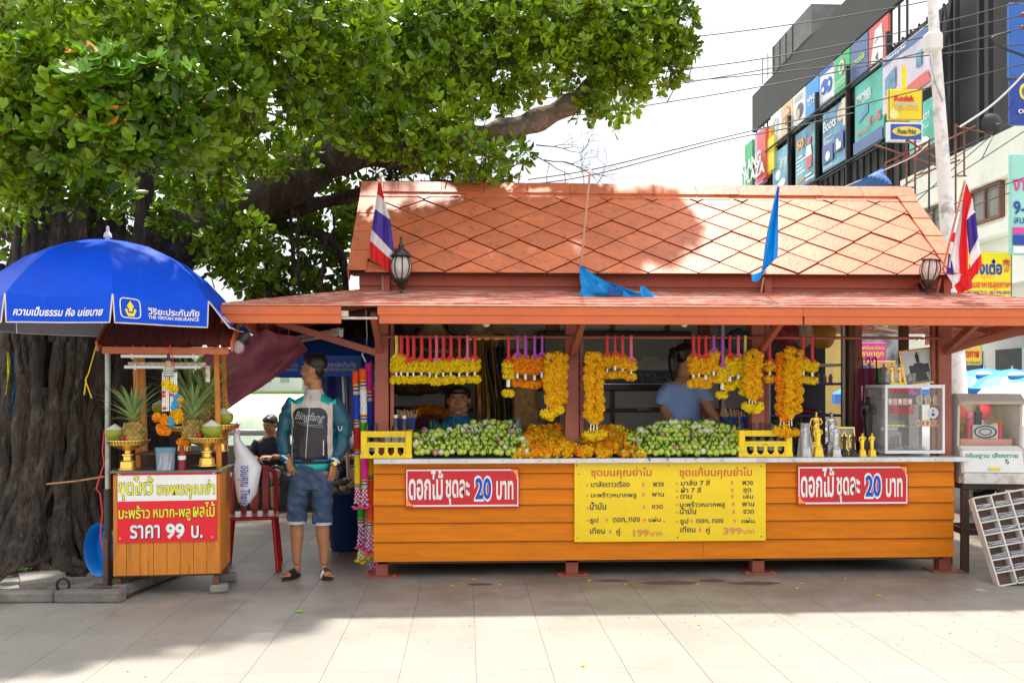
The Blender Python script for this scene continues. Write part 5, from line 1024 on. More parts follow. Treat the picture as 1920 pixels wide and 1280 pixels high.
# ---- heap of loose marigolds on the counter
hc = CT
def heap_h(px, tab):
    for (a, ya), (c, yc) in zip(tab, tab[1:]):
        if a <= px <= c: return ya+(yc-ya)*(px-a)/(c-a)
    return tab[-1][1]
tabM = [(965, 845), (980, 815), (1000, 797), (1035, 788), (1060, 800), (1075, 805), (1085, 800), (1098, 812), (1110, 800), (1140, 795), (1170, 800), (1195, 812), (1215, 845)]
core = MB(); LG_ = M('cut_leaf_green', (.06, .17, .02), .5, .3, 9, isl=.3, sub=.2)
row = 0; cntm = 0
for j in range(7):
    Y = 7.36+.055*j; pyb = 848-7.0*j
    for i in range(26):
        px = 958+i*10.6+(5 if j % 2 else 0)+random.uniform(-3, 3); py = pyb+random.uniform(-2.5, 2.5)
        if not 960 < px < 1205 or py < heap_h(px, tabM)+7 or random.random() < .22: continue
        p = P(px, py, Y); k_ = 'y' if (px < 1005 and py < 820 and random.random() < .5) or (px > 1160 and py < 825) else ('o' if random.random() < .5 else 'g')
        o = linkmesh('marigold_flower', random.choice(FM[k_]), None, p, (random.uniform(-.6, .6)+1.3, random.uniform(-.5, .5), random.uniform(0, 6)), 11.3*Y/FPX*random.uniform(.85, 1.12)); cntm += 1
        tag(o, ('loose yellow' if k_ == 'y' else 'loose deep orange' if k_ == 'o' else 'loose golden')+' marigold bloom heaped on the counter between the two lotus bud piles', 'flower', 'loose marigold blooms heaped on the counter')
# ---- lotus buds
def bud_mesh(mat, seed, open_=0):
    b = MB(); n = 10; prof = [(0, -1.15), (.35, -1.0), (.82, -.55), (1.0, 0), (.86, .55), (.5, .95), (.12, 1.2), (0, 1.25)]
    prof = [(r_*(1+.0*seed), z) for r_, z in prof]; b.lathe(prof, n)
    for q in range(5):      # wrapping outer petals
        a0 = q*1.257+seed; pts = []
        for u in (-1, 0, 1):
            for (rr, z) in ((.5, -.95), (.98, -.3), (1.06, .25), (.74, .8)): a = a0+u*.52*(1 if z < .5 else .55); pts.append((rr*1.03*math.cos(a), rr*1.03*math.sin(a), z+(0 if u else .12)))
        b.add(pts, [(i+4*k_, i+1+4*k_, i+5+4*k_, i+4+4*k_) for k_ in (0, 1) for i in range(3)])
    return b.build('lotus_bud', mat, None, True, me_only=True)
LGm = M('lotus_green', (.48, .66, .05), .5, .18, 1.2, isl=.12, obj=.22, col2=(.74, .84, .22)); LWm = M('lotus_white', (.80, .82, .60), .5, .08, 2, isl=.06, col2=(.62, .72, .35)); LPm = M('lotus_pink', (.55, .22, .28), .5, .2, 2, isl=.12, obj=.2, col2=(.62, .42, .35))
BM = {'g': [bud_mesh(LGm, i) for i in range(3)], 'w': [bud_mesh(LWm, i) for i in range(2)], 'p': [bud_mesh(LPm, i) for i in range(2)]}
tabs = (([(772, 812), (800, 797), (850, 797), (890, 785), (930, 780), (955, 785), (975, 800), (990, 835)], 776, 990, 'in the pile beside the dark bottle crate'), ([(1168, 835), (1180, 812), (1215, 790), (1270, 786), (1330, 785), (1385, 795), (1392, 805)], 1166, 1388, 'in the pile in front of the woman'))
nb = 0
lf = MB()
for tab, xa, xb, where in tabs:
    for j in range(8):
        pyb = 847-7.6*j; Y = 7.355+.045*j
        n = int((xb-xa)/11.4)
        for i in range(n+1):
            px = xa+5+i*11.4+(5.7 if j % 2 else 0)+random.uniform(-2, 2); py = pyb+random.uniform(-2, 2); hh = heap_h(px, tab)
            if px > xb-2 or py < hh+5: continue
            top = py < hh+26; rr = random.random(); k_ = ('w' if rr < .34 else 'p' if rr < .43 else 'g') if top else ('w' if rr < .05 else 'p' if rr < .09 else 'g')
            p = P(px, py, Y); r_ = (6.0 if not top else 6.8)*Y/FPX*random.uniform(.88, 1.12)
            if top: r_ *= 1.08 if k_ == 'w' else 1
            o = linkmesh('lotus_bud', random.choice(BM[k_]), None, p, (R(78)+random.uniform(-.45, .5)-(.5 if top and random.random() < .4 else 0), random.uniform(-.4, .4), random.uniform(-.45, .45)), (r_, r_, r_*random.uniform(1.0, 1.25))); nb += 1
            tag(o, {'g': 'round pale green', 'w': 'opening white', 'p': 'dull pink'}[k_]+' lotus bud lying '+where, 'lotus bud', {'g': 'green', 'w': 'white', 'p': 'pink'}[k_]+' lotus buds '+where)
        for i in range(16):
            px = random.uniform(xa, xb); py = max(heap_h(px, tab)+2, pyb+random.uniform(-5, 5)); p = P(px, py, Y-.02); a = random.uniform(-.9, .9)+(math.pi if random.random() < .35 and j < 1 else 0); L_ = random.uniform(.04, .085); d = Vector((math.sin(a), -.35, math.cos(a)))*L_; w = Vector((math.cos(a), 0, -math.sin(a)))*.006
            if j == 0 and p.z+d.z < CT-.03: d.z = CT-.03-p.z
            lf.add([p-w, p+w, p+d*.6+w*.9+Vector((0, -.012, 0)), p+d, p+d*.6-w*.9+Vector((0, -.012, 0))], [(0, 1, 2, 3, 4)])
for i in range(60):
    px = random.uniform(975, 1200); py = random.uniform(heap_h(px, tabM), 850); p = P(px, py, 7.36+.3*(850-py)/50-.03); a = random.uniform(-1.6, 1.6); L_ = random.uniform(.03, .06); d = Vector((math.sin(a), -.3, math.cos(a)))*L_; w = Vector((math.cos(a), 0, -math.sin(a)))*.005; lf.add([p-w, p+w, p+d], [(0, 1, 2)])
tag(lf.build('pandan_leaf_slips', LG_, None), 'pointed green leaf slips stuck all through the flower piles', 'leaves', kind='stuff')
b = MB()
for xa, xb, hgt in ((776, 985, .17), (985, 1180, .14), (1180, 1384, .17)):
    a, c = XX(xa, 7.6), XX(xb, 7.6); b.prism([(7.47, CT), (7.80, CT), (7.80, CT+hgt), (7.70, CT+hgt)], a, c)
n8 = len(b.v)
b.v = [(p[1], p[0], p[2]) for p in b.v]; tag(b.build('bed_of_stems', M('stem_bed', (.03, .07, .015), .8, .4, 30), None), 'dark bed of bundled stems under the lotus and marigold piles', 'stems', kind='stuff')
# ---- crates and bottles
CY = M('crate_yellow', (.88, .62, .004), .42, .08, 9, dirt=((.30, .16, .02), .35, 14)); BOT = M('brown_bottle_glass', (.035, .02, .012), .12, .2, spec=.6); CAPM = M('cream_cap', (.75, .70, .55), .4); LABM = M('bottle_label', (.45, .5, .5), .5, .2)
bb = MB(); bb.lathe([(.0, 0), (.028, 0), (.030, .006), (.030, .125), (.024, .155), (.013, .18), (.012, .215), (.014, .216), (.014, .222), (.0, .222)], 14); BOTm = bb.build('body', BOT, None, True, me_only=True)
bb = MB(); bb.lathe([(0, .216), (.0155, .216), (.0155, .238), (0, .239)], 12); CAPm = bb.build('cap', CAPM, None, True, me_only=True); bb = MB(); bb.lathe([(.0305, .03), (.0305, .10)], 14); LABm = bb.build('label', LABM, None, True, me_only=True)
def bottle(p, label, cap=True, group='dark oil bottles standing in the yellow crates'):
    t = thing('oil_bottle', label, 'bottle', p, group=group); t.scale = (1.1, 1.1, 1.15); linkmesh('body', BOTm, t); linkmesh('label', LABm, t)
    if cap: linkmesh('cap', CAPm, t)
def crate(px0, px1, where, Y=7.37):
    a, c = XX(px0, Y), XX(px1, Y); w = c-a; h = .215; d = .30; t = thing('bottle_crate', 'yellow plastic bottle crate '+where, 'crate', ((a+c)/2, Y, CT+.002), group='yellow bottle crates on the counter')
    X0, X1 = -w/2, w/2; q = MB(); q.bx(X0+.01, X1-.01, .01, d-.01, 0, .012); q.build('base', CY, t)
    for (x, y) in ((X0, 0), (X1-.05, 0), (X0, d-.05), (X1-.05, d-.05)): q = MB(); q.bx(x, x+.05, y, y+.05, .0, h, ch=.006); q.build('corner_post', CY, t)
    for y in (0, d-.018): q = MB(); q.bx(X0+.05, X1-.05, y+.002, y+.016, h-.05, h-.002, ch=.003); q.build('top_band', CY, t)
    for y in (0, d-.018): q = MB(); q.bx(X0+.05, X1-.05, y+.002, y+.016, .105, .125, ch=.003); q.build('middle_rail', CY, t)
    for x in (X0+.002, X1-.018): q = MB(); q.bx(x, x+.016, .05, d-.05, .0, .12, ch=.003); q.bx(x, x+.016, .05, d-.05, h-.05, h-.002); q.build('end_panel', CY, t)
    for y in (0, d-.018):
        q = MB(); n = 4; cw = (w-.1)/n
        q.bx(X0+.05, X1-.05, y+.004, y+.014, .085, .104); q.bx(X0+.05, X1-.05, y+.004, y+.014, .0, .022)
        for i in range(n+1): x = X0+.05+cw*i; q.bx(max(X0+.05, x-.013), min(X1-.05, x+.013), y+.004, y+.014, .0225, .0845)
        for i in range(n): x = X0+.05+cw*i; q.add([(x+.013, y+.004, .022), (x+.032, y+.004, .022), (x+.013, y+.004, .045)], [(0, 1, 2)]); x += cw; q.add([(x-.013, y+.004, .022), (x-.032, y+.004, .022), (x-.013, y+.004, .045)], [(0, 1, 2)])
        q.build('slotted_panel', CY, t)
    q = MB()
    for i in range(8): x = X0+.06+(w-.12)*i/8; q.beam((x, -.001, h-.045), (x+(w-.12)/8, -.001, h-.008), .004, .004); q.beam((x+(w-.12)/8, -.0015, h-.045), (x, -.0015, h-.008), .004, .004)
    q.build('lattice_ribs', CY, t)
    for y in (-.001,): q = MB(); q.bx(X0-.003, X0+.06, y, y+.004, .0, .035, ch=.001); q.bx(X1-.06, X1+.003, y, y+.004, .0, .035, ch=.001); q.build('corner_lug', CY, t)
    return a, c
a, c = crate(676, 772, 'at the kiosk corner with three capped bottles standing high')
for i, (px, up) in enumerate(((688, 0), (704, 0), (724, .045), (741, .05), (757, .045))): p = P(px, 800, 7.44 if up else 7.46); bottle((p.x, p.y+(.06 if up else 0), CT+.016+up), ['bottle in the first slot of the corner crate', 'bottle in the second slot of the corner crate', 'tall capped bottle nearest the kiosk post', 'tall orange-capped bottle in the middle of three', 'tall capped bottle nearest the lotus pile'][i], bool(up))
a, c = crate(1386, 1486, 'in front of the third post under the thick garland')
for i, (px, up) in enumerate(((1393, .06), (1412, 0), (1428, 0), (1446, 0), (1460, 0))): p = P(px, 800, 7.46); bottle((p.x, p.y+(.10 if up else 0), CT+.016+up), ['uncapped dark bottle standing behind the second crate', 'bottle in the first slot of the second crate', 'bottle in the second slot of the second crate', 'bottle in the third slot of the second crate', 'bottle in the last slot of the second crate'][i], False)
b = MB()
for u in (-1, 1): b.add([(q[0]+u*.012, 0, q[1]) for q in ((-.008, 0), (0, .006), (.010, .0), (.004, -.003))], [(0, 1, 2, 3)])
for px in (1434,): p = P(px, 832, 7.37); pt = M('crate_mark', (.15, .06, .02), .5); o = b.build('crate_print', pt, bpy.data.objects['bottle_crate.001']); o.location = (p.x-bpy.data.objects['bottle_crate.001'].location.x, .001, .098)
# ---- trays of incense sticks
SK_ = M('incense_stick', (.62, .45, .26), .7, .2, 30, isl=.25); BX_ = M('navy_plastic_box', (.01, .03, .25), .4, .1)
def stick_box(px0, px1, py0, py1, Y, lab):
    a, c = P(px0, py0, Y), P(px1, py1, Y); t = thing('incense_tray', lab, 'tray', ((a.x+c.x)/2, Y, CT)); h = a.z-CT; w = c.x-a.x
    q = MB(); q.bx(-w/2, w/2, 0, .008, 0, h); q.bx(-w/2, w/2, .19, .198, 0, h); q.bx(-w/2, -w/2+.008, .009, .189, 0, h); q.bx(w/2-.008, w/2, .009, .189, 0, h); q.bx(-w/2+.009, w/2-.009, .009, .189, 0, .01); q.build('tray_body', BX_, t)
    q = MB(); q.bx(-w/2-.01, w/2+.01, -.005, .0, h-.02, h); q.build('rim', BX_, t)
    for i in range(70):
        x = random.uniform(-w/2+.01, w/2-.01); y = random.uniform(.03, .17); z = h-.05; l = random.uniform(.06, .12); k_ = Vector((random.uniform(-.03, .03), random.uniform(-.03, .01), l)); q = MB(); q.cyl((x, y, z), Vector((x, y, z))+k_, .0045, n=5)
        q.build('incense_bundle', SK_ if random.random() > .1 else M('incense_red', (.6, .05, .04), .6), t)
stick_box(742, 778, 783, 850, 7.78, 'navy tray of incense stick bundles behind the corner crate'); stick_box(1358, 1402, 781, 850, 7.78, 'navy tray of incense stick bundles behind the second crate')
# ---- small statues
def statue(px, pyb, hpx, Y, mat, lab, ped=.3, matp=None, wpx=None, z0=None, name='lady_statue'):
    z = CT+.001 if z0 is None else z0; s_ = (Y/FPX)*hpx; x = XX(px, Y); t = thing(name, lab, 'statuette', (x, Y, z), random.uniform(-.15, .15), group='small standing lady statues on the counter')
    hp = s_*ped; hf = s_-hp; pw = s_*.155; q = MB()
    q.lathe([(pw*1.25, 0), (pw*1.25, hp*.22), (pw*1.1, hp*.25), (pw*1.02, hp*.8), (pw*.85, hp*.86), (pw*.85, hp)], 4, rz=math.pi/4); q.build('pedestal', matp or mat, t)
    if pw: pass
    f = MB(); u = hf
    f.loft([(0, 0, hp-.0, .10*u, .085*u), (0, 0, hp+.05*u, .105*u, .085*u), (0, 0, hp+.28*u, .105*u, .08*u), (0, 0, hp+.47*u, .125*u, .085*u), (0, 0, hp+.60*u, .095*u, .07*u), (0, 0, hp+.72*u, .125*u, .08*u), (0, 0, hp+.80*u, .145*u, .07*u), (0, 0, hp+.835*u, .06*u, .05*u), (0, 0, hp+.86*u, .04*u, .04*u)], 14)
    f.ell((0, -.005*u, hp+.925*u), (.052*u, .058*u, .075*u), 12, 8); f.ell((0, .01*u, hp+.965*u), (.058*u, .06*u, .05*u), 10, 6)
    f.tube([(-.13*u, 0, hp+.79*u), (-.19*u, .01*u, hp+.66*u), (-.19*u, -.03*u, hp+.55*u), (-.15*u, -.07*u, hp+.45*u)], [.045*u, .038*u, .032*u, .028*u], 8); f.tube([(.13*u, 0, hp+.79*u), (.2*u, .02*u, hp+.64*u), (.10*u, -.05*u, hp+.56*u)], [.045*u, .036*u, .03*u], 8)
    o = linkmesh('figure', remesh(f, u*.018, 1), t); o.data.materials.append(mat)
    q = MB(); q.beam((-.16*u, -.085*u, hp+.5*u), (-.13*u, -.09*u, hp+.01*u), .018*u, .012*u); q.build('sword', mat, t); q = MB(); q.tube([(.12*u, -.06*u, hp+.80*u), (0, -.085*u, hp+.68*u), (-.10*u, -.06*u, hp+.52*u), (-.1*u, -.05*u, hp+.3*u)], [.02*u, .024*u, .022*u, .014*u], 6, flat=.5); q.build('sash', mat, t, True)
BRZ = M('dark_bronze', (.045, .038, .035), .35, .3, 20, metal=.6); SIL = M('silver_metal', (.55, .56, .60), .3, .15, 20, metal=.85); YGD = M('yellow_gilt', (.95, .66, .05), .35, .1, 20, metal=.35)
for a in ((1530, 846, 82, 7.62, GOLD, 'larger gold lady statue, second row'), (1534, 850, 60, 7.42, YGD, 'smaller yellow-gold lady statue in front of the larger gold one'), (1559, 846, 80, 7.62, SIL, 'larger silver lady statue, second row'), (1567, 850, 60, 7.42, SIL, 'smaller silver lady statue in front of the larger silver one'),
          (1583, 850, 44, 7.42, BRZ, 'small dark statue nearest the silver ones'), (1600, 850, 44, 7.42, BRZ, 'small dark statue beside the two small gold ones'), (1617, 850, 44, 7.42, YGD, 'first of two small yellow statues beside the dark ones'), (1635, 850, 44, 7.42, YGD, 'small yellow statue nearest the glass cabinet')): statue(*a)
statue(1628, 840, 108, 7.74, BRZ, 'tallest dark bronze lady statue in front of the furled parasols'); statue(1501, 846, 72, 7.6, BRZ, 'dark statue behind the one wrapped in clear film')
statue(1510, 850, 62, 7.45, SIL, 'silver statue wrapped in clear plastic film'); q = MB()
q.grid(lambda u, v: ((.062-.03*v)*math.cos(u*6.2832)*(1+.16*math.sin(u*40+v*5)), (.055-.028*v)*math.sin(u*6.2832)*(1+.12*math.sin(u*33)), v*.268), 36, 8); o = q.build('plastic_film', M('clear_film', (.9, .92, .95), .15, 0, alpha=.28, bump=.3), None, True); o.location = (XX(1510, 7.45), 7.45, CT+.002); tag(o, 'crumpled clear film round the silver statue', 'film')
# framed gold icon between them
t = thing('small_picture', 'small gold framed icon leaning behind the dark statues', 'picture', (XX(1592, 7.55), 7.58, CT)); q = MB(); w = .074; h = .235; q.bx(-w, w, 0, .012, 0, h, ch=.002); q.build('frame', GOLD, t); q = MB(); q.bx(-w+.01, w-.01, -.002, -.0005, .012, h-.012); q.build('print', M('icon_print', (.30, .30, .26), .5, .5, 18), t); t.rotation_euler = (R(-8), 0, 0)
q = MB(); q.loft([(-.02, -.005, .03, .03, .003), (-.02, -.005, .1, .022, .003), (-.02, -.005, .15, .03, .003), (-.02, -.005, .19, .012, .003)], 10); q.loft([(.03, -.005, .06, .02, .003), (.03, -.005, .12, .018, .003), (.03, -.005, .17, .01, .003)], 10); q.build('icon_figures', GOLD, t)
# ---- glass cabinet
ca, cb = P(1660, 718, 7.44), P(1772, 845, 7.44); cw, ch_ = cb.x-ca.x, ca.z-CT-.02; t = thing('display_cabinet', 'white framed glass cabinet of amulets with red Thai lettering at the counter end', 'cabinet', (ca.x, 7.44, CT)); cd = .40
AL = M('white_aluminium', (.80, .80, .80), .35, .04); fr = .020
for (x0_, x1_, y0_, y1_, z0_, z1_) in ((0, fr, 0, fr, .02, ch_), (cw-fr, cw, 0, fr, .02, ch_), (fr, cw-fr, 0, fr, .02, .02+fr*1.3), (fr, cw-fr, 0, fr, ch_-fr, ch_), (-.03, 0-.001, cd-fr, cd, .02, ch_), (cw-fr, cw, cd-fr, cd, .02, ch_), (0, fr*.7, fr, cd-fr, ch_-fr*.8, ch_-.001), (cw-fr*.7, cw, fr, cd-fr, ch_-fr*.8, ch_-.001), (0, fr*.7, fr, cd-fr, .021, .035), (fr, cw-fr, cd-fr, cd, .021, .035)):
    q = MB(); q.bx(x0_, x1_, y0_, y1_, z0_, z1_, ch=.002); q.build('frame', AL, t)
q = MB(); q.bx(fr, cw-fr, .008, .012, .02+fr, ch_-fr); q.build('front_glass', GLASS, t); q = MB(); q.bx(.004, .007, fr, cd-fr, .04, ch_-fr); q.build('side_glass', GLASS, t)
q = MB(); q.bx(-.002, cw+.002, -.002, cd, ch_+.001, ch_+.008); q.build('top_plate', AL, t)
def cz(py): return ZZ(1716, py, 7.6)-CT
for py in (758, 798): q = MB(); q.bx(.02, cw-.02, .03, cd-.03, cz(py)-.004, cz(py)); q.build('shelf', M('shelf_glass', (.5, .55, .55), .1, .1, alpha=.55), t)
q = MB(); q.bx(.02, cw-.02, .03, cd-.03, .036, .04); q.build('floor', WHITE, t)
AMU = [M('amulet_orange', (.85, .35, .12), .5), M('amulet_pink', (.75, .42, .35), .5), GOLD]
for i in range(5): q = MB(); x = .045+.042*i; q.bx(x, x+.034, .05, .055, cz(758)+.002, cz(758)+.05); o = q.build('amulet_card', AMU[1], t); q = MB(); q.ell((x+.017, .048, cz(758)+.026), (.012, .003, .018), 12, 6); q.build('amulet', AMU[0] if i % 2 else WHITE, o, True)
for i in range(3): x = cw-.19+.07*i; q = MB(); q.tube([(x+.03*math.cos(a)*.8, .05, cz(758)+.04+.036*math.sin(a)) for a in np.linspace(0, 6.283, 15)[:-1]], .004, 6, closed=True); q.build('gold_pendant', GOLD, t, True); q = MB(); q.ell((x, .052, cz(758)+.038), (.02, .003, .028), 12, 6); q.build('amulet', M('amulet_grey', (.3, .28, .26), .5), t, True)
for i in range(5): q = MB(); x = cw-.215+.039*i; q.bx(x, x+.032, .05, .056, cz(798)+.002, cz(798)+.052); o = q.build('amulet_card', AMU[0] if i else AMU[1], t); q = MB(); q.bx(x+.010, x+.022, .046, .049, cz(798)+.012, cz(798)+.04); q.build('amulet', BRW, o)
for i in range(4): q = MB(); q.tube([(.05+.04*i, .06, cz(798)+.002), (.05+.04*i, .06, cz(798)+.012)], .02, 14); q.build('gold_tin', GOLD, t, True); q = MB(); q.tube([(.05+.04*i, .06, cz(798)+.0125), (.05+.04*i, .06, cz(798)+.05)], .018, 14); q.build('clear_lid', GLASS, t, True)
for i in range(26): x = random.uniform(.05, cw-.08); y = random.uniform(.04, .3); q = MB(); q.box((x, y, .045+.003*i*.4), (.06, .045, .0015), Matrix.Rotation(random.uniform(-1, 1), 3, 'Z') @ Matrix.Rotation(random.uniform(-.15, .15), 3, 'X')); q.build('leaflet', M('leaflet_'+'abc'[i % 3], ((.55, .55, .62), (.3, .35, .6), (.65, .6, .5))[i % 3], .6), t)
q = MB(); q.bx(fr, cw-fr, cd-.025, cd-.022, .036, ch_-fr); q.build('back_panel', M('smoky_pane', (.33, .30, .30), .3, .5, 4, alpha=.5), t)
q = MB(); q.prism([(.10, .06), (.12, .06), (.12, .13), (.14, .155), (.19, .165), (.21, .14), (.21, .06), (.23, .06), (.23, .19), (.10, .19)], .2, .21); q.build('arch_stand', M('plywood', (.4, .37, .32), .6), t)
q = MB(); CRd = M('red_glass_letters', (.65, .02, .04), .5)
q.fit('หลวงพ่อคูณ', .045, .27, cz(741), cz(722), .004, off=.02); q.fit('วัดบ้านไร่', .045, .24, cz(774), cz(758)+.0, .004, off=.02); q.build('lettering', CRd, t)
q = MB(); q.cyl((cw-.10, .006, cz(773)), (cw-.10, .002, cz(773)), .045, n=28); o = q.build('round_sticker', WHITE, t); q = MB(); q.cyl((cw-.10, .0015, cz(773)), (cw-.10, .0005, cz(773)), .041, .041, 28); q.build('sticker_ring', M('sticker_grey', (.6, .6, .6), .5), o); q = MB(); q.ell((cw-.10, 0, cz(776)), (.016, .002, .012), 10, 5); q.ell((cw-.10, 0, cz(769)), (.007, .002, .01), 8, 5); q.build('seated_emblem', BP, o)
# framed photograph and cased statues on the cabinet
ct_ = CT+ch_+.008
t = thing('framed_photograph', 'gold framed black and white photograph of a monument on top of the cabinet', 'picture', (XX(1728, 7.5), 7.50, ct_)); w, h = .148, .30; t.rotation_euler = (R(-9), R(-7), R(6))
for (a, c, d, e) in ((-w, w, 0, .014), (-w, w, h-.014, h), (-w, -w+.014, .0142, h-.0142), (w-.014, w, .0142, h-.0142)): q = MB(); q.bx(a, c, -.012, .012, d, e, ch=.003); q.build('frame', GOLD, t)
q = MB(); q.bx(-w+.01, w-.01, -.003, .006, .01, h-.01); q.build('photo', M('photo_sky', (.52, .55, .54), .35, .08, 5), t); DKP = M('photo_dark', (.035, .035, .035), .4, .6, 30); MDP = M('photo_mid', (.16, .16, .16), .4, .7, 40, col2=(.45, .45, .45))
q = MB(); q.add([(-w+.014, -.004, .014), (w-.014, -.004, .014), (w-.014, -.004, .10), (-w+.014, -.004, .10)], [(0, 1, 2, 3)]); q.build('photo_ground', MDP, t)
q = MB()
for pl in ([(-.085, .10), (.09, .10), (.09, .17), (.035, .17), (.035, .18), (-.04, .18), (-.04, .165), (-.085, .165)], [(-.055, .03), (.065, .03), (.05, .10), (-.035, .10)], [(-.012, .182), (.016, .182), (.018, .245), (.012, .255), (.010, .275), (-.002, .275), (-.006, .255), (-.018, .25)]): q.add([(x+.005, -.0052, z) for x, z in pl], [tuple(range(len(pl)))])
q.build('photo_monument', DKP, t)
for i, (px, m_, lb) in enumerate(((1657, BRZ, 'dark statuette in a clear case on the cabinet'), (1673, GOLD, 'gold statuette in a gilded clear case on the cabinet'), (1688, GOLD, 'gilded clear case nearest the framed photograph'))):
    Y = 7.52; z = ct_; statue(px, 718, 40, Y, m_, lb, .12, z0=z); x = XX(px, Y); t = thing('clear_case', 'clear plastic case round the '+('dark' if i == 0 else 'first gold' if i == 1 else 'second gold')+' statuette on the cabinet', 'case', (x, Y, z)); q = MB()
    q.bx(-.03, .03, -.03, .03, .0, .165); q.add([(-.03, -.03, .165), (.03, -.03, .165), (.03, .03, .165), (-.03, .03, .165), (-.012, -.012, .19), (.012, -.012, .19), (.012, .012, .19), (-.012, .012, .19)], [(0, 1, 5, 4), (1, 2, 6, 5), (2, 3, 7, 6), (3, 0, 4, 7), (4, 5, 6, 7)]); q.build('cover', GLASS, t)
    q = MB(); q.bx(-.034, .034, -.034, .034, 0, .014); q.build('base', YGD if i else BLACK, t)
# furled parasols standing by the inner post
for i, (px, c_, lb) in enumerate(((1614, (.14, .01, .04), 'maroon furled parasol nearest the inner post'), (1628, (.25, .02, .07), 'dark red furled parasol with a hooked handle'), (1640, (.02, .20, .06), 'bright green furled parasol'), (1622, (.22, .03, .38), 'purple furled parasol low among the others'), (1606, (.10, .02, .2), 'dark violet furled parasol against the post'))):
    Y = 7.86+.03*i; zt = ZZ(px, 690 if i < 3 else 720, Y); zb = CT-.1; x = XX(px, Y); t = thing('furled_parasol', lb, 'umbrella', (x, Y, zb), group='furled parasols standing at the counter end'); Lh = zt-zb; q = MB()
    q.grid(lambda u, v: ((.016+.030*math.sin(v*2.6)**.7)*(1+.28*math.sin(u*6.283*7))*math.cos(u*6.283)+.03*(v-.5), (.016+.030*math.sin(v*2.6)**.7)*(1+.28*math.sin(u*6.283*7))*math.sin(u*6.283), v*Lh), 42, 8); q.build('cloth', M('parasol_cloth_%s' % 'abcde'[i], c_, .6, .2, 12), t, True)
    q = MB(); hk = [(.015, 0, Lh-.02), (.015, 0, Lh+.07)]+[(.015-.018+.018*math.cos(a), 0, Lh+.07+.02*math.sin(a)) for a in np.linspace(.3, 3.1, 6)]+[(-.021, 0, Lh+.05)]; q.tube(hk, .006, 6); q.build('handle', WOODB if i % 2 else BLACK, t, True)
# ---- shelves and goods inside
INW = M('shelf_cream', (.50, .49, .46), .6, .1); PUR = M('purple_shelf_cloth', (.10, .06, .30), .6, .2); GC = M('gold_brocade', (.28, .13, .015), .42, .5, 16, metal=.2, col2=(.42, .22, .04)); BC = M('black_gold_brocade', (.02, .015, .012), .5, .3, 60, dirt=((.45, .28, .05), .35, 60))
t = thing('shelf_unit', 'cream framed shelf unit with purple shelves at the street end inside', 'shelf', (XX(1520, 8.7), 8.7, .12)); xa, xb = XX(1436, 8.7)-t.location.x, XX(1578, 8.7)-t.location.x
for x in (xa, xb): q = MB(); q.bx(x, x+.04, -.02, .02, 0, 2.12); q.build('upright', INW, t)
for z, m_ in ((.78, INW), (1.12, PUR), (1.42, PUR), (1.60, INW)): q = MB(); q.bx(xa, xb, -.0, .4, z-.012, z+.012); q.build('shelf_board', m_, t)
q = MB(); q.bx(xa, xb, .40, .42, 0, 2.1); q.build('back_board', M('dark_back_board', (.05, .055, .065), .7, .4, 3), t)
q = MB(); q.bx(XX(1350, 8.75), XX(1356, 8.75), 8.7, 8.74, .12, 2.15); tag(q.build('shelf_upright', INW, None), 'pale upright of the shelf behind the woman', 'post')
CL = M('clay_figurines', (.4, .28, .24), .7, .3, 30)
for i in range(22):
    x = xa+.06+(xb-xa-.1)*i/22; h = random.uniform(.06, .10); o = thing('clay_figurine', 'tiny painted clay figurine in the row on the purple shelf', 'figurine', (t.location.x+x, 8.74+.04*(i % 2), 1.552), group='row of tiny clay figurines on the purple shelf'); q = MB(); q.lathe([(.014, 0), (.012, h*.5), (.016, h*.7), (.006, h*.8), (0, h*.82)], 7); q.ell((0, 0, h*.9), (.009, .009, .012), 6, 5); q.build('figure', CL, o, True)
def bundle(nm, lab, cat, c, r_, mt, sq=.25, seed=1):
    q = MB(); q.ell((0, 0, 0), r_, 22, 14); rn = random.Random(seed); q.v = [tuple(Vector(v)*(1+sq*noise.noise(Vector(v)*9+Vector((seed*7, 0, 0))))) for v in q.v]; o = q.build(nm, mt, None, 'all'); o.location = c; tag(o, lab, cat)
for i, (px, py, Y, r_, c_, nm, lab, cat) in enumerate(((1475, 624, 8.6, (.13, .1, .12), (.30, .02, .03), 'cloth_bundle', 'red cloth bundle on the top shelf', 'bundle'), (1507, 620, 8.6, (.10, .1, .15), (.42, .36, .28), 'carton_stack', 'beige wrapped parcel on the top shelf', 'parcel'), (1540, 628, 8.6, (.14, .1, .12), (.45, .22, .04), 'orange_parcel', 'orange parcel in clear film on the top shelf', 'parcel'),
      (1500, 772, 8.8, (.2, .1, .04), (.10, .02, .02), 'folded_cloth', 'folded dark red cloth on the middle shelf', 'cloth'), (1460, 790, 8.8, (.12, .1, .05), (.08, .09, .05), 'folded_cloth', 'folded dark green cloth on the middle shelf', 'cloth'),
      (1390, 640, 8.8, (.18, .1, .12), (.06, .09, .14), 'plastic_bag', 'dark blue bag hung high behind the third post', 'bag'))): bundle(nm, lab, cat, P(px, py, Y), r_, M('bundle_%s' % 'abcdef'[i], c_, .5, .3, 10), .3, i)
bundle('wrapped_parcel', 'large brown parcel in shiny film under the yellow garlands', 'parcel', P(785, 700, 8.7), (.36, .12, .20), M('brown_film', (.10, .065, .03), .2, .5, 14, dirt=((.4, .33, .2), .35, 20)), .3, 9)
bundle('wrapped_parcel', 'upper brown parcel in shiny film behind the red ribbons', 'parcel', P(810, 650, 8.8), (.30, .12, .17), M('brown_film', (.1, .06, .03), .2), .3, 12)
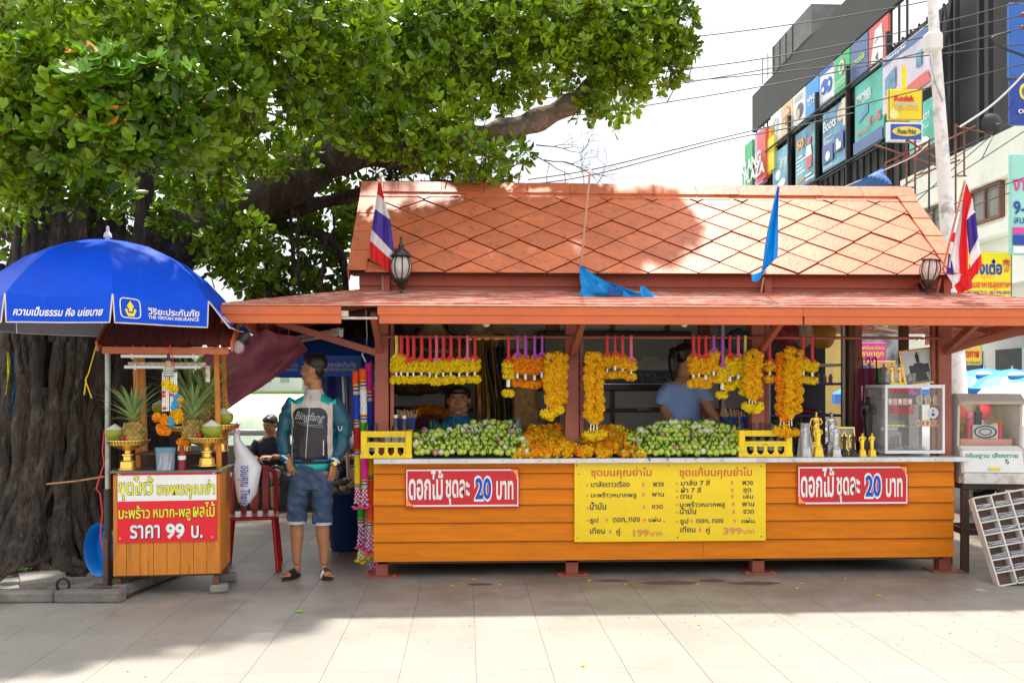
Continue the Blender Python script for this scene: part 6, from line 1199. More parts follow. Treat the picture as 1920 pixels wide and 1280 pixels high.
t = thing('grey_board', 'pale grey board lying below the film parcels', 'board', P(785, 750, 8.9)); q = MB(); q.box((0, 0, 0), (.5, .02, .12)); q.build('panel', GREYW, t)
# straw hats on the top rack
for i, (px, py, lab) in enumerate(((812, 617, 'straw hat at the end of the top rack'), (898, 618, 'straw hat above the gold cloth'), (938, 612, 'dark straw fan near the gold dress'))):
    t = thing('straw_hat', lab, 'hat', P(px, py, 8.3), group='straw hats on the rack under the roof'); q = MB(); q.lathe([(.17, -.06), (.13, -.03), (.09, .02), (.085, .07), (0, .085)], 24); o = q.build('hat', M('straw', (.38, .30, .16) if i < 2 else (.12, .09, .06), .8, .3, 50, bump=.4, stretch=(1, 1, .3)), t, True)
# draped gold cloths and the mannequin dress
t = thing('draped_gold_cloth', 'gold brocade cloth hanging in heavy folds behind the boy', 'cloth', P(905, 750, 8.35)); q = MB()
q.grid(lambda u, v: (-.10+.24*u+.02*math.sin(v*4), .05*math.sin(u*19+v*2)+.02*math.sin(u*37), -.35+.90*v), 36, 12); q.build('cloth', GC, t, 'all'); q = MB(); q.grid(lambda u, v: (.03+.20*u+.03*math.sin(v*5), -.05+.05*math.sin(u*15+v*3), -.35+.82*v), 30, 12); q.build('dark_cloth', BC, t, 'all'); q = MB(); q.beam((-.14, 0, .55), (.3, 0, .56), .03, .03); q.build('hanger', GOLD, t)
t = thing('dress_form', 'mannequin torso in a gold and brown silk dress behind the purple ribbons', 'mannequin', (XX(975, 8.5), 8.5, .12)); q = MB()
q.loft([(0, 0, .55, .17, .12), (0, 0, .9, .20, .13), (0, 0, 1.15, .18, .12), (0, 0, 1.35, .15, .11), (0, 0, 1.55, .17, .12), (0, 0, 1.68, .18, .10), (0, 0, 1.73, .08, .07)], 26); q.v = [(x*(1+.04*math.sin(z*30+x*20)), y*(1+.06*math.sin(x*60)), z) for x, y, z in q.v]; q.build('dress', GC, t, 'all')
q = MB(); q.loft([(0, 0, 1.70, .06, .055), (0, 0, 1.76, .045, .045), (0, 0, 1.86, .05, .05)], 16); q.build('neck', M('mannequin_skin', (.45, .34, .2), .5), t, True); q = MB(); q.bx(-.055, .055, -.145, -.12, .75, 1.45); q.build('pleated_band', GC, t); q = MB(); q.cyl((0, 0, 0), (0, 0, .56), .025); q.cyl((0, 0, 0), (0, 0, .03), .18, n=20); q.build('stand', BLACK, t, True)
# long framed town picture on the back wall
Yp = 9.18; a, c = P(1008, 621, Yp), P(1295, 732, Yp); t = thing('landscape_picture', 'long dark framed picture of pale roofs above dark shrubs on the back wall', 'picture', ((a.x+c.x)/2, Yp, c.z)); w = (c.x-a.x)/2; h = a.z-c.z; MAH = M('mahogany_frame', (.035, .01, .008), .35, .2)
for (q0, q1, q2, q3) in ((-w, w, 0, .07), (-w, w, h-.07, h), (-w, -w+.07, .0702, h-.0702), (w-.07, w, .0702, h-.0702)): q = MB(); q.bx(q0, q1, -.03, .0, q2, q3, ch=.008); q.build('frame', MAH, t)
q = MB()
for z in (.062, h-.068): q.bx(-w+.06, w-.06, -.034, -.031, z, z+.006)
q.build('frame_inlay', SIL, t)
q = MB(); q.bx(-w+.06, w-.06, -.012, -.002, .06, h-.06); q.build('painted_sky', M('painting_sky', (.21, .23, .20), .5, .12, 2), t)
rn = random.Random(5); q = MB(); xs = np.linspace(-w+.07, w-.07, 70); q.add([(x, -.014, .071) for x in xs]+[(x, -.014, .26+.05*noise.noise(Vector((x*6, 0, 0)))+.03*noise.noise(Vector((x*25, 0, 0)))) for x in xs], [(i, i+1, 71+i, 70+i) for i in range(69)]); q.build('painted_shrubs', M('painting_shrub', (.015, .055, .06), .5, .6, 22, col2=(.06, .12, .12)), t)
q = MB()
for x, z, s_ in ((-.1, .19, .3), (.35, .20, .26), (-.45, .2, .2)): q.add([(x-s_, -.016, z), (x+s_, -.016, z), (x+s_*.75, -.016, z+s_*.35), (x-s_*.75, -.016, z+s_*.35)], [(0, 1, 2, 3)]); q.add([(x-s_*.35, -.018, z+s_*.351), (x+s_*.35, -.018, z+s_*.351), (x+s_*.22, -.018, z+s_*.52), (x-s_*.22, -.018, z+s_*.52)], [(0, 1, 2, 3)])
q.build('painted_roofs', M('painting_roof', (.30, .32, .28), .5, .2, 8), t); q = MB()
for i in range(46): x = rn.uniform(-w+.1, w-.1); z = rn.uniform(.09, .15); q.add([(x, -.017, z), (x+.012, -.017, z), (x+.008, -.017, z+.035)], [(0, 1, 2)])
q.build('painted_crowd', M('painting_crowd', (.22, .25, .24), .5, .5, 30), t)
# flowers in shade behind the boy, studded belt, basket, bottles
t = thing('marigold_wreath', 'shaded orange marigold wreath standing behind the boy', 'wreath', P(805, 788, 8.6), group=None)
for i in range(34): a = R(10+i*160/33); flower_at(t, (.22*math.cos(a)*(1-.12*(i % 2)), random.uniform(-.03, .03), -.06+.17*math.sin(a)*(1-.12*(i % 2))), .045, 'o')
q = MB(); q.ell((0, .02, -.03), (.16, .03, .11), 16, 8); q.build('wreath_cloth', M('wreath_red', (.12, .01, .02), .6), t, True)
t = thing('studded_belt', 'dark studded strap beside the woman', 'belt', P(1215, 766, 8.3)); q = MB(); q.box((0, 0, 0), (.2, .008, .028)); q.build('strap', MAH, t)
for i in range(6): q = MB(); q.ell((-.08+.032*i, -.006, 0), (.004, .003, .004), 6, 4); q.build('stud', SIL, t)
t = thing('water_bottle', 'small clear water bottle with a green cap behind the marigolds', 'bottle', (XX(971, 7.9), 7.9, CT)); q = MB(); q.lathe([(0, 0), (.032, 0), (.034, .02), (.034, .15), (.014, .19), (.014, .2), (0, .2)], 14); q.v = [(x, y, z+.08) for x, y, z in q.v]; q.build('body', M('pet_bottle', (.5, .56, .58), .1, .1, alpha=.5), t, True); q = MB(); q.cyl((0, 0, .28), (0, 0, .30), .016); q.build('cap', M('green_cap', (.02, .4, .22), .4), t)
for px, c_, lb in ((1442, (.03, .25, .5), 'blue cap bottle top behind the second crate'), (1450, (.1, .5, .1), 'green cap bottle top behind the second crate')):
    t = thing('water_bottle', lb, 'bottle', (XX(px, 7.92), 7.92, CT)); q = MB(); q.lathe([(0, 0), (.03, 0), (.03, .16), (.013, .2), (.013, .22)], 12); q.build('body', GLASS, t, True); q = MB(); q.cyl((0, 0, .215), (0, 0, .24), .017); q.build('cap', M('cap_'+lb[:4].strip(), c_, .4), t)
# ================================================================ long coloured garlands at the kiosk corner
COL = {'or': (.95, .10, .01), 'bl': (.01, .06, .55), 'rd': (.60, .01, .02), 'ye': (.92, .68, .01), 'wh': (.78, .78, .80), 'gn': (.02, .42, .03), 'mg': (.85, .02, .35), 'te': (.0, .22, .42), 'vi': (.5, .04, .5), 'pk': (.92, .08, .28)}
CMt = {k_: M('crepe_'+k_, v, .75, .22, 90, bump=.7, bscale=120, sub=.08) for k_, v in COL.items()}
hookp = P(686, 655, 7.58); t = thing('wire_hook', 'twisted wire hook under the awning holding the coloured garlands', 'hook', hookp); q = MB(); q.tube([hookp+Vector((0, 0, .32)), hookp+Vector((.01, 0, .1)), hookp], .004, 5); q.tube([hookp, hookp+Vector((-.03, -.01, -.04)), hookp+Vector((0, 0, -.10))], .006, 5); q.build('wire', WI2, t, True, True)
def strand(px, segs, Y, tas, label, w=6.6):
    Y += .33; px -= 5
    c = P(px, segs[0][1], Y); g = thing('coloured_garland', label, 'garland', c, group='long coloured garlands hanging at the kiosk corner'); s_ = Y/FPX; pos = lambda y: Vector((P(px+4*math.sin((y-690)*.006), y, Y)))-c
    for k_, ya, yb in segs:
        if k_ == 'band':
            n = 5; cs = ['ye', 'rd', 'wh', 'bl', 'wh', 'ye']; n = 6
            for i in range(n): q = MB(); a, d = pos(ya+(yb-ya)*i/n), pos(ya+(yb-ya)*(i+.95)/n); q.tube([a, (a+d)/2, d], [w*s_*.85, w*s_*1.02, w*s_*.85], 12); q.build('ring_band', CMt[cs[i]], g, True)
        else:
            n = max(3, int((yb-ya)/3)); q = MB(); q.tube([pos(ya+(yb-ya)*i/n) for i in range(n+1)], [w*s_*(.6 if i == 0 and ya < 700 else (.97+.06*((i % 2)))) for i in range(n+1)], 14); q.v = [tuple(Vector(v)+Vector((noise.noise(Vector(v)*90), noise.noise(Vector(v)*80+Vector((5, 0, 0))), 0))*.004) for v in q.v]; q.build('crepe_sleeve', CMt[k_], g, True)
    for (ya, yb, kb_, kf) in tas:
        q = MB(); q2 = MB()
        for s2 in range(9):
            a = s2*.7; n = int((yb-ya)/4.2)
            for i in range(n):
                y = ya+4.2*i+random.uniform(-1, 1); p = pos(y)+Vector((math.cos(a)*w*s_*(.55+.45*i/n), math.sin(a)*w*s_*.7, 0)); (q if (i+s2) % 2 else q2).ell(p, (.0065, .0065, .0085), 6, 4)
        tag(q.build('white_beads', JAS, g, True), kind='stuff'); tag(q2.build('coloured_beads', CMt[kb_], g, True), kind='stuff')
        if kf:
            for i in range(6): a = i*1.05; p = pos(yb)+Vector((math.cos(a)*w*s_*1.15, math.sin(a)*w*s_-.008, random.uniform(-.01, .01))); q = MB(); q.ell(p, (.020, .014, .011), 8, 5); q.build('petal', CMt[kf], g, True)
strand(672, [('or', 694, 720), ('band', 720, 740), ('bl', 740, 786), ('band', 786, 801), ('rd', 801, 842), ('band', 842, 856), ('ye', 856, 905), ('band', 905, 916)], 7.22, [(917, 950, 'mg', 'pk')], 'outermost garland, orange then blue, red and yellow down to a pink tassel')
strand(685, [('or', 690, 712), ('band', 712, 730), ('wh', 730, 776), ('band', 776, 792), ('gn', 792, 832), ('band', 832, 842), ('mg', 842, 898), ('band', 898, 914)], 7.18, [(915, 950, 'mg', 'pk')], 'garland with an orange top, long white stretch and magenta end')
strand(696, [('mg', 680, 733), ('band', 733, 752), ('bl', 752, 812), ('rd', 812, 846), ('ye', 846, 890), ('band', 890, 900), ('or', 900, 975), ('band', 975, 990)], 7.26, [(991, 1035, 'mg', 'pk')], 'garland with a magenta top, blue middle and orange end')
strand(705, [('te', 690, 718), ('band', 718, 730), ('mg', 730, 800), ('bl', 800, 860), ('band', 860, 873), ('gn', 873, 932), ('band', 932, 948)], 7.32, [(949, 985, 'vi', 'pk'), (990, 1040, 'wh', 'ye')], 'garland with a teal top and a long green stretch beside the orange boards', w=6)
strand(678, [('rd', 700, 760), ('bl', 760, 850), ('gn', 850, 970), ('band', 970, 985)], 7.36, [(986, 1026, 'vi', 'pk'), (1030, 1052, 'ye', 'ye')], 'rear garland ending in a green sleeve and orange petals')
strand(690, [('vi', 700, 780), ('rd', 780, 900), ('or', 900, 960), ('band', 960, 972)], 7.38, [(974, 1012, 'mg', 'pk'), (1015, 1045, 'wh', 'ye')], 'rear garland mostly hidden behind the others with a red middle')
strand(700, [('rd', 692, 800), ('ye', 800, 900), ('wh', 960, 1000), ('band', 1025, 1040)], 7.40, [(1002, 1024, 'wh', 'ye'), (1041, 1068, 'vi', 'pk')], 'lowest garland with a violet tassel almost at the kiosk foot', w=5.6)
# ================================================================ flags and lanterns on the roof
FR_, FW_, FB_ = M('flag_red', (.72, .01, .015), .7, .06, 20, sub=.25), M('flag_white', (.78, .76, .80), .7, .05, 20, sub=.3), M('flag_violet_blue', (.06, .03, .30), .7, .12, 20, sub=.2)
SKY_ = M('flag_sky_blue', (.0, .30, .80), .5, .1, 20, sub=.25); PK_ = M('painted_pink_pole', (.55, .28, .20), .5, .15, 20, dirt=((.3, .2, .18), .4, 20)); IRON = M('black_iron', (.02, .018, .018), .3, .2, 20)
def pole(px0, py0, px1, py1, Y0, Y1, t, root):
    q = MB(); a, c = P(px0, py0, Y0), P(px1, py1, Y1); q.tube([a, c], .009, 8); q.build('pole', PK_, root, True, True); q = MB(); q.ell(a+(a-c).normalized()*.012, .017, 8, 6); q.build('finial', WHITE, root, True, True)
def cloth(rows, mats, root, Y, amp=.02, fr=9, mi=None, nm='cloth'):
    """rows of photo points (left, right) from top down, each row band one colour"""
    for i in range(len(rows)-1):
        (l0, r0), (l1, r1) = rows[i], rows[i+1]; q = MB()
        def f(u, v):
            x = (l0[0]*(1-u)+r0[0]*u)*(1-v)+(l1[0]*(1-u)+r1[0]*u)*v; y = (l0[1]*(1-u)+r0[1]*u)*(1-v)+(l1[1]*(1-u)+r1[1]*u)*v
            return P(x, y, Y+amp*math.sin(u*fr+y*.02)+amp*.4*math.sin(u*fr*2.3+1))
        q.grid(f, 14, 6); q.build(nm, mats[i], root, 'all', True)
t = thing('thai_flag', 'red, white and blue striped flag hanging above the first lantern', 'flag', P(717, 552, 7.36)); pole(714, 330, 718, 552, 7.32, 7.40, 0, t)
cloth([((709, 342), (713, 342)), ((707, 364), (721, 374)), ((703, 392), (732, 412)), ((697, 430), (740, 476)), ((694, 451), (733, 487)), ((694, 484), (735, 513))], [FR_, FW_, FB_, FW_, FR_], t, 7.28, .025)
t = thing('thai_flag', 'red, white and blue flag bundled on the slanting pole at the street end', 'flag', P(1758, 550, 7.3)); pole(1809, 340, 1757, 548, 7.1, 7.4, 0, t)
cloth([((1811, 345), (1813, 345)), ((1806, 370), (1822, 372)), ((1802, 420), (1812, 412)), ((1798, 470), (1815, 470)), ((1800, 512), (1815, 514))], [FR_]*4, t, 7.06, .012)
cloth([((1822, 372), (1824, 372)), ((1812, 395), (1826, 395)), ((1811, 412), (1829, 397))], [FW_, FW_], t, 7.10, .01); cloth([((1811, 414), (1829, 398)), ((1815, 455), (1834, 445)), ((1817, 478), (1834, 446))], [FB_, FB_], t, 7.10, .015)
cloth([((1817, 478), (1834, 447)), ((1819, 502), (1839, 475))], [FW_], t, 7.09, .012); cloth([((1819, 502), (1840, 475)), ((1805, 550), (1841, 498))], [FR_], t, 7.08, .012); cloth([((1800, 511), (1819, 503)), ((1795, 551), (1824, 540))], [FR_], t, 7.075, .01)
cloth([((1806, 372), (1807, 372)), ((1790, 440), (1800, 428)), ((1781, 478), (1799, 470)), ((1776, 500), (1802, 512))], [FW_, FW_, FW_], t, 7.09, .015); cloth([((1778, 478), (1782, 476)), ((1774, 512), (1790, 516))], [FB_], t, 7.085, .01); cloth([((1776, 516), (1806, 512)), ((1789, 536), (1800, 526))], [FW_], t, 7.07, .01); cloth([((1789, 536), (1802, 522)), ((1797, 551), (1822, 541))], [FR_], t, 7.065, .01); cloth([((1786, 436), (1792, 436)), ((1781, 452), (1789, 455))], [FR_], t, 7.06, .004)
t = thing('blue_flag', 'sky blue flag slumped on the awning at the foot of its bare pole', 'flag', P(1090, 550, 7.3)); pole(1106, 325, 1089, 500, 7.1, 7.36, 0, t)
cloth([((1086, 498), (1090, 498)), ((1087, 520), (1110, 512)), ((1090, 540), (1140, 530))], [SKY_]*2, t, 7.22, .02, 6); cloth([((1090, 540), (1140, 528)), ((1086, 551), (1168, 545)), ((1094, 556), (1195, 552))], [SKY_]*2, t, 7.19, .02, 12); cloth([((1140, 528), (1146, 530)), ((1168, 545), (1196, 549)), ((1168, 556), (1232, 556))], [SKY_]*2, t, 7.18, .012, 8); cloth([((1200, 537), (1208, 537)), ((1201, 553), (1222, 550)), ((1203, 557), (1233, 553))], [SKY_]*2, t, 7.17, .01, 5)
q = MB(); fitpx(q, 'สก', 1140, 538, 1160, 554, 7.15, 0, .04); q.build('flag_monogram', M('navy_embroidery', (.01, .04, .3), .6), t, False, True)
t = thing('blue_flag', 'sky blue flag hanging folded on its pole before the roof tiles', 'flag', P(1424, 552, 7.3)); pole(1460, 352, 1427, 548, 7.1, 7.38, 0, t)
cloth([((1457, 350), (1461, 350)), ((1450, 380), (1460, 375)), ((1440, 425), (1459, 420)), ((1434, 460), (1459, 465)), ((1430, 495), (1458, 482)), ((1426, 512), (1440, 500))], [SKY_]*5, t, 7.06, .03, 10); cloth([((1424, 510), (1438, 506)), ((1409, 515), (1432, 512)), ((1410, 526), (1424, 524)), ((1416, 528), (1420, 528))], [SKY_]*3, t, 7.1, .01, 5)
LG1 = M('lantern_glass', (.75, .72, .68), .12, .1, alpha=.5)
def lantern(px, pyc, s_, hat, lab, Y=7.26, tilt=0):
    c = P(px, pyc, Y); t = thing('wall_lantern', lab, 'lantern', c); t.rotation_euler = (0, tilt, 0); u = 20*Y/FPX*s_
    q = MB(); q.lathe([(.55*u, -1.15*u), (.9*u, -.55*u), (1.0*u, 0), (.88*u, .55*u), (.72*u, .9*u)], 16); q.build('globe', LG1, t, True)
    for i in range(8): a = i*math.pi/4+.2; q = MB(); q.tube([(r_*u*1.02*math.cos(a), r_*u*1.02*math.sin(a), z*u) for r_, z in ((.55, -1.15), (.9, -.55), (1.0, 0), (.88, .55), (.72, .9))], .07*u, 5); q.build('rib', IRON, t, True)
    q = MB(); q.lathe([(.9*u, .88*u), (1.0*u, .95*u), (.75*u, 1.0*u)], 18); q.build('collar', IRON, t, True)
    if hat:
        q = MB(); q.lathe([(1.05*u, 1.0*u), (1.0*u, 1.15*u), (.6*u, 1.55*u), (.35*u, 1.75*u), (.25*u, 1.9*u), (.32*u, 2.05*u), (.2*u, 2.2*u), (.1*u, 2.6*u), (.16*u, 2.75*u), (.05*u, 3.0*u), (0, 3.1*u)], 16); q.build('cap', IRON, t, True)
    q = MB(); q.lathe([(0, -2.6*u), (.12*u, -2.5*u), (.1*u, -2.2*u), (.45*u, -1.75*u), (.7*u, -1.45*u), (.75*u, -1.25*u), (.55*u, -1.15*u)], 16); q.build('base', IRON, t, True)
    q = MB(); q.tube([(0, 0, -2.3*u), (.1*u, .12, -2.0*u), (0, .16, -1.3*u)], .014, 8); q.build('bracket', IRON, t, True)
    q = MB(); q.ell((0, 0, -.1*u), (.35*u, .35*u, .5*u), 10, 8); q.build('bulb', M('frosted_bulb', (.8, .7, .5), .3), t, True)
lantern(752, 500, .95, True, 'black wall lantern with pointed cap and ribbed glass below the first flag'); lantern(1744, 505, .92, False, 'capless black wall lantern with its top open beside the slanting flagpole', tilt=.12)
# ================================================================ offering cart
cy = R(5.5); CB = P(317, 1075, 6.93); cart = thing('offering_cart', 'orange wooden offering cart with a small ribbed metal roof', 'cart', (CB.x, 6.88, 0), cy)
OC = M('orange_cart_paint', (.66, .215, .012), .45, .14, 3, bump=.2, bscale=35, stretch=(6, 1, 1), obj=.07, dirt=((.10, .04, .02), .36, 3.5))
W2, D2 = .372, .47; zb_, zt_ = .145, .885
def cbm(nm, mb, mat, sm=False, par=None): return mb.build(nm, mat, par or cart, sm)
n = 8
for i in range(n):
    x = -W2+2*W2*i/n; q = MB(); q.bx(x+.0012, x+2*W2/n-.0012, 0, .014, zb_, zt_-.01, ch=.002); cbm('front_board', q, OC)
for i in range(4):
    for x in (-W2-.002, W2-.012): y = .015+(D2-.015)*i/4; q = MB(); q.bx(x, x+.014, y+.001, y+(D2-.015)/4-.001, zb_+.0, zt_-.01, ch=.002); cbm('side_board', q, OC)
q = MB(); q.bx(-W2+.01, W2-.01, D2-.012, D2, zb_, zt_-.01); cbm('back_board', q, OC); q = MB(); q.bx(-W2-.03, W2+.03, -.03, D2+.02, zt_, zt_+.018, ch=.003); cbm('top_board', q, M('cart_zinc', (.16, .15, .15), .4, .3, 6, metal=.3))
q = MB(); q.bx(-W2+.0, W2, .05, D2, zb_-.02, zb_-.001); cbm('floor_board', q, WOODB)
for x in (-W2+.03, W2-.03):
    for y in (.03, D2-.03): q = MB(); q.bx(x-.022, x+.022, y-.022, y+.022, .03 if x < 0 else .055, zb_-.02, ch=.003); cbm('leg', q, WOODB)
for y in (.04, D2-.03): q = MB(); q.box((W2-.01, y, .032), (.13, .11, .062), Matrix.Rotation(.1, 3, 'Z'), 0, .014); o = q.build('stone_block', STONE, None); o.location = cart.location; o.rotation_euler = cart.rotation_euler; tag(o, 'worn stone block under the '+('front' if y < .1 else 'rear')+' leg of the offering cart', 'stone')
for i, (x, y) in enumerate(((-W2+.12, D2-.03), (W2-.025, .12), (W2-.025, D2-.03), (-W2+.12, .25))):
    top = 1.93 if y > .2 else 1.83; q = MB(); q.beam((x, y, zt_+.018), (x-(.02 if x > 0 else .03), y, top), .045, .035, ch=.003); cbm('post', q, OC)
q = MB(); q.bx(-W2+.1, W2, D2-.10, D2-.085, zt_+.02, zt_+.12); cbm('rear_ledge', q, WOODB); q = MB(); q.bx(-W2+.12, W2-.02, D2-.32, D2-.08, zt_+.12, zt_+.135); cbm('upper_shelf', q, WOODB)
# ribbed roof, sloping to the front
MR = M('maroon_metal_roof', (.17, .028, .018), .45, .15, 5, dirt=((.45, .40, .36), .22, 60)); n = 9; xr0, xr1 = -W2-.06, W2+.10; q = MB(); pts = []
for i in range(n):
    w = (xr1-xr0)/n
    for u, h in ((0, 0), (.12, .018), (.3, .018), (.42, 0)): pts.append((xr0+w*(i+u), h))
pts.append((xr1, 0)); ya, za, yb_, zb3 = -.16, 1.80, .42, 2.12
q.add([(x, ya, za+h) for x, h in pts]+[(x, yb_, zb3+h) for x, h in pts], [(i, i+1, len(pts)+i+1, len(pts)+i) for i in range(len(pts)-1)]); q.add([(x, ya, za+h-.012) for x, h in pts]+[(x, yb_, zb3+h-.012) for x, h in pts], [(i, len(pts)+i, len(pts)+i+1, i+1) for i in range(len(pts)-1)]); cbm('roof_sheet', q, MR)
q = MB(); pp = [(xr1, 0), (xr0, 0)]; q.add([(x, yb_, zb3) for x in (xr0, xr1)]+[(x, .85, 1.85) for x in (xr0, xr1)], [(0, 1, 3, 2)]); cbm('roof_sheet', q, MR)
for x in (xr0-.012, xr1): q = MB(); q.beam((x+.006, ya, za-.01), (x+.006, yb_, zb3-.01), .014, .075); cbm('barge_board', q, M('cart_fascia', (.50, .12, .04), .5))
q = MB(); q.bx(xr0+.02, xr1-.02, ya+.03, ya+.05, za-.06, za-.012); cbm('front_fascia', q, M('cart_fascia', (.50, .12, .04), .5))
for i in range(2):
    z = za-.075-.075*i; y = ya+.06+.09*i; t = thing('cart_tube_light', ['upper', 'lower'][i]+' fluorescent tube strapped below the ribbed cart roof', 'light', cart.matrix_basis @ Vector((0, y, z)), cy); q = MB(); q.bx(-.27, .27, .01, .05, -.0, .035, ch=.003); q.build('housing', CREAM, t); q = MB(); q.tube([(-.29, 0, 0), (.24, 0, 0)], .013, 10); q.build('tube', TUBE, t, True)
    for x in (-.22, .2): q = MB(); q.bx(x, x+.012, -.016, .012, -.02, .02); q.build('clip', STEEL, t)
q = MB(); q.box((W2-.075, ya+.1, za-.2), (.03, .03, .12), None, 0, .004); o = q.build('starter_box', CREAM, cart)
def ctr(x, y, z): return Vector(cart.location)+Matrix.Rotation(cy, 3, 'Z') @ Vector((x, y, z))
q = MB(); p0 = P(455, 612, 6.95); q.tube([p0+Vector((0, 0, .08)), p0+Vector((.02, 0, .03)), p0], .005, 5); q.tube([p0, p0+Vector((.03, 0, -.05)), p0+Vector((-.02, 0, -.2)), p0+Vector((-.06, 0, -.12))], .004, 5)
tag(q.build('cable_loop', BLACK, None), 'black cable looped from the bare bulb at the cart roof', 'cable')
t = thing('bare_bulb', 'big clear bulb in a black socket between the cart roof and the awning', 'light bulb', P(455, 640, 6.9)); q = MB(); q.ell((-.03, 0, -.04), (.043, .043, .05), 14, 10); q.build('globe', M('clear_bulb', (.75, .65, .6), .05, alpha=.35), t, True); q = MB(); q.tube([(-.01, 0, 0), (.03, 0, .045), (.045, 0, .06)], [.03, .034, .02], 12); q.build('socket', BLACK, t, True)
# cart sign, hung on the boards
def cl(px, py): # photo point -> cart-local point on the front face
    o_ = Vector(cart.location); d = Vector(((px-960)/FPX*CA+SA, CA-(px-960)/FPX*SA, (HZ-py)/FPX)); nrm = Vector((math.sin(cy), -math.cos(cy), 0)); c0 = Vector((0, 0, H)); tt = nrm.dot(o_-c0)/nrm.dot(d); w = c0+d*tt-o_; return Matrix.Rotation(-cy, 3, 'Z') @ w
a, c, e = cl(221, 884), cl(407, 1013), cl(221, 936); t = thing('cart_sign', 'red and white Thai sign with a price of 99 tied to the cart front', 'sign', cart.location, cy)
q = MB(); q.bx(a.x, c.x, -.012, -.006, c.z, a.z, ch=.001); q.build('board', M('bright_red_print', (.80, .003, .02), .35, .04), t); z1_, z2_ = cl(300, 890).z, cl(300, 938).z
q = MB(); q.bx(a.x+.002, c.x-.002, -.0145, -.0125, z2_, z1_); q.build('white_band', SW, t)
YLT = M('lemon_print', (.85, .82, .02), .4, .03)
def cfit(mb, st, xa, ya_, xb, yb__, off, y): a, c = cl(160+xa/4, 800+ya_/4), cl(160+xb/4, 800+yb__/4); mb.fit(st, a.x, c.x, c.z, a.z, y, 0, off)
TL = [('ชุดไหว้', 255, 375, 508, 542), ('ขอพรคุณย่า', 540, 402, 972, 530)]; TL2 = [('มะพร้าว', 255, 590, 487, 682), ('หมาก-พลู', 514, 615, 790, 698), ('ผลไม้', 812, 562, 972, 668)]
for tl, y0_ in ((TL, -.0155), (TL2, -.0135)):
    q = MB(); [cfit(q, *x, .045, y0_) for x in tl]; q.build('lettering_outline', BLACK, t); q = MB(); [cfit(q, *x, .016, y0_-.0015) for x in tl]; q.build('lettering', YLT, t)
for off, y0_, m_ in ((.04, -.0135, BLACK), (.02, -.015, SW)):
    q = MB(); dx = 4 if m_ is BLACK else 0; cfit(q, 'ราคา', 342+dx, 738+dx, 560+dx, 828+dx, off, y0_); cfit(q, '99', 612+dx, 728+dx, 742+dx, 826+dx, off*2, y0_); cfit(q, 'บ.', 800+dx, 740+dx, 880+dx, 826+dx, off, y0_); q.build('lettering', m_, t)
for (x, y) in ((264, 358), (966, 344), (264, 834), (955, 822)): p = cl(160+x/4, 800+y/4); q = MB(); q.cyl((p.x, -.016, p.z), (p.x, -.013, p.z), .008, n=12); q.build('eyelet', M('brass', (.6, .4, .15), .3, metal=.8), t)
for (x, y, dx, dz) in ((264, 358, -.05, .03), (966, 344, .10, .055)): p = cl(160+x/4, 800+y/4); q = MB(); q.beam((p.x, -.017, p.z), (p.x+dx, -.018, p.z+dz), .018, .004); q.build('yellow_tie', YEL, t)
# pedestal bowls, pineapples, coconuts and fruit
CG1 = M('coconut_green', (.30, .36, .03), .4, .25, 4, dirt=((.35, .25, .08), .3, 8)); CWt = M('coconut_flesh', (.80, .76, .68), .7, .06); APL = M('apple_red', (.42, .01, .03), .25, .2, 6); LIM = M('fruit_green', (.09, .2, .02), .3, .2); PIN = M('pineapple_skin', (.40, .24, .05), .6, .3, 14, isl=.3, col2=(.55, .40, .12)); PLF = M('pineapple_leaf', (.24, .40, .15), .5, .25, 5, isl=.3, sub=.12, col2=(.45, .58, .20)); DFR = M('dragonfruit_pink', (.55, .04, .16), .4, .2, 8)
def put(p, rz=0): return ctr(*p)
def bowl(px, pyr, pyb, Y, rw, lab):
    zb = ZZ(px, pyb, Y); zr_ = ZZ(px, pyr, Y); h = zr_-zb; r_ = rw*Y/FPX; t = thing('pedestal_bowl', lab, 'bowl', (XX(px, Y), Y, zb), group='gilt pedestal bowls on the cart'); q = MB()
    q.lathe([(0, 0), (.42*r_, 0), (.42*r_, .05*h), (.36*r_, .07*h), (.34*r_, .28*h), (.22*r_, .33*h), (.20*r_, .45*h), (.27*r_, .48*h), (.26*r_, .53*h), (.14*r_, .56*h), (.14*r_, .64*h), (.35*r_, .70*h), (.85*r_, .86*h), (.92*r_, 1.0*h), (1.0*r_, 1.0*h), (1.0*r_, 1.02*h), (.8*r_, 1.0*h), (0, .92*h)], 32); q.build('stem_and_dish', GOLD, t, True)
    for i in range(36): a = i*math.pi/18; q = MB(); q.beam((.875*r_*math.cos(a), .875*r_*math.sin(a), .885*h), (.915*r_*math.cos(a), .915*r_*math.sin(a), .985*h), .006, .004); q.build('rim_slot', BRW, t)
    return t, Vector((XX(px, Y), Y, zr_))
def coconut(c, r_, lab):
    r_ *= 1.12
    t = thing('green_coconut', lab, 'coconut', c, random.uniform(0, 3)); q = MB(); q.lathe([(0, 0), (.5*r_, .02*r_), (.9*r_, .4*r_), (1.0*r_, .8*r_), (.92*r_, 1.15*r_)], 24); q.build('husk', CG1, t, True); q = MB(); q.lathe([(.92*r_, 1.151*r_), (.84*r_, 1.22*r_), (.06*r_, 1.72*r_), (0, 1.72*r_)], 8); q.build('cut_top', CWt, t)
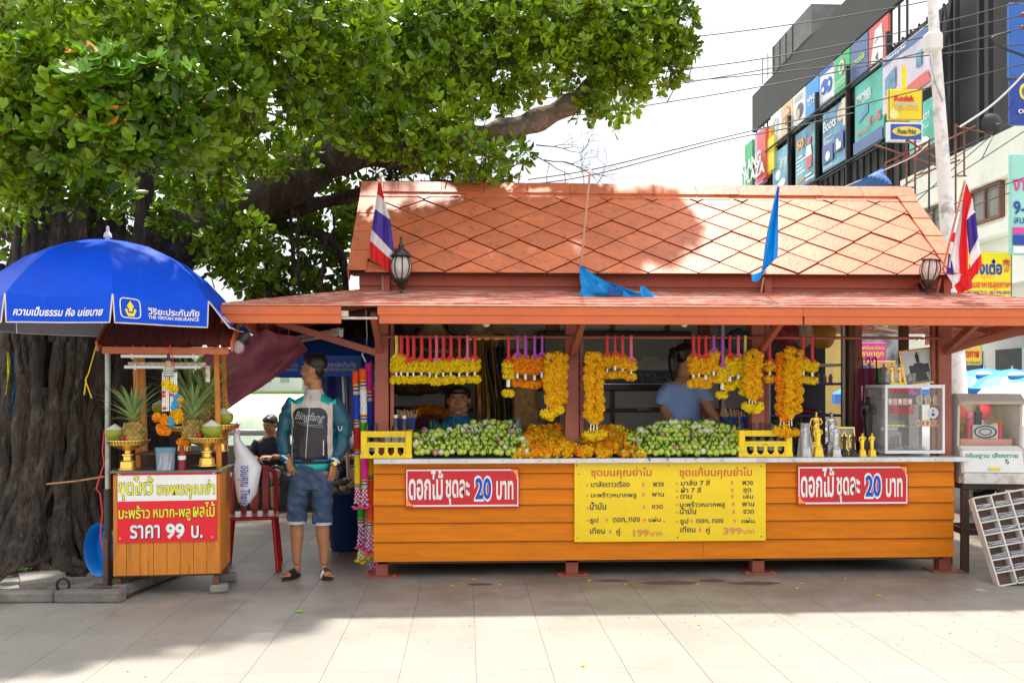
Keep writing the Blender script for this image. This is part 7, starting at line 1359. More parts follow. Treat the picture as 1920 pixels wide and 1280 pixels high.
def fruit(c, r_, mt, lab, cat='apple', nm='apple'):
    t = thing(nm, lab, cat, c); q = MB(); q.lathe([(.15*r_, .03*r_), (.6*r_, .1*r_), (.98*r_, .8*r_), (.95*r_, 1.2*r_), (.55*r_, 1.75*r_), (.15*r_, 1.65*r_), (0, 1.55*r_)], 18); q.build('fruit', mt, t, True); q = MB(); q.cyl((0, 0, 1.55*r_), (.1*r_, 0, 2.0*r_), .004); q.build('stalk', BRW, t)
def pineapple(c, s_, lab, lh=1.0, body=True, lean=0, seed=1):
    s_ *= 1.22
    rn = random.Random(seed); t = thing('pineapple', lab, 'pineapple', c, rn.uniform(0, 6), group='pineapples standing in the cart bowls'); t.rotation_euler = (lean*.3, lean, rn.uniform(0, 6))
    hb = .135*s_; rb = .062*s_; q = MB(); q.lathe([(rb*.6, 0), (rb*.95, hb*.25), (rb, hb*.55), (rb*.8, hb*.9), (rb*.4, hb)], 18); q.build('flesh_body', PIN, t, True)
    q = MB()
    for r in range(7):
        for j in range(11):
            a = (j+.5*(r % 2))*2*math.pi/11; z = hb*(.08+.85*r/6.5); rr = rb*(1.0-.35*abs(z/hb-.5)**2*2.2); nrm = Vector((math.cos(a), math.sin(a), .1)); c0 = Vector((rr*math.cos(a), rr*math.sin(a), z)); tx_ = Vector((-math.sin(a), math.cos(a), 0)); k_ = rb*.28
            q.add([c0+tx_*k_, c0+Vector((0, 0, k_*.95)), c0-tx_*k_, c0-Vector((0, 0, k_*.95)), c0+nrm*k_*.6], [(0, 1, 4), (1, 2, 4), (2, 3, 4), (3, 0, 4)])
    tag(q.build('eyes', PIN, t), kind='stuff')
    for i in range(46):
        a = i*2.4; fr_ = i/46; L_ = (.14+.13*math.sin(fr_*3.0))*s_*lh; el = R(12+70*fr_)+rn.uniform(-.12, .12); out = Vector((math.cos(a), math.sin(a), 0)); q = MB(); vv = []
        for u in np.linspace(0, 1, 6):
            e2 = el*(1-.0*u)+(.25-.95*u)*.5*(1-fr_*.3); w = .0135*s_*(1-u)**.6*(1.0 if u > .1 else .9); c0 = out*(.012*s_+L_*u*math.cos(el+.35-.55*u))+Vector((0, 0, hb+L_*u*math.sin(min(1.5, el+.35-.4*u))+.03*fr_*s_)); tx_ = Vector((-math.sin(a), math.cos(a), 0)); vv += [c0-tx_*w, c0-Vector((0, 0, .25*w))-out*.1*w, c0+tx_*w]
        q.add(vv, [(3*j+k_, 3*j+k_+1, 3*j+k_+4, 3*j+k_+3) for j in range(5) for k_ in (0, 1)]); q.build('leaf', PLF, t, 'all')
b1, top1 = bowl(240, 825, 880, 6.92, 39, 'gilt pedestal bowl at the parasol side of the cart'); b2, top2 = bowl(388, 820, 873, 6.98, 40, 'gilt pedestal bowl at the chair side of the cart'); b3, top3 = bowl(413, 796, 845, 7.22, 37, 'rear gilt bowl by the chair side post'); b4, top4 = bowl(345, 800, 848, 7.22, 33, 'rear gilt bowl half hidden in the middle of the cart')
def onb(top, dx, dy, dz=.0): return top+Vector((dx, dy, dz))
coconut(onb(top1, -.085, -.02), .062, 'green coconut with a white cut top in the parasol-side bowl'); coconut(onb(top2, .045, -.04), .068, 'green coconut with a cut top in the front chair-side bowl'); coconut(onb(top3, .03, -.02), .066, 'green coconut with a cut top in the rear chair-side bowl'); coconut(P(415, 770, 7.45), .055, 'green coconut high at the back by the post'); coconut(P(300, 775, 7.4), .055, 'shaded green coconut behind the hanging garland')
for a in ((top1, -.005, -.09, .020, APL, 'red apple beside the first pineapple'), (top2, -.03, -.1, .022, APL, 'red apple before the second pineapple'), (top3, -.05, -.06, .024, APL, 'dark red apple in the rear bowl'), (top1, .06, .05, .022, APL, 'dark red apple behind the first pineapple'), (top2, -.02, .05, .032, DFR, 'pink dragon fruit behind the front coconut')): fruit(onb(a[0], a[1], a[2]), a[3], a[4], a[5], 'apple' if a[4] is APL else 'fruit', 'apple' if a[4] is APL else 'dragon_fruit')
for a in ((top1, -.035, -.105, .014, LIM, 'small green fruit in the parasol-side bowl'), (top2, .02, -.115, .012, LIM, 'small green fruit in the front chair-side bowl'), (top3, -.02, -.08, .022, LIM, 'green apple in the rear bowl')): fruit(onb(a[0], a[1], a[2]), a[3], a[4], a[5], 'fruit', 'green_fruit')
pineapple(onb(top1, .055, -.02, -.012), .92, 'front pineapple in the parasol-side bowl', 1, True, .05, 3); pineapple(onb(top2, -.10, -.02, -.012), .90, 'front pineapple beside the bottle of red drink', 1.05, True, -.03, 5); pineapple(onb(top3, -.12, .06, .0), 1.0, 'tall pineapple behind the front one on the chair side', 1.2, True, .06, 8); pineapple(onb(top4, -.0, .12, .04), 1.05, 'rearmost dark pineapple behind the hanging garland', 1.35, True, -.04, 11)
t = thing('straw_jar', 'clear blue-lidded jar full of pale pink straws on the cart', 'jar', ctr(-.01, .0, zt_+.018)); q = MB(); q.lathe([(0, 0), (.062, 0), (.068, .14), (.0685, .141)], 24); q.build('jar_body', M('jar_plastic', (.45, .62, .78), .15, .05, alpha=.4), t, True); q = MB(); q.lathe([(.071, .141), (.072, .165), (0, .168)], 24); q.build('lid', M('jar_lid', (.15, .38, .6), .3, alpha=.75), t, True); STW = M('pink_straw', (.75, .55, .6), .5, .1, isl=.15)
for i in range(30): a = i*.7; q = MB(); q.cyl((.045*math.cos(a)*(i % 3+1)/3, .045*math.sin(a)*(i % 3+1)/3, .005), (.045*math.cos(a+.9)*(i % 3+1)/3, .045*math.sin(a+.9)*(i % 3+1)/3, .125), .005, n=6); q.build('straw', STW, t)
t = thing('soda_bottle', 'small bottle of red soda with a marigold on top beside the straw jar', 'bottle', ctr(.105, .0, zt_+.018)); q = MB(); q.lathe([(0, 0), (.026, 0), (.028, .02), (.024, .07), (.028, .11), (.016, .15), (.010, .18), (.010, .2)], 16); q.build('glass', M('red_soda', (.25, .005, .02), .08, .1), t, True); q = MB(); q.lathe([(.0275, .075), (.0285, .105)], 16); q.build('label', WHITE, t); flower_at(t, (-.01, -.01, .205), .03, 'o'); flower_at(t, (.03, 0, .2), .022, 'o')
# hanging votive garland under the roof
hp = P(319, 645, 6.66); t = thing('votive_garland', 'ornate white and yellow garland hung on red ribbons under the cart roof', 'garland', hp); s_ = 6.66/FPX
def hq(px, py): return P(px, py, 6.66)-hp
q = MB()
for a, c in (((319, 645), (311, 690)), ((319, 645), (327, 690))): q.beam(hq(*a), hq(*c), .012, .004)
q.build('ribbon', RIB['r'], t)
q = MB(); q.tube([hq(316, 662), hq(316, 676)], [.006, .018], 12); o = q.build('dark_tip', BLACK, t, True); q = MB(); q.tube([hq(316, 677), hq(316, 690)], [.018, .03], 14); q.build('tan_cone', M('tan_cord', (.45, .33, .2), .7), t, True)
for i in range(5): y = 690+i*3.2; q = MB(); w = .038; q.tube([hq(316, y), hq(316, y+1.5)], w, 16); q.tube([hq(316, y+1.6), hq(316, y+3.1)], w*.93, 16, 1); q.build('striped_collar', [WHITE, BLACK], t, True)
for px in (307, 314, 322, 329):
    q = MB()
    for i in range(24):
        for u in (-1, 1): q.ell(hq(px+u*1.6, 700+i*3.0), (.007, .007, .007), 6, 4)
    tag(q.build('jasmine_string', JAS, t, True), kind='stuff')
for (px, py, k_, r_) in ((313, 720, 'y', 9), (321, 726, 'y', 9), (328, 728, 'y', 7), (296, 782, 'o', 9), (306, 785, 'o', 10), (311, 790, 'o', 9), (300, 802, 'o', 8), (306, 806, 'o', 9), (314, 808, 'o', 8), (328, 768, 'g', 9), (333, 757, 'g', 8), (325, 778, 'g', 9), (332, 785, 'g', 10), (336, 775, 'g', 8), (337, 748, 'g', 7)): flower_at(t, hq(px, py)+Vector((0, random.uniform(-.02, .02), 0)), r_*s_, k_)
BR = M('blue_rosette', (.01, .25, .5), .6, .3, 30)
for (px, py, r_) in ((333, 745, 8), (330, 755, 8), (318, 789, 10), (326, 762, 6)): q = MB(); q.ell(hq(px, py), (r_*s_, .02, r_*s_), 12, 8); q.v = [tuple(Vector(v)*(1+.02*random.random())) for v in q.v]; q.build('blue_rosette', BR, t)
q = MB()
for (px, py) in ((307, 735), (307, 742), (326, 733), (322, 740), (309, 765), (305, 812)): q.ell(hq(px, py)+Vector((0, -.01, 0)), (.014, .012, .010), 8, 5)
q.build('red_ties', RIB['r'], t, True)
# ================================================================ blue parasol over the cart
UX, UY = XX(202, 6.98), 6.98; um = thing('blue_parasol', 'big blue parasol with lettered flaps over the offering cart', 'umbrella', (UX, UY, 0)); UB = M('parasol_royal_blue', (.0, .07, .66), .5, .08, 3, spec=.2, bump=.05, bscale=20, dirt=((.25, .4, .7), .10, 9)); UBI = M('parasol_grey_lining', (.30, .29, .38), .6, .15, 3); PIPE = M('cream_piping', (.75, .68, .55), .6)
RR = .885; prof = [(0, 2.575), (.18, 2.56), (.37, 2.512), (.54, 2.43), (.70, 2.31), (.83, 2.175), (RR, 2.105)]; fac = 8; a0 = R(-67.5)
def upt(r_, z, th):
    k = (th-a0)/(2*math.pi/fac); fr_ = k-math.floor(k); sag = math.cos(math.pi/fac)/math.cos((fr_-.5)*2*math.pi/fac); s2 = 1-(1-sag)*min(1, r_/RR*1.1); return Vector((r_*s2*math.cos(th), r_*s2*math.sin(th), z-(.02*math.sin(fr_*math.pi) if r_ > .3 else 0)*r_))
for g in range(fac):
    q = MB(); nn = 8
    for (i0) in range(len(prof)-1): pass
    vv = []; 
    for (r_, z) in prof:
        for j in range(nn+1): th = a0+(g+j/nn)*2*math.pi/fac-(1e-6 if j == nn else 0); vv.append(upt(r_, z, min(th, a0+(g+1)*2*math.pi/fac-1e-5)))
    ff = [(i*(nn+1)+j, i*(nn+1)+j+1, (i+1)*(nn+1)+j+1, (i+1)*(nn+1)+j) for i in range(len(prof)-1) for j in range(nn)]
    q.add(vv, ff, 0); q.add([v-Vector((0, 0, .006)) for v in vv], [f[::-1] for f in ff], 1); q.build('canopy_panel', [UB, UBI], um, 'all')
    e0 = upt(RR, 2.105, a0+g*2*math.pi/fac+1e-5); e1 = upt(RR, 2.105, a0+(g+1)*2*math.pi/fac-1e-5); hh = .185; nrm = ((e0+e1)/2); nrm.z = 0; nrm.normalize(); lift = {7: 0, 0: 0, 1: .13}.get(g, random.uniform(0, .04))
    def fl_(u, v, o_=0):
        e = .018*v; uu = e+(1-2*e)*u; p = e0.lerp(e1, uu); wv = .014*math.sin(u*7+g)*v; return p+Vector((0, 0, -hh*v-.018*math.sin(u*math.pi)*(1-v)))+nrm*(wv+lift*v+.004+o_)
    q = MB(); q.grid(lambda u, v: fl_(u, v), 14, 5, 0); q.grid(lambda u, v: fl_(u, v, -.003), 14, 5, 1); q.build('flap', [UB, UBI], um, 'all')
    q = MB(); q.tube([fl_(0, v/6) for v in range(7)]+[fl_(u/14, 1) for u in range(1, 15)]+[fl_(1, 1-v/6) for v in range(1, 7)], .0045, 5); q.build('piping', PIPE, um, True)
    def txt(mb, st, u0, u1, v0, v1, off, shear=0):
        vv2, ff2 = text_data(st, off, shear); ax, bx_ = min(z[0] for z in vv2), max(z[0] for z in vv2); az, bz = min(z[1] for z in vv2), max(z[1] for z in vv2); mb.add([fl_(u0+(u1-u0)*(x-ax)/(bx_-ax), v1+(v0-v1)*(y-az)/(bz-az), .0045) for x, y in vv2], ff2)
    q = MB()
    if g % 2 == 0:
        txt(q, 'วิริยะประกันภัย', .34, .90, .32, .60, .02); txt(q, 'THE VIRIYAH INSURANCE', .34, .90, .64, .78, .02)
        rc = [(.06+.10*(1+math.copysign(abs(math.cos(a))**.4, math.cos(a))), .44+.36*math.copysign(abs(math.sin(a))**.4, math.sin(a))) for a in np.linspace(0, 6.283, 33)[:-1]]; q.tube([fl_(u, v, .005) for u, v in rc], .004, 5, closed=True)
    else: txt(q, 'ความเป็นธรรม คือ นโยบาย', .07, .93, .42, .76, .025, .3)
    q.build('lettering', SW, um)
    if g % 2 == 0:
        q = MB()
        for pl in ([(.16, .16), (.195, .36), (.178, .46), (.178, .56), (.142, .56), (.142, .46), (.125, .36)], [(.10, .50), (.125, .44), (.135, .62), (.185, .62), (.195, .44), (.22, .50), (.19, .74), (.13, .74)]): q.add([fl_(u, v, .006) for u, v in pl], [tuple(range(len(pl)))])
        q.build('emblem', M('emblem_yellow', (.85, .65, .01), .4), um)
    q = MB(); pts = [upt(r_, z-.012, a0+g*2*math.pi/fac+1e-5) for r_, z in prof[1:]]; q.tube([Vector((0, 0, 2.58))]+pts, .006, 5); q.build('rib', STEEL, um, True)
q = MB(); q.lathe([(.03, 2.60), (.025, 2.63), (.012, 2.645), (.010, 2.68), (0, 2.685)], 12); q.build('finial', WHITE, um, True)
PG = M('peeling_green_pole', (.42, .46, .44), .35, .3, 6, metal=.5, dirt=((.05, .04, .03), .5, 12)); q = MB(); q.cyl((0, 0, .75), (0, 0, 2.6), .019, n=14); q.build('pole', PG, um, True); q = MB(); q.cyl((0, 0, .06), (0, 0, .76), .027, n=14); q.build('lower_tube', M('dark_pipe', (.04, .045, .04), .5, .4, 9), um, True)
q = MB(); q.box((0, 0, .035), (.24, .12, .05), None, 0, .01); q.box((0, -.04, .22), (.035, .02, .36)); q.build('stand', M('rusty_plate', (.11, .075, .06), .7, .3, 12), um); q = MB(); q.tube([(-.3+.045*math.cos(a), -.05, .07+.045*math.sin(a)) for a in np.linspace(0, 6.283, 17)[:-1]], .010, 6, closed=True); q.build('iron_ring', BLACK, um, True)
q = MB(); q.tube([P(181, 646, 7.0), P(166, 700, 7.0), P(160, 712, 7.0), P(172, 746, 7.0)], .0045, 5); q.tube([P(162, 706, 7.0), P(158, 740, 7.0)], .0045, 5); tag(q.build('yellow_string', YEL, None), 'yellow plastic string dangling under the parasol', 'string')
q = MB(); q.tube([P(196, 805, 6.95), P(192, 845, 6.93), P(195, 870, 6.93), P(180, 916, 6.93), P(188, 925, 6.93), P(192, 960, 6.93), P(188, 1005, 6.93), P(193, 1030, 6.95)], .0045, 5); tag(q.build('red_string', M('red_string', (.8, .05, .05), .6), None), 'red plastic string wound down the parasol pole', 'string')
# shopping bag, red chair
t = thing('plastic_bag', 'white plastic shopping bag with blue print knotted with pink to the cart side', 'bag', P(462, 900, 7.2)); s_ = 7.2/FPX; q = MB()
secs = []
for (px0_, px1_, py) in ((440, 447, 806), (440, 452, 825), (440, 466, 845), (440, 480, 860), (440, 490, 876), (441, 488, 900), (443, 480, 925), (448, 472, 940), (455, 464, 946)): secs.append((((px0_+px1_)/2-462)*s_, 0, (900-py)*s_, (px1_-px0_)/2*s_, .025+.06*min(1, (py-806)/80)*(1 if py < 930 else .5)))
q.loft(secs[::-1], 30); q.v = [tuple(Vector(v)+Vector((noise.noise(Vector(v)*14), noise.noise(Vector(v)*14+Vector((3, 0, 0))), 0))*.018) for v in q.v]; q.build('bag_body', M('bag_plastic', (.80, .80, .82), .3, .05, 8, sub=.2, bump=.3, bscale=18), t, 'all'); q = MB()
for i in range(6): a = i*1.05; q.beam((-.09, -.02, .40), Vector((-.09, -.02, .40))+Vector((math.cos(a)*.06, -.01, math.sin(a)*.05)), .014, .003)
q.build('pink_knot', M('pink_tape', (.8, .03, .35), .4), t); q = MB(); vv, ff = text_data('ขอบคุณ Thank', .01); q.add([(-.02+(.1*y), -.095, .12-(x*.05)) for x, y in vv], ff); q.build('bag_print', BP, t)
RC = M('red_plastic', (.38, .006, .012), .3, .08); t = thing('plastic_chair', 'red plastic chair tucked in behind the offering cart', 'chair', (XX(475, 7.9), 7.9, 0), R(10))
q = MB(); q.bx(-.2, .2, -.2, .2, .42, .45, ch=.012); q.build('seat', RC, t)
for (x, y) in ((-.19, -.18), (.19, -.18), (-.19, .18), (.19, .18)): q = MB(); q.beam((x*.92, y*.92, .43), (x*1.12, y*1.15, 0), .05, .03, ch=.006); q.build('leg', RC, t)
for x in (-.18, .18): q = MB(); q.tube([(x, .19, .45), (x, .22, .65), (x*.92, .24, .78)], [.022, .02, .02], 8); q.build('back_post', RC, t, True)
q = MB(); q.tube([(-.166, .24, .78), (-.1, .25, .82), (.1, .25, .82), (.166, .24, .78)], .022, 8); q.build('top_rail', RC, t, True)
for x in (-.09, 0, .09): q = MB(); q.bx(x-.025, x+.025, .215, .23, .45, .81); q.build('back_slat', RC, t)
# pink tarpaulin and second blue parasol, bin
TP = M('faded_pink_tarp', (.40, .11, .17), .6, .2, 3, sub=.25, bump=.15, bscale=8, dirt=((.6, .4, .42), .2, 5)); t = thing('pink_tarpaulin', 'faded pink tarpaulin tied up under the awning behind the cart', 'tarpaulin', P(480, 660, 7.9)); q = MB()
top = [(380, 660), (410, 668), (443, 646), (470, 630), (499, 617), (520, 626), (541, 628), (560, 632), (577, 655)]; bot = [(340, 800), (380, 790), (430, 765), (460, 744), (490, 726), (515, 708), (540, 690), (560, 672), (577, 656)]
def il(ps, u):
    k = u*(len(ps)-1); i = min(int(k), len(ps)-2); f_ = k-i; return (ps[i][0]*(1-f_)+ps[i+1][0]*f_, ps[i][1]*(1-f_)+ps[i+1][1]*f_)
def tf(u, v): a, c = il(top, u), il(bot, u); x = a[0]*(1-v)+c[0]*v; y = a[1]*(1-v)+c[1]*v+6*math.sin(v*3.1)*math.sin(u*3.1); return P(x, y, 7.8+.35*v+.035*math.sin(u*22+v*3)*(1-v*.6)+.05*math.sin(v*9+u*5))
q.grid(tf, 44, 16); q.build('sheet', TP, t, 'all', True)
for (x, y) in ((499, 617), (541, 628)): q = MB(); p = P(x, y, 7.78); q.tube([p, p+Vector((.01, 0, .1))], .004, 5); q.build('tie', M('pink_tape2', (.5, .1, .15), .5), t, True, True)
t = thing('rear_blue_parasol', 'second blue lettered parasol behind the standing man', 'umbrella', (XX(640, 9.0), 9.0, 0)); q = MB(); zz = lambda y: ZZ(640, y, 8.6)
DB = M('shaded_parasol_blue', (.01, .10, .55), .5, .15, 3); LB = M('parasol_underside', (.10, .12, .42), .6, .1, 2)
q.lathe([(0.01, zz(618)), (.5, zz(640)), (.68, zz(668))], 8, rz=R(22)); q.build('canopy', DB, t)
for i in range(8):
    a = R(22+i*45); c = R(22+(i+1)*45); e0 = Vector((.69*math.cos(a), .69*math.sin(a), zz(668))); e1 = Vector((.69*math.cos(c), .69*math.sin(c), zz(668))); hh = zz(668)-zz(706); q = MB()
    q.add([e0, e1, e1-Vector((0, 0, hh)), e0-Vector((0, 0, hh))], [(0, 1, 2, 3)]); q.build('flap', DB, t)
    nn_ = ((e0+e1)/2).normalized(); nn_.z = 0
    def f2(u, v, o_=.006): return e0.lerp(e1, u)-Vector((0, 0, hh*v))+nn_*o_
    if i in (4, 5, 6):
        q = MB(); 
        for st, u0, u1, v0, v1 in (('วิริยะประกันภัย', .38, .92, .3, .55), ('THE VIRIYAH INSURANCE', .38, .92, .6, .74)):
            vv2, ff2 = text_data(st, .01); ax, bx_ = min(z[0] for z in vv2), max(z[0] for z in vv2); az, bz = min(z[1] for z in vv2), max(z[1] for z in vv2); q.add([f2(u0+(u1-u0)*(x-ax)/(bx_-ax), v1+(v0-v1)*(y-az)/(bz-az)) for x, y in vv2], ff2)
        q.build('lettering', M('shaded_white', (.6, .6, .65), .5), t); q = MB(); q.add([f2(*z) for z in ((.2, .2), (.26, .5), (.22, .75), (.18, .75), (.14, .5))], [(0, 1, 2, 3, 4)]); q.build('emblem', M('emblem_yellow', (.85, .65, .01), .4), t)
q = MB(); q.cyl((.1, 0, 0), (0, 0, zz(620)), .018); q.build('pole', STEEL, t, True)
t = thing('parasol_skirt', 'violet-blue cloth screen hanging below the rear parasol', 'screen', P(630, 760, 9.1)); q = MB(); q.grid(lambda u, v: P(583+86*u, 690+112*v+(6*u), 9.3+.05*math.sin(u*14)), 24, 6); q.build('cloth', LB, t, 'all', True)
t = thing('rubbish_bin', 'dark blue tub full of stones and wrappers behind the standing man', 'bin', (XX(650, 8.75), 8.75, 0)); q = MB(); q.lathe([(.13, 0), (.15, .02), (.215, .52), (.235, .54), (.235, .56), (.20, .56), (.19, .5), (0, .48)], 28); q.build('tub', M('navy_tub', (.005, .03, .13), .35, .1), t, True); RK = M('brown_rock', (.12, .09, .07), .6, .5, 12)
for i in range(26): a = i*2.4; r_ = .17*math.sqrt(i/26); q = MB(); q.ell((r_*math.cos(a), r_*math.sin(a), .54+.10*(1-i/26)), (.035, .03, .028), 8, 6); q.build('stone', RK if i % 5 else M('wrapper', (.6, .5, .2), .4, .5, 20), t)
vv_ = [(.0, 0)]; tag(MB().box((0, 0, 0), (.5, .35, .35), None, 0, .03).build('basket', M('woven_dark', (.06, .04, .03), .8, .4, 30)), 'dark basket on the bench behind the tub', 'basket').location = (XX(655, 11.7), 11.7, .62)
# ================================================================ amulet machine on its stool
BG_ = M('beige_machine', (.50, .45, .40), .45, .08, 3, dirt=((.35, .2, .12), .25, 8)); Ym = 7.44; mx0 = XX(1798, Ym); mw = XX(1912, Ym)-mx0; zs_ = ZZ(1850, 905, Ym)
t = thing('merit_machine', 'beige coin-operated shrine machine with a curved glass front beside the kiosk', 'machine', (mx0+mw/2, Ym, zs_), R(-8)); w = mw/2; D = .36; hM = ZZ(1850, 738, Ym)-zs_
side = [(-.04, 0), (D, 0), (D, hM), (.02, hM), (-.07, hM-.06), (-.02, hM-.10), (.0, hM*.42), (-.06, hM*.36), (-.10, hM*.12), (-.04, .05)]
for x in (-w, w-.02): q = MB(); q.prism(side, x, x+.02); q.v = [(p[1], p[0], p[2]) for p in q.v]; q.build('side_panel', BG_, t)
for pl, nm in (([(.02, hM-.02), (D, hM-.02), (D, hM), (.02, hM)], 'top_panel'), ([(-.07, hM-.06), (.02, hM), (.02, hM-.02), (-.05, hM-.085)], 'hood'), ([(D-.02, 0), (D, 0), (D, hM-.02), (D-.02, hM-.02)], 'back_panel'), ([(.0, hM*.40), (D-.02, hM*.40), (D-.02, hM*.42), (.0, hM*.42)], 'inner_floor')):
    q = MB(); q.prism(pl, -w+.021, w-.021); q.v = [(p[1], p[0], p[2]) for p in q.v]; q.build(nm, BG_ if nm != 'back_panel' else M('mirror_yellow', (.6, .55, .3), .2, .4, 5), t)
q = MB(); q.grid(lambda u, v: (-w+.022+(2*w-.044)*u, .005-.05*math.sin(v*math.pi)*.4-.02*v, hM*.43+(hM*.57-.10)*v), 6, 10); q.build('curved_glass', GLASS, t, 'all')
q = MB(); q.add([(-w+.021, -.055, hM*.37), (w-.021, -.055, hM*.37), (w-.021, -.10, hM*.13), (-w+.021, -.10, hM*.13)], [(0, 1, 2, 3)]); q.add([(-w+.021, .0, hM*.41), (w-.021, .0, hM*.41), (w-.021, -.054, hM*.372), (-w+.021, -.054, hM*.372)], [(0, 1, 2, 3)]); q.build('sloping_front', WHITE, t); q = MB(); q.bx(-w+.021, w-.021, -.095, -.03, .0, hM*.125, ch=.004); q.build('drawer_panel', M('flaking_white', (.72, .70, .66), .5, .1, 5, dirt=((.35, .15, .08), .5, 10)), t)
def mtx(mb, st, x0_, x1_, v0, v1, off):
    vv, ff = text_data(st, off); ax, bx_ = min(z[0] for z in vv), max(z[0] for z in vv); az, bz = min(z[1] for z in vv), max(z[1] for z in vv); mb.add([(x0_+(x1_-x0_)*(x-ax)/(bx_-ax), -.0595-.045*(1-(v0+(v1-v0)*(y-az)/(bz-az))), hM*(.13+.24*(v0+(v1-v0)*(y-az)/(bz-az)))) for x, y in vv], ff)
q = MB(); mtx(q, 'อธิษฐาน เสี่ยงทาย', -w+.04, w-.06, .62, .9, .02); q.build('lettering', M('teal_print', (.01, .35, .25), .5), t); q = MB(); q.box((0, -.10, hM*.17), (.09, .01, .018)); q.build('yellow_plate', YEL, t); q = MB(); mtx(q, '5', .09, .12, .4, .6, .0); q.build('numeral', INK, t)
# inside the machine
zf = hM*.42; q = MB(); q.bx(-w+.05, w-.05, .06, .26, zf, zf+.05); q.build('salmon_step', M('salmon', (.6, .28, .2), .6), t); q = MB(); q.bx(-.1, .1, .08, .10, zf+.051, zf+.165); q.build('dial_board', M('dial_grey', (.5, .5, .48), .5), t)
q = MB()
for k_ in (1, .55): q.tube([(.085*k_*math.cos(a), .076, zf+.108+.048*k_*math.sin(a)) for a in np.linspace(0, 6.283, 29)[:-1]], .005*k_+.001, 5, closed=True)
q.build('dial_ring', BLACK, t, True); ly = thing('shrine_figure', 'dark standing figure inside the shrine machine', 'statuette', t.matrix_basis @ Vector((-.01, .2, zf+.12))); q = MB(); q.loft([(0, 0, 0, .03, .02), (0, 0, .09, .028, .02), (0, 0, .14, .036, .02), (0, 0, .16, .012, .012)], 12); q.ell((0, 0, .178), (.015, .015, .02), 10, 8); q.build('figure', BRZ, ly, True)
for x in (-.125, .125): q = MB(); q.cyl((x, .1, zf+.05), (x, .1, zf+.19), .018, n=14); q.build('red_candle', M('red_wax', (.6, .02, .03), .4), t, True)
for i, (x, y, z, r_, c_) in enumerate(((-.14, .22, .26, .05, (.7, .08, .05)), (.06, .25, .28, .06, (.75, .06, .08)), (-.08, .2, .24, .03, (.85, .15, .3)), (-.06, .22, .18, .028, (.85, .2, .35)), (.12, .18, .12, .045, (.85, .7, .05)), (-.05, .16, .12, .03, (.85, .65, .05)), (.02, .25, .15, .05, (.7, .7, .7)), (-.15, .24, .12, .04, (.5, .25, .02)))):
    q = MB(); q.ell((x, y, zf+z), (r_, r_*.5, r_*1.3), 12, 9); q.v = [tuple(Vector(v)+Vector((noise.noise(Vector(v)*60), 0, noise.noise(Vector(v)*60+Vector((9, 0, 0)))))*.012) for v in q.v]; q.build('paper_flower', M('paper_%d' % i, c_, .5, .3, 25), t)
q = MB(); q.ell((0, .12, hM-.06), (.035, .02, .025), 12, 8); q.build('lamp_bulb', M('lit_bulb', (1, .95, .8), .4, 0, emit=6), t, True)
st = thing('wooden_stool', 'tall dark wooden stool under the shrine machine', 'stool', (mx0+mw/2+.01, Ym, 0), R(-8)); DW = M('dark_stool_wood', (.055, .030, .024), .55, .2, 6)
q = MB(); q.bx(-.24, .24, -.06, .36, zs_-.05, zs_-.002, ch=.006); q.build('seat_frame', DW, st)
for x in (-.215, .215):
    for y in (-.03, .33): q = MB(); q.bx(x-.028, x+.028, y-.028, y+.028, 0, zs_-.051, ch=.004); q.build('leg', DW, st)
for y in (-.03, .33): q = MB(); q.bx(-.186, .186, y-.015, y+.015, .30, .35); q.build('stretcher', DW, st)
for x in (-.215, .215): q = MB(); q.bx(x-.015, x+.015, 0.0, .3, .30, .35); q.build('stretcher', DW, st)
# slotted paper rack leaning in front
rk = thing('fortune_paper_rack', 'white pigeonhole rack of fortune papers leaning at the stool', 'rack', G(1874, 1098), R(-6)); rk.rotation_euler = (R(-15), R(-11), R(-8)); RW = M('chipped_white_wood', (.70, .67, .62), .6, .06, 6, dirt=((.32, .2, .14), .35, 12)); cols, rows, cwid, rh, dp = 4, 7, .135, .097, .10
for i in range(cols+1): q = MB(); q.bx(i*cwid-.006, i*cwid+.006, 0, dp, 0, rows*rh, ch=.002); q.build('upright', RW, rk)
for j in range(rows+1):
    for i in range(cols): q = MB(); q.bx(i*cwid+.0065, (i+1)*cwid-.0065, .003, dp-.003, j*rh-.005, j*rh+.005); q.build('slot_shelf', RW, rk)
q = MB(); q.bx(0, cols*cwid, dp+.001, dp+.01, 0, rows*rh); q.build('back_board', M('rack_back', (.22, .12, .09), .7), rk); PP = M('paper_slip', (.66, .66, .70), .6, .05, isl=.1)
for j in range(rows):
    for i in range(cols):
        if j == 0 and i == 0: continue
        q = MB()
        for s2 in range(6): q.box((i*cwid+cwid/2+random.uniform(-.008, .008), dp/2-.01, j*rh+.012+s2*.005), (cwid*.8, dp*.75, .002), Matrix.Rotation(random.uniform(-.15, .15), 3, 'Z') @ Matrix.Rotation(random.uniform(-.16, .1), 3, 'X') @ Matrix.Rotation(random.uniform(-.1, .1), 3, 'Y'))
        q.build('paper_stack', PP, rk)
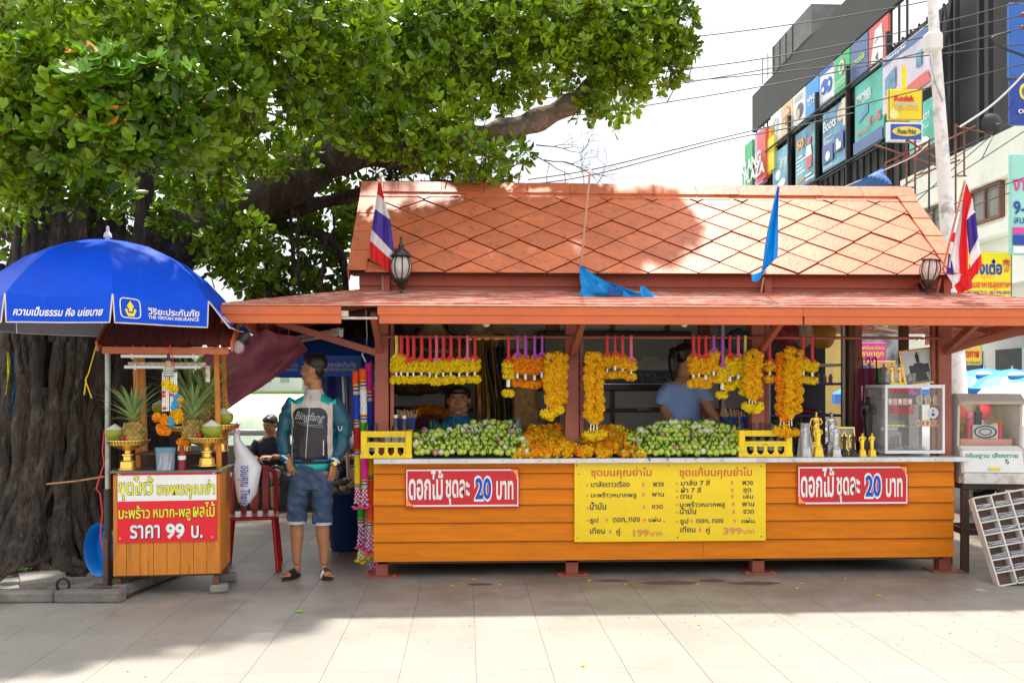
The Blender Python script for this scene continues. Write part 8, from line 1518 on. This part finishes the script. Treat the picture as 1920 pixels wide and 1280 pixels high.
# petals and litter on the floor
for i, (px, py) in enumerate(((888, 1087), (848, 1098), (937, 1097), (1105, 1089), (1173, 1097), (1308, 1095), (1504, 1094), (1495, 1104), (1585, 1086), (1648, 1117), (1395, 1143), (1310, 1171), (1093, 1249))):
    p = G(px, py); q = MB(); q.ell((0, 0, .006), (.018 if py < 1140 else .012, .010, .004), 8, 4); o = q.build('fallen_petal', MY if i % 4 else MG_, None); o.location = p; o.rotation_euler = (0, 0, i); tag(o, 'yellow petal fallen on the floor '+('nearest the picture bottom' if i == 12 else 'out in the sunlight' if i > 9 else 'in the shade in front of the kiosk'), 'petal', 'fallen marigold petals on the floor')
p = G(561, 1147); q = MB()
for i in range(5): a = i*1.3; q.ell((.014*math.cos(a), .014*math.sin(a), .008), (.016, .008, .004), 8, 4)
o = q.build('fallen_leaves', M('lime_leaf', (.25, .5, .03), .5), None); o.location = p; tag(o, 'small green leaf scrap on the floor in front of the standing man', 'leaf')
gr = MB()
for i in range(420):
    p = G(random.uniform(-50, 1950), random.uniform(1085, 1150)+abs(random.gauss(0, 45))); s_ = random.uniform(.002, .006); a = random.uniform(0, 6.3); p.z = .001
    gr.add([p+Vector((math.cos(a+k_*2.1)*s_*random.uniform(.6, 1.6), math.sin(a+k_*2.1)*s_, .0005)) for k_ in range(3)]+[p+Vector((0, 0, s_*.6))], [(0, 1, 3), (1, 2, 3), (2, 0, 3)])
tag(gr.build('floor_grit', M('grit', (.12, .09, .06), .9, .6, 30, isl=.6), None), 'scattered specks of grit and leaf crumbs on the paving before the stalls', 'grit', kind='stuff')
STN = M('water_stain', (.10, .085, .075), .55, .2, 5, world=True)
for i, (px, py, rx, ry) in enumerate(((1255, 1092, .22, .07), (1335, 1088, .10, .06), (1415, 1093, .20, .07), (900, 1095, .1, .04), (1150, 1088, .12, .04))):
    p = G(px, py); q = MB(); rn = random.Random(i); q.add([(0, 0, .0012)]+[(rx*math.cos(a)*(1+.35*noise.noise(Vector((math.cos(a)*2, math.sin(a)*2, i*3)))), ry*math.sin(a)*(1+.4*noise.noise(Vector((math.cos(a)*3, math.sin(a)*3, i*5)))), .0012) for a in np.linspace(0, 6.283, 33)[:-1]], [(0, 1+j, 1+(j+1) % 32) for j in range(32)]); o = q.build('wet_patch', STN, bpy.data.objects['plaza_floor']); o.location = p
# ================================================================ people
def xf(mb, Mx): mb.v = [tuple(Mx @ Vector(v)) for v in mb.v]; return mb
def join(a, b_): a.add(b_.v, b_.f, 0); return a
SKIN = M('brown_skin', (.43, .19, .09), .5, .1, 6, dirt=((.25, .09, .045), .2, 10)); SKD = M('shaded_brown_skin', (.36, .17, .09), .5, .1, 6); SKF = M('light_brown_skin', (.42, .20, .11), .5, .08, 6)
HAIR = M('black_hair', (.012, .009, .008), .4, .3, 60, stretch=(1, 1, .2)); EYEW = M('eye_white', (.6, .57, .52), .3); LIPS = M('lip_brown', (.28, .09, .06), .5)
def head_mb(s_=1):
    b = MB(); E = b.ell
    E((0, -.012, .03), (.076, .093, .088), 20, 14); E((0, .022, -.02), (.062, .068, .082), 18, 12); E((0, .055, -.088), (.030, .028, .024), 12, 8)
    E((-.042, .02, -.06), (.028, .04, .035), 10, 8); E((.042, .02, -.06), (.028, .04, .035), 10, 8)
    b.tube([(0, .082, .022), (0, .100, -.004), (0, .108, -.018)], [.009, .012, .014], 10); E((-.013, .095, -.022), (.009, .010, .008), 8, 6); E((.013, .095, -.022), (.009, .010, .008), 8, 6)
    for x in (-1, 1): E((x*.032, .074, .030), (.024, .014, .009), 10, 6); E((x*.037, .060, -.02), (.024, .020, .024), 10, 8); E((x*.076, -.01, -.0), (.009, .021, .033), 10, 8)
    E((0, .088, -.050), (.024, .010, .008), 10, 6); E((0, .086, -.062), (.021, .010, .008), 10, 6)
    if s_ != 1: b.v = [tuple(Vector(v)*s_) for v in b.v]
    return b
def face_bits(root, Mx, s_=1):
    q = MB(); q2 = MB(); q3 = MB(); q4 = MB()
    for x in (-1, 1):
        q.ell((x*.031, .0785, .010), (.0125, .006, .0055), 10, 6); q2.ell((x*.031, .0835, .010), (.0052, .003, .0052), 8, 6); q3.tube([(x*.014, .086, .029), (x*.032, .089, .035), (x*.05, .075, .031)], [.003, .0042, .002], 6); q3.tube([(x*.018, .084, .0145), (x*.031, .0865, .0175), (x*.044, .078, .0145)], .0016, 5)
    q4.ell((0, .0955, -.0505), (.021, .005, .0055), 10, 6); q4.ell((0, .0935, -.0605), (.018, .005, .006), 10, 6)
    for nm, m_, mt in (('eye', q, EYEW), ('iris', q2, HAIR), ('eyebrow', q3, HAIR), ('lips', q4, LIPS)): m_.v = [tuple(Vector(v)*s_) for v in m_.v]; xf(m_, Mx).build(nm, mt, root, True)
def hand(side, p, d, palm, curl=.4, sp=1.0):
    """palm and five separate fingers; d points along the hand, palm is the way the palm faces"""
    b = MB(); p = Vector(p); d = Vector(d).normalized(); pn = Vector(palm).normalized(); w = d.cross(pn).normalized()
    Mx = Matrix((w, d, pn)).transposed(); b.ell(p+d*.045, (.040, .052, .016), 14, 8, Mx.to_quaternion())
    for i, L_ in enumerate((.070, .080, .074, .058)):
        x = (-.029+.0193*i)*side; q0 = p+d*.075+w*x; a1 = curl*.5; v1 = (d*math.cos(a1)+pn*math.sin(a1)+w*x*1.2*sp).normalized(); a2 = curl*1.4; v2 = (d*math.cos(a2)+pn*math.sin(a2)+w*x*.8*sp).normalized(); b.tube([q0-d*.03, q0, q0+v1*L_*.5, q0+v1*L_*.5+v2*L_*.5], [.0095, .0088, .0082, .0066], 8); b.ell(q0+v1*L_*.5+v2*L_*.5, .0066, 8, 6)
    q0 = p+d*.018-w*side*.030; v = (d*.75-w*side*.5+pn*.45).normalized(); b.tube([q0, q0+v*.035, q0+v*.035+(d*.9+pn*.45-w*side*.12).normalized()*.03], [.012, .0105, .0085], 8)
    return b
def rzm(a): return Matrix.Rotation(a, 4, 'Z')
from mathutils.bvhtree import BVHTree
def matfaces(me, mats, fn):
    for m_ in mats: me.materials.append(m_)
    idx = [fn(p.center, p.normal) for p in me.polygons]; me.polygons.foreach_set('material_index', idx)
# ---- standing man
man = thing('person', 'standing young man in a cream, black and teal jacket and denim shorts', 'person', (XX(588, 7.5), 7.5, 0)); man.scale = (.92, 1, 1)
b = MB()
b.loft([(0, 0, .78, .15, .10), (0, 0, .95, .14, .095), (0, 0, 1.15, .15, .10), (0, 0, 1.33, .165, .095), (0.01, 0, 1.42, .10, .07), (.015, .005, 1.47, .060, .058), (.010, .0, 1.57, .056, .060)], 20)
b.tube([(-.17, .01, 1.38), (-.245, .02, 1.16), (-.215, -.02, .93)], [.045, .040, .028], 12); b.tube([(.18, .01, 1.38), (.245, .02, 1.14), (.185, -.05, .90)], [.045, .040, .028], 12)
for x, kx, ax in ((-.10, -.145, -.150), (.075, .075, .085)):
    b.tube([(x, 0, .84), ((x+kx)/2, -.005, .66), (kx, -.012, .47), (kx, .012, .33), (ax*1.0, .025, .20), (ax, .03, .10)], [.085, .078, .056, .058, .042, .033], 16)
    dx = -.04 if x < 0 else .045; b.ell((ax, .035, .055), (.034, .045, .045), 12, 8); b.tube([(ax, .03, .05), (ax+dx*.6, -.05, .045), (ax+dx*1.3, -.12, .035)], [.036, .038, .036], 12, flat=.75)
    for i in range(5): u = (i-2)*.0175*(1 if x < 0 else -1); b.ell((ax+dx*1.65+u, -.155+.010*abs(i-1)*(1 if 1 else 0), .032), (.0092 if i else .013, .020, .010), 8, 6)
join(b, hand(-1, (.180, -.055, .895), (-.10, -.12, -1), (-.75, .5, 0), .45)); b.tube([(-.215, -.02, .95), (-.19, -.06, .88), (-.165, -.085, .84)], [.028, .031, .034], 12)
hm = head_mb(1.07); Mh = Matrix.Translation((.0, -.005, 1.635)) @ rzm(R(74)); xf(hm, Mh); join(b, hm)
o = linkmesh('body', remesh(b, .0045, 2), man); o.data.materials.append(SKIN); face_bits(man, Mh, 1.07)
hb = MB(); hb.ell((0, -.026, .058), (.083, .092, .078), 20, 12); hb.ell((0, .028, .090), (.062, .055, .040), 16, 10); hb.ell((0, -.055, .012), (.068, .046, .060), 14, 10); hb.ell((0, .055, .098), (.045, .030, .020), 12, 8); hb.v = [tuple(Vector(v)*1.07) for v in hb.v]
o = linkmesh('hair', remesh(xf(hb, Mh), .005, 1, .003), man); o.data.materials.append(HAIR)
# jacket
j = MB(); j.loft([(-.012, 0, .925, .165, .115), (-.012, 0, .96, .185, .13), (0, -.005, 1.08, .185, .135), (0, -.005, 1.22, .188, .130), (.004, 0, 1.34, .195, .118), (.006, 0, 1.40, .165, .10), (.010, .002, 1.445, .095, .078), (.012, .004, 1.475, .072, .066)], 36)
j.tube([(-.155, 0, 1.385), (-.205, .005, 1.32), (-.262, .02, 1.15), (-.262, .0, 1.06), (-.235, -.02, .965)], [.066, .074, .066, .060, .046], 16); j.tube([(.16, 0, 1.39), (.215, .005, 1.32), (.262, .02, 1.14), (.245, 0, 1.04), (.20, -.035, .945)], [.066, .074, .068, .062, .046], 16)
J = remesh(j, .0055, 2, 0)
push(J, lambda c: .006*math.sin(c.z*46+6*noise.noise(c*7))*min(1, max(0, abs(c.x)-.10)/.08)+.009*noise.noise(Vector((c.x*15, c.y*9, c.z*7))))
JC, JK, JT, JB = M('jacket_cream', (.58, .53, .48), .6, .08, 8), M('jacket_black', (.022, .018, .024), .38, .2, 8), M('jacket_teal', (.0, .40, .37), .5, .1, 8), M('jacket_petrol', (.008, .085, .135), .42, .15, 8)
def jf(c, n):
    x, z = c.x, c.z; xr = .172+.018*(1.3-z)*0; xl = -.178
    if c.z > 1.455: return 0
    if x > xr or x < xl:
        if z > 1.375 and abs(x) < .2: return 2
        return 3
    if z > 1.345+.055*(1-min(1, (abs(x)-.06)/.13)) and abs(x) > .075 and z < 1.45 and n.z > .25: return 2
    if c.y < .03:
        x0_, x1_, zt = -.168, .135, 1.345; rr = .075
        if x0_ < x < x1_ and z < zt:
            dx = max(0, x0_+rr-x, x-(x1_-rr)); dz = max(0, z-(zt-rr))
            if dx*dx+dz*dz < rr*rr: return 1
    return 0
matfaces(J, (JC, JK, JT, JB), jf); jo = linkmesh('jacket', J, man); bv = BVHTree.FromPolygons([v.co for v in J.vertices], [p.vertices for p in J.polygons])
def onj(x, z, o_=.003, y0=-1):
    h = bv.ray_cast(Vector((x, y0, z)), Vector((0, 1, 0))); return Vector((x, (h[0].y if h[0] else -.12)-o_, z))
q = MB(); q.tube([onj(-.005-.040*(1.44-z)/.5*1.0, z, .002) for z in np.linspace(.95, 1.44, 22)], .0042, 6); q.build('zip', STEEL, man, True); q = MB(); q.tube([onj(.105-.02*(1.10-z), z, .002) for z in np.linspace(.97, 1.09, 9)], .004, 6); q.build('pocket_zip', SW, man, True)
def jt(mb, st, x0_, x1_, z0_, z1_, off, sh, sl=0):
    vv, ff = text_data(st, off, sh); ax, bx_ = min(z[0] for z in vv), max(z[0] for z in vv); az, bz = min(z[1] for z in vv), max(z[1] for z in vv); mb.add([onj(x0_+(x1_-x0_)*(x-ax)/(bx_-ax), z0_+(z1_-z0_)*(y-az)/(bz-az)+sl*(x-ax)/(bx_-ax)) for x, y in vv], ff)
q = MB(); jt(q, 'Bingfang', -.145, .115, 1.235, 1.318, .008, .5, -.02); q.tube([onj(x, z) for x, z in [(-.125+.23*u, 1.228-.028*u+.004*math.sin(u*9)) for u in np.linspace(0, 1, 14)]], .0022, 5); q.tube([onj(x, z) for x, z in [(-.10+.21*u, 1.216-.030*u) for u in np.linspace(0, 1, 14)]], .0018, 5); q.build('script_embroidery', M('silver_thread', (.35, .36, .40), .4), man)
q = MB(); q.grid(lambda u, v: onj(-.108+.062*u, 1.362+.016*v-.012*u), 5, 2); o = q.build('name_patch', M('patch_blue', (.08, .25, .40), .5), man); q = MB(); q.grid(lambda u, v: onj(-.104+.054*u, 1.3665+.007*v-.011*u, .005), 4, 1); q.build('patch_line', SW, o)
q = MB(); vv, ff = text_data('B', .0); q.tube([(.235+.016*math.cos(a), -.052, 1.19+.028*math.sin(a)) for a in np.linspace(0, 6.283, 15)[:-1]], .0028, 5, closed=True); q.build('sleeve_badge', SW, man, True)
q = MB(); sg = J
for x0_, pts in ((-1, [(-.168, .975), (-.160, 1.08), (-.158, 1.2), (-.165, 1.28), (-.178, 1.34)]), (1, [(.175, .96), (.168, 1.08), (.168, 1.2), (.165, 1.3), (.118, 1.37), (.092, 1.42)])):
    q.tube([onj(x, z, .001) for x, z in pts], .0022, 5)
q.build('yellow_piping', M('piping_yellow', (.75, .62, .25), .5), man, True)
q = MB(); q.loft([(-.012, 0, .905, .163, .113), (-.012, 0, .91, .168, .118), (-.012, 0, .945, .168, .118), (-.012, 0, .952, .16, .11)], 36); q.build('hem_band', JK, man, 'all'); q = MB()
for (x0_, x1_) in ((-.16, -.08), (.02, .145)): q.tube([(-.012+.169*math.sin(t_), -.119*math.cos(t_), .930) for t_ in np.linspace(math.asin((x0_+.012)/.172), math.asin((x1_+.012)/.172), 10)], .006, 6)
q.build('hem_stripe', M('cuff_blue', (.0, .17, .38), .5), man, True)
for (p, d) in (((-.233, -.024, .955), (-.02, -.02, -.03)), ((.198, -.038, .936), (-.015, -.015, -.03))):
    for i, mt in enumerate((M('cuff_blue', (.0, .17, .38), .5), SW, M('cuff_blue', (.0, .17, .38), .5))): a = Vector(p)+Vector(d)*.33*i; q = MB(); q.tube([a, a+Vector(d)*.31], .043 if i != 1 else .044, 18); q.build('cuff', mt, man, True)
q = MB(); q.loft([(0, 0, 1.462, .076, .071), (.001, .002, 1.475, .078, .073), (.008, .004, 1.49, .073, .069), (.008, .004, 1.491, .066, .062), (0, 0, 1.47, .066, .062)], 28); q.build('collar', JC, man, 'all'); q = MB(); q.ell((-.005, -.073, 1.485), (.005, .003, .005), 8, 5); q.build('snap', STEEL, man)
q = MB(); q.loft([(-.010, 0, .865, .160, .110), (-.010, 0, .90, .160, .110), (-.010, 0, .93, .150, .10)], 32); q.v = [(x, y, z-.012*math.cos(x*9)) for x, y, z in q.v]; q.build('shirt_hem', JT, man, 'all')
# denim shorts
s_ = MB(); s_.loft([(-.012, 0, .70, .165, .115), (-.012, 0, .82, .168, .118), (-.012, 0, .895, .150, .105)], 28)
s_.tube([(-.10, 0, .80), (-.125, -.004, .66), (-.145, -.008, .50), (-.145, -.008, .435)], [.098, .094, .084, .082], 20); s_.tube([(.075, 0, .80), (.077, -.004, .66), (.075, -.008, .50), (.075, -.008, .425)], [.098, .094, .084, .082], 20)
Sm = remesh(s_, .006, 2, 0)
push(Sm, lambda c: .008*noise.noise(Vector((c.x*9, c.y*9, c.z*20)))+.004*math.sin(c.z*60+c.x*30+5*noise.noise(c*6)))
DEN = M('indigo_denim', (.035, .060, .120), .8, .35, 5, bump=.3, bscale=150, dirt=((.14, .18, .26), .4, 7)); Sm.materials.append(DEN); linkmesh('shorts', Sm, man)
for x in (-.145, .075): q = MB(); q.tube([(x, -.008, .415 if x > 0 else .425), (x, -.008, .437 if x > 0 else .447)], .0845, 24); q.build('rolled_hem', M('hem_pale', (.45, .47, .55), .7), man, True)
q = MB(); q.tube([onj(-.025, z, -.012) for z in (.79, .85)], .002, 5); q.build('fly_seam', M('seam', (.12, .1, .1), .6), man, True)
# sandals, watch, bracelet
for ax, dx in ((-.150, -.04), (.085, .045)):
    a = math.atan2(dx*1.65, .19); Mx = Matrix.Translation((ax+dx*.55, -.045, 0)) @ rzm(-a if 0 else a*1.0)
    q = MB(); pl = [(.05*math.cos(t_)*(1 if math.sin(t_) < .2 else .82), .14*math.sin(t_)) for t_ in np.linspace(0, 6.283, 25)[:-1]]; q.add([(x, y, .002) for x, y in pl]+[(x, y, .020) for x, y in pl], [tuple(range(24))[::-1], tuple(range(24, 48))]+[(i, (i+1) % 24, 24+(i+1) % 24, 24+i) for i in range(24)]); q.v = [tuple(Matrix.Rotation(math.atan2(dx*1.65, .19), 3, 'Z') @ Vector(v)+Vector((ax+dx*.62, -.055, 0))) for v in q.v]; q.build('sandal_sole', BLACK, man)
    c = Vector((ax+dx*.9, -.085, .0)); dd = Vector((dx*1.65, -.19, 0)).normalized(); sd_ = Vector((-dd.y, dd.x, 0)); q = MB(); 
    q.grid(lambda u, v: c-dd*.045+dd*.085*v+sd_*.052*math.cos(math.pi*u)+Vector((0, 0, .016+.062*math.sin(math.pi*u)-.014*v)), 12, 4, lambda i, j: 1 if ((i > 7 and j > 0) if dx > 0 else (i > 7)) else 0); q.build('sandal_strap', [BLACK, SW], man, 'all')
q = MB(); c = Vector((.183, -.052, .907)); q.tube([c+Vector((.033*math.cos(a), .028*math.sin(a), .006*math.cos(a))) for a in np.linspace(0, 6.283, 17)[:-1]], .007, 8, closed=True); q.build('watch_band', STEEL, man, True); q = MB(); q.cyl(c+Vector((.012, -.03, 0)), c+Vector((.016, -.042, 0)), .018, n=16); q.build('watch_face', GOLD, man, True)
q = MB(); c = Vector((-.205, -.035, .915)); q.tube([c+Vector((.033*math.cos(a), .030*math.sin(a), 0)) for a in np.linspace(0, 6.283, 17)[:-1]], .006, 8, closed=True); q.build('bracelet', SW, man, True)
# ---- the others, built with one helper
def figure(root, skin, shirt_mat, tors, arms, legs, headM, hs, hairf, hands=(), vox=.007, shirt=None, legmat=None):
    b = MB(); b.loft(tors, 18)
    for pts, rad in arms: b.tube(pts, rad, 12)
    for h in hands: join(b, hand(*h))
    hm = xf(head_mb(hs), headM); join(b, hm)
    for pts, rad in (legs or []): b.tube(pts, rad, 12)
    o = linkmesh('body', remesh(b, vox, 2), root); o.data.materials.append(skin); face_bits(root, headM, hs)
    h = MB(); hairf(h); h.v = [tuple(Vector(v)*hs) for v in h.v]; o = linkmesh('hair', remesh(xf(h, headM), .006, 1, .004), root); o.data.materials.append(HAIR)
    s2 = MB(); shirt(s2); me = remesh(s2, .008, 2, .006); me.materials.append(shirt_mat); linkmesh('shirt', me, root)
def short_hair(h): h.ell((0, -.022, .050), (.086, .094, .078), 18, 12); h.ell((0, .040, .082), (.060, .050, .036), 14, 8); h.ell((0, -.06, .0), (.072, .05, .07), 12, 8)
# boy behind the counter
boy = thing('person', 'boy in a blue shirt sitting behind the lotus pile with a sullen face', 'person', (XX(860, 8.12), 8.12, .46)); z0 = ZZ(860, 752, 8.1)-.46
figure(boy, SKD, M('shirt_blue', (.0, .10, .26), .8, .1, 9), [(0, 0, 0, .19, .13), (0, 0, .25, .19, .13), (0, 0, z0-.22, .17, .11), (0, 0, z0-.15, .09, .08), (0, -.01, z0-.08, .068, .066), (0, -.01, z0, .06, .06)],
    [([(-.17, 0, z0-.22), (-.27, -.03, z0-.36), (-.25, -.22, z0-.46)], [.062, .055, .04]), ([(.17, 0, z0-.22), (.27, -.03, z0-.36), (.20, -.22, z0-.46)], [.062, .055, .04])], [([(-.1, 0, .02), (-.12, -.3, .02), (-.12, -.32, -.34)], [.09, .07, .05]), ([(.1, 0, .02), (.12, -.3, .02), (.12, -.32, -.34)], [.09, .07, .05])], Matrix.Translation((0, -.02, z0)) @ rzm(R(176)) @ Matrix.Diagonal((1.12, 1.05, .98, 1)), 1.12, short_hair,
    shirt=lambda s2: (s2.loft([(0, 0, .0, .21, .15), (0, 0, .25, .21, .15), (0, 0, z0-.24, .20, .135), (0, 0, z0-.17, .15, .10), (0, 0, z0-.125, .088, .08)], 26), s2.tube([(-.16, 0, z0-.21), (-.25, -.02, z0-.32), (-.31, -.06, z0-.40)], [.078, .082, .08], 14), s2.tube([(.16, 0, z0-.21), (.25, -.02, z0-.32), (.28, -.05, z0-.38)], [.078, .082, .08], 14)))
tag(MB().bx(-.2, .2, -.2, .2, .0, .335, ch=.01).build('low_box', WOODB), 'low wooden box the boy sits on', 'box').location = (boy.location.x, 8.12, .115)
# woman behind the second lotus pile
wo = thing('person', 'woman in a pale blue V-neck top with a ponytail reaching down behind the counter', 'person', (XX(1283, 8.12), 8.12, .115)); z0 = ZZ(1280, 668, 8.1)-.115; s1 = z0-.23
def pony(h): h.ell((0, -.025, .045), (.086, .098, .080), 18, 12); h.ell((0, .035, .080), (.060, .055, .036), 14, 8); h.ell((0, -.06, .01), (.072, .05, .07), 12, 8); h.tube([(0, -.11, .06), (.02, -.155, .05), (.03, -.175, -.03), (.02, -.165, -.13), (.0, -.14, -.22)], [.028, .040, .042, .034, .014], 12)
figure(wo, SKF, M('top_pale_blue', (.22, .33, .62), .8, .08, 9), [(-.02, 0, .72, .16, .12), (-.02, 0, .95, .15, .12), (-.03, 0, s1-.12, .14, .10), (-.03, 0, s1, .13, .09), (-.015, 0, s1+.06, .06, .058), (.0, 0, z0-.05, .052, .052)],
    [([(-.14, 0, s1-.03), (-.18, -.04, s1-.25), (-.12, -.26, s1-.44)], [.05, .045, .030]), ([(.12, -.02, s1-.03), (.20, -.12, s1-.24), (.33, -.22, s1-.42)], [.048, .042, .028])], [([(-.08, 0, .8), (-.09, 0, .4), (-.09, .02, .03)], [.1, .06, .045]), ([(.08, 0, .8), (.09, 0, .4), (.09, .02, .03)], [.1, .06, .045])],
    Matrix.Translation((.02, -.01, z0)) @ rzm(R(-68)), .98, pony, hands=((1, (-.11, -.27, s1-.45), (.2, -.4, -.9), (0, .5, 0)), (-1, (.34, -.22, s1-.43), (.7, -.3, -.6), (0, .5, -.6))),
    shirt=lambda s2: (s2.loft([(-.02, 0, .74, .185, .14), (-.02, 0, .95, .165, .13), (-.03, 0, s1-.14, .165, .125), (-.03, 0, s1-.02, .15, .10), (-.02, .01, s1+.035, .085, .068)], 26), s2.tube([(-.12, 0, s1-.03), (-.18, -.02, s1-.10), (-.205, -.03, s1-.20)], [.062, .068, .064], 14), s2.tube([(.10, -.01, s1-.03), (.165, -.05, s1-.10), (.195, -.08, s1-.18)], [.060, .064, .058], 14)))
q = MB(); q.loft([(-.02, 0, .10, .20, .17), (-.02, 0, .5, .18, .15), (-.02, 0, .80, .165, .13)], 24); q.build('skirt', JB, wo, 'all'); q = MB(); q.ell((.0, 0, 0), (.02, .012, .02), 8, 6); o = q.build('hair_tie', RIB['r'], wo); o.location = (.02-.11*math.sin(R(68)), -.05, z0+.06)
# seated pair behind the standing man, on the stone bench
def sitter(px, lab, mat_, look, skin, pants, zoff=0):
    t = thing('person', lab, 'person', (XX(px, 11.75), 11.75, .43+zoff)); 
    figure(t, skin, mat_, [(0, 0, .0, .17, .13), (0, -.02, .2, .15, .11), (0, -.05, .42, .17, .11), (0, -.06, .50, .07, .07), (0, -.08, .60, .055, .055)], [([(-.17, -.05, .42), (-.23, -.10, .22), (-.08, -.32, .20)], [.05, .045, .035]), ([(.17, -.05, .42), (.23, -.10, .22), (.08, -.34, .24)], [.05, .045, .035])],
        [([(-.09, -.02, .03), (-.12, -.42, .06), (-.12, -.42, -.36)], [.09, .07, .045]), ([(.09, -.02, .03), (.12, -.42, .06), (.12, -.42, -.36)], [.09, .07, .045])], Matrix.Translation((0, -.10, .62)) @ rzm(look) @ Matrix.Rotation(R(-18), 4, 'X'), 1.0, short_hair, hands=((1, (-.07, -.33, .20), (.7, -.3, .2), (0, .3, -.9)), (-1, (.07, -.35, .24), (-.7, -.3, .1), (0, .3, -.9))),
        vox=.008, shirt=lambda s2: (s2.loft([(0, 0, -.02, .19, .15), (0, -.02, .2, .175, .13), (0, -.05, .40, .185, .125), (0, -.055, .48, .09, .08)], 24), s2.tube([(-.15, -.05, .41), (-.22, -.08, .28)], [.07, .07], 12), s2.tube([(.15, -.05, .41), (.22, -.08, .28)], [.07, .07], 12)))
    s3 = MB(); s3.tube([(-.09, -.0, .03), (-.12, -.40, .07), (-.12, -.42, -.1)], [.105, .085, .07], 14); s3.tube([(.09, -.0, .03), (.12, -.40, .07), (.12, -.42, -.1)], [.105, .085, .07], 14); me = remesh(s3, .01, 2, .006); me.materials.append(pants); linkmesh('trousers', me, t)
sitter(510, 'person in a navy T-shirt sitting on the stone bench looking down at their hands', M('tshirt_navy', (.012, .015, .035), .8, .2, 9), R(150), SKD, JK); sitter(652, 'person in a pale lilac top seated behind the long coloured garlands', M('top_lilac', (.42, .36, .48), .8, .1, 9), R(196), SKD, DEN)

bpy.data.scenes.remove(TMP)
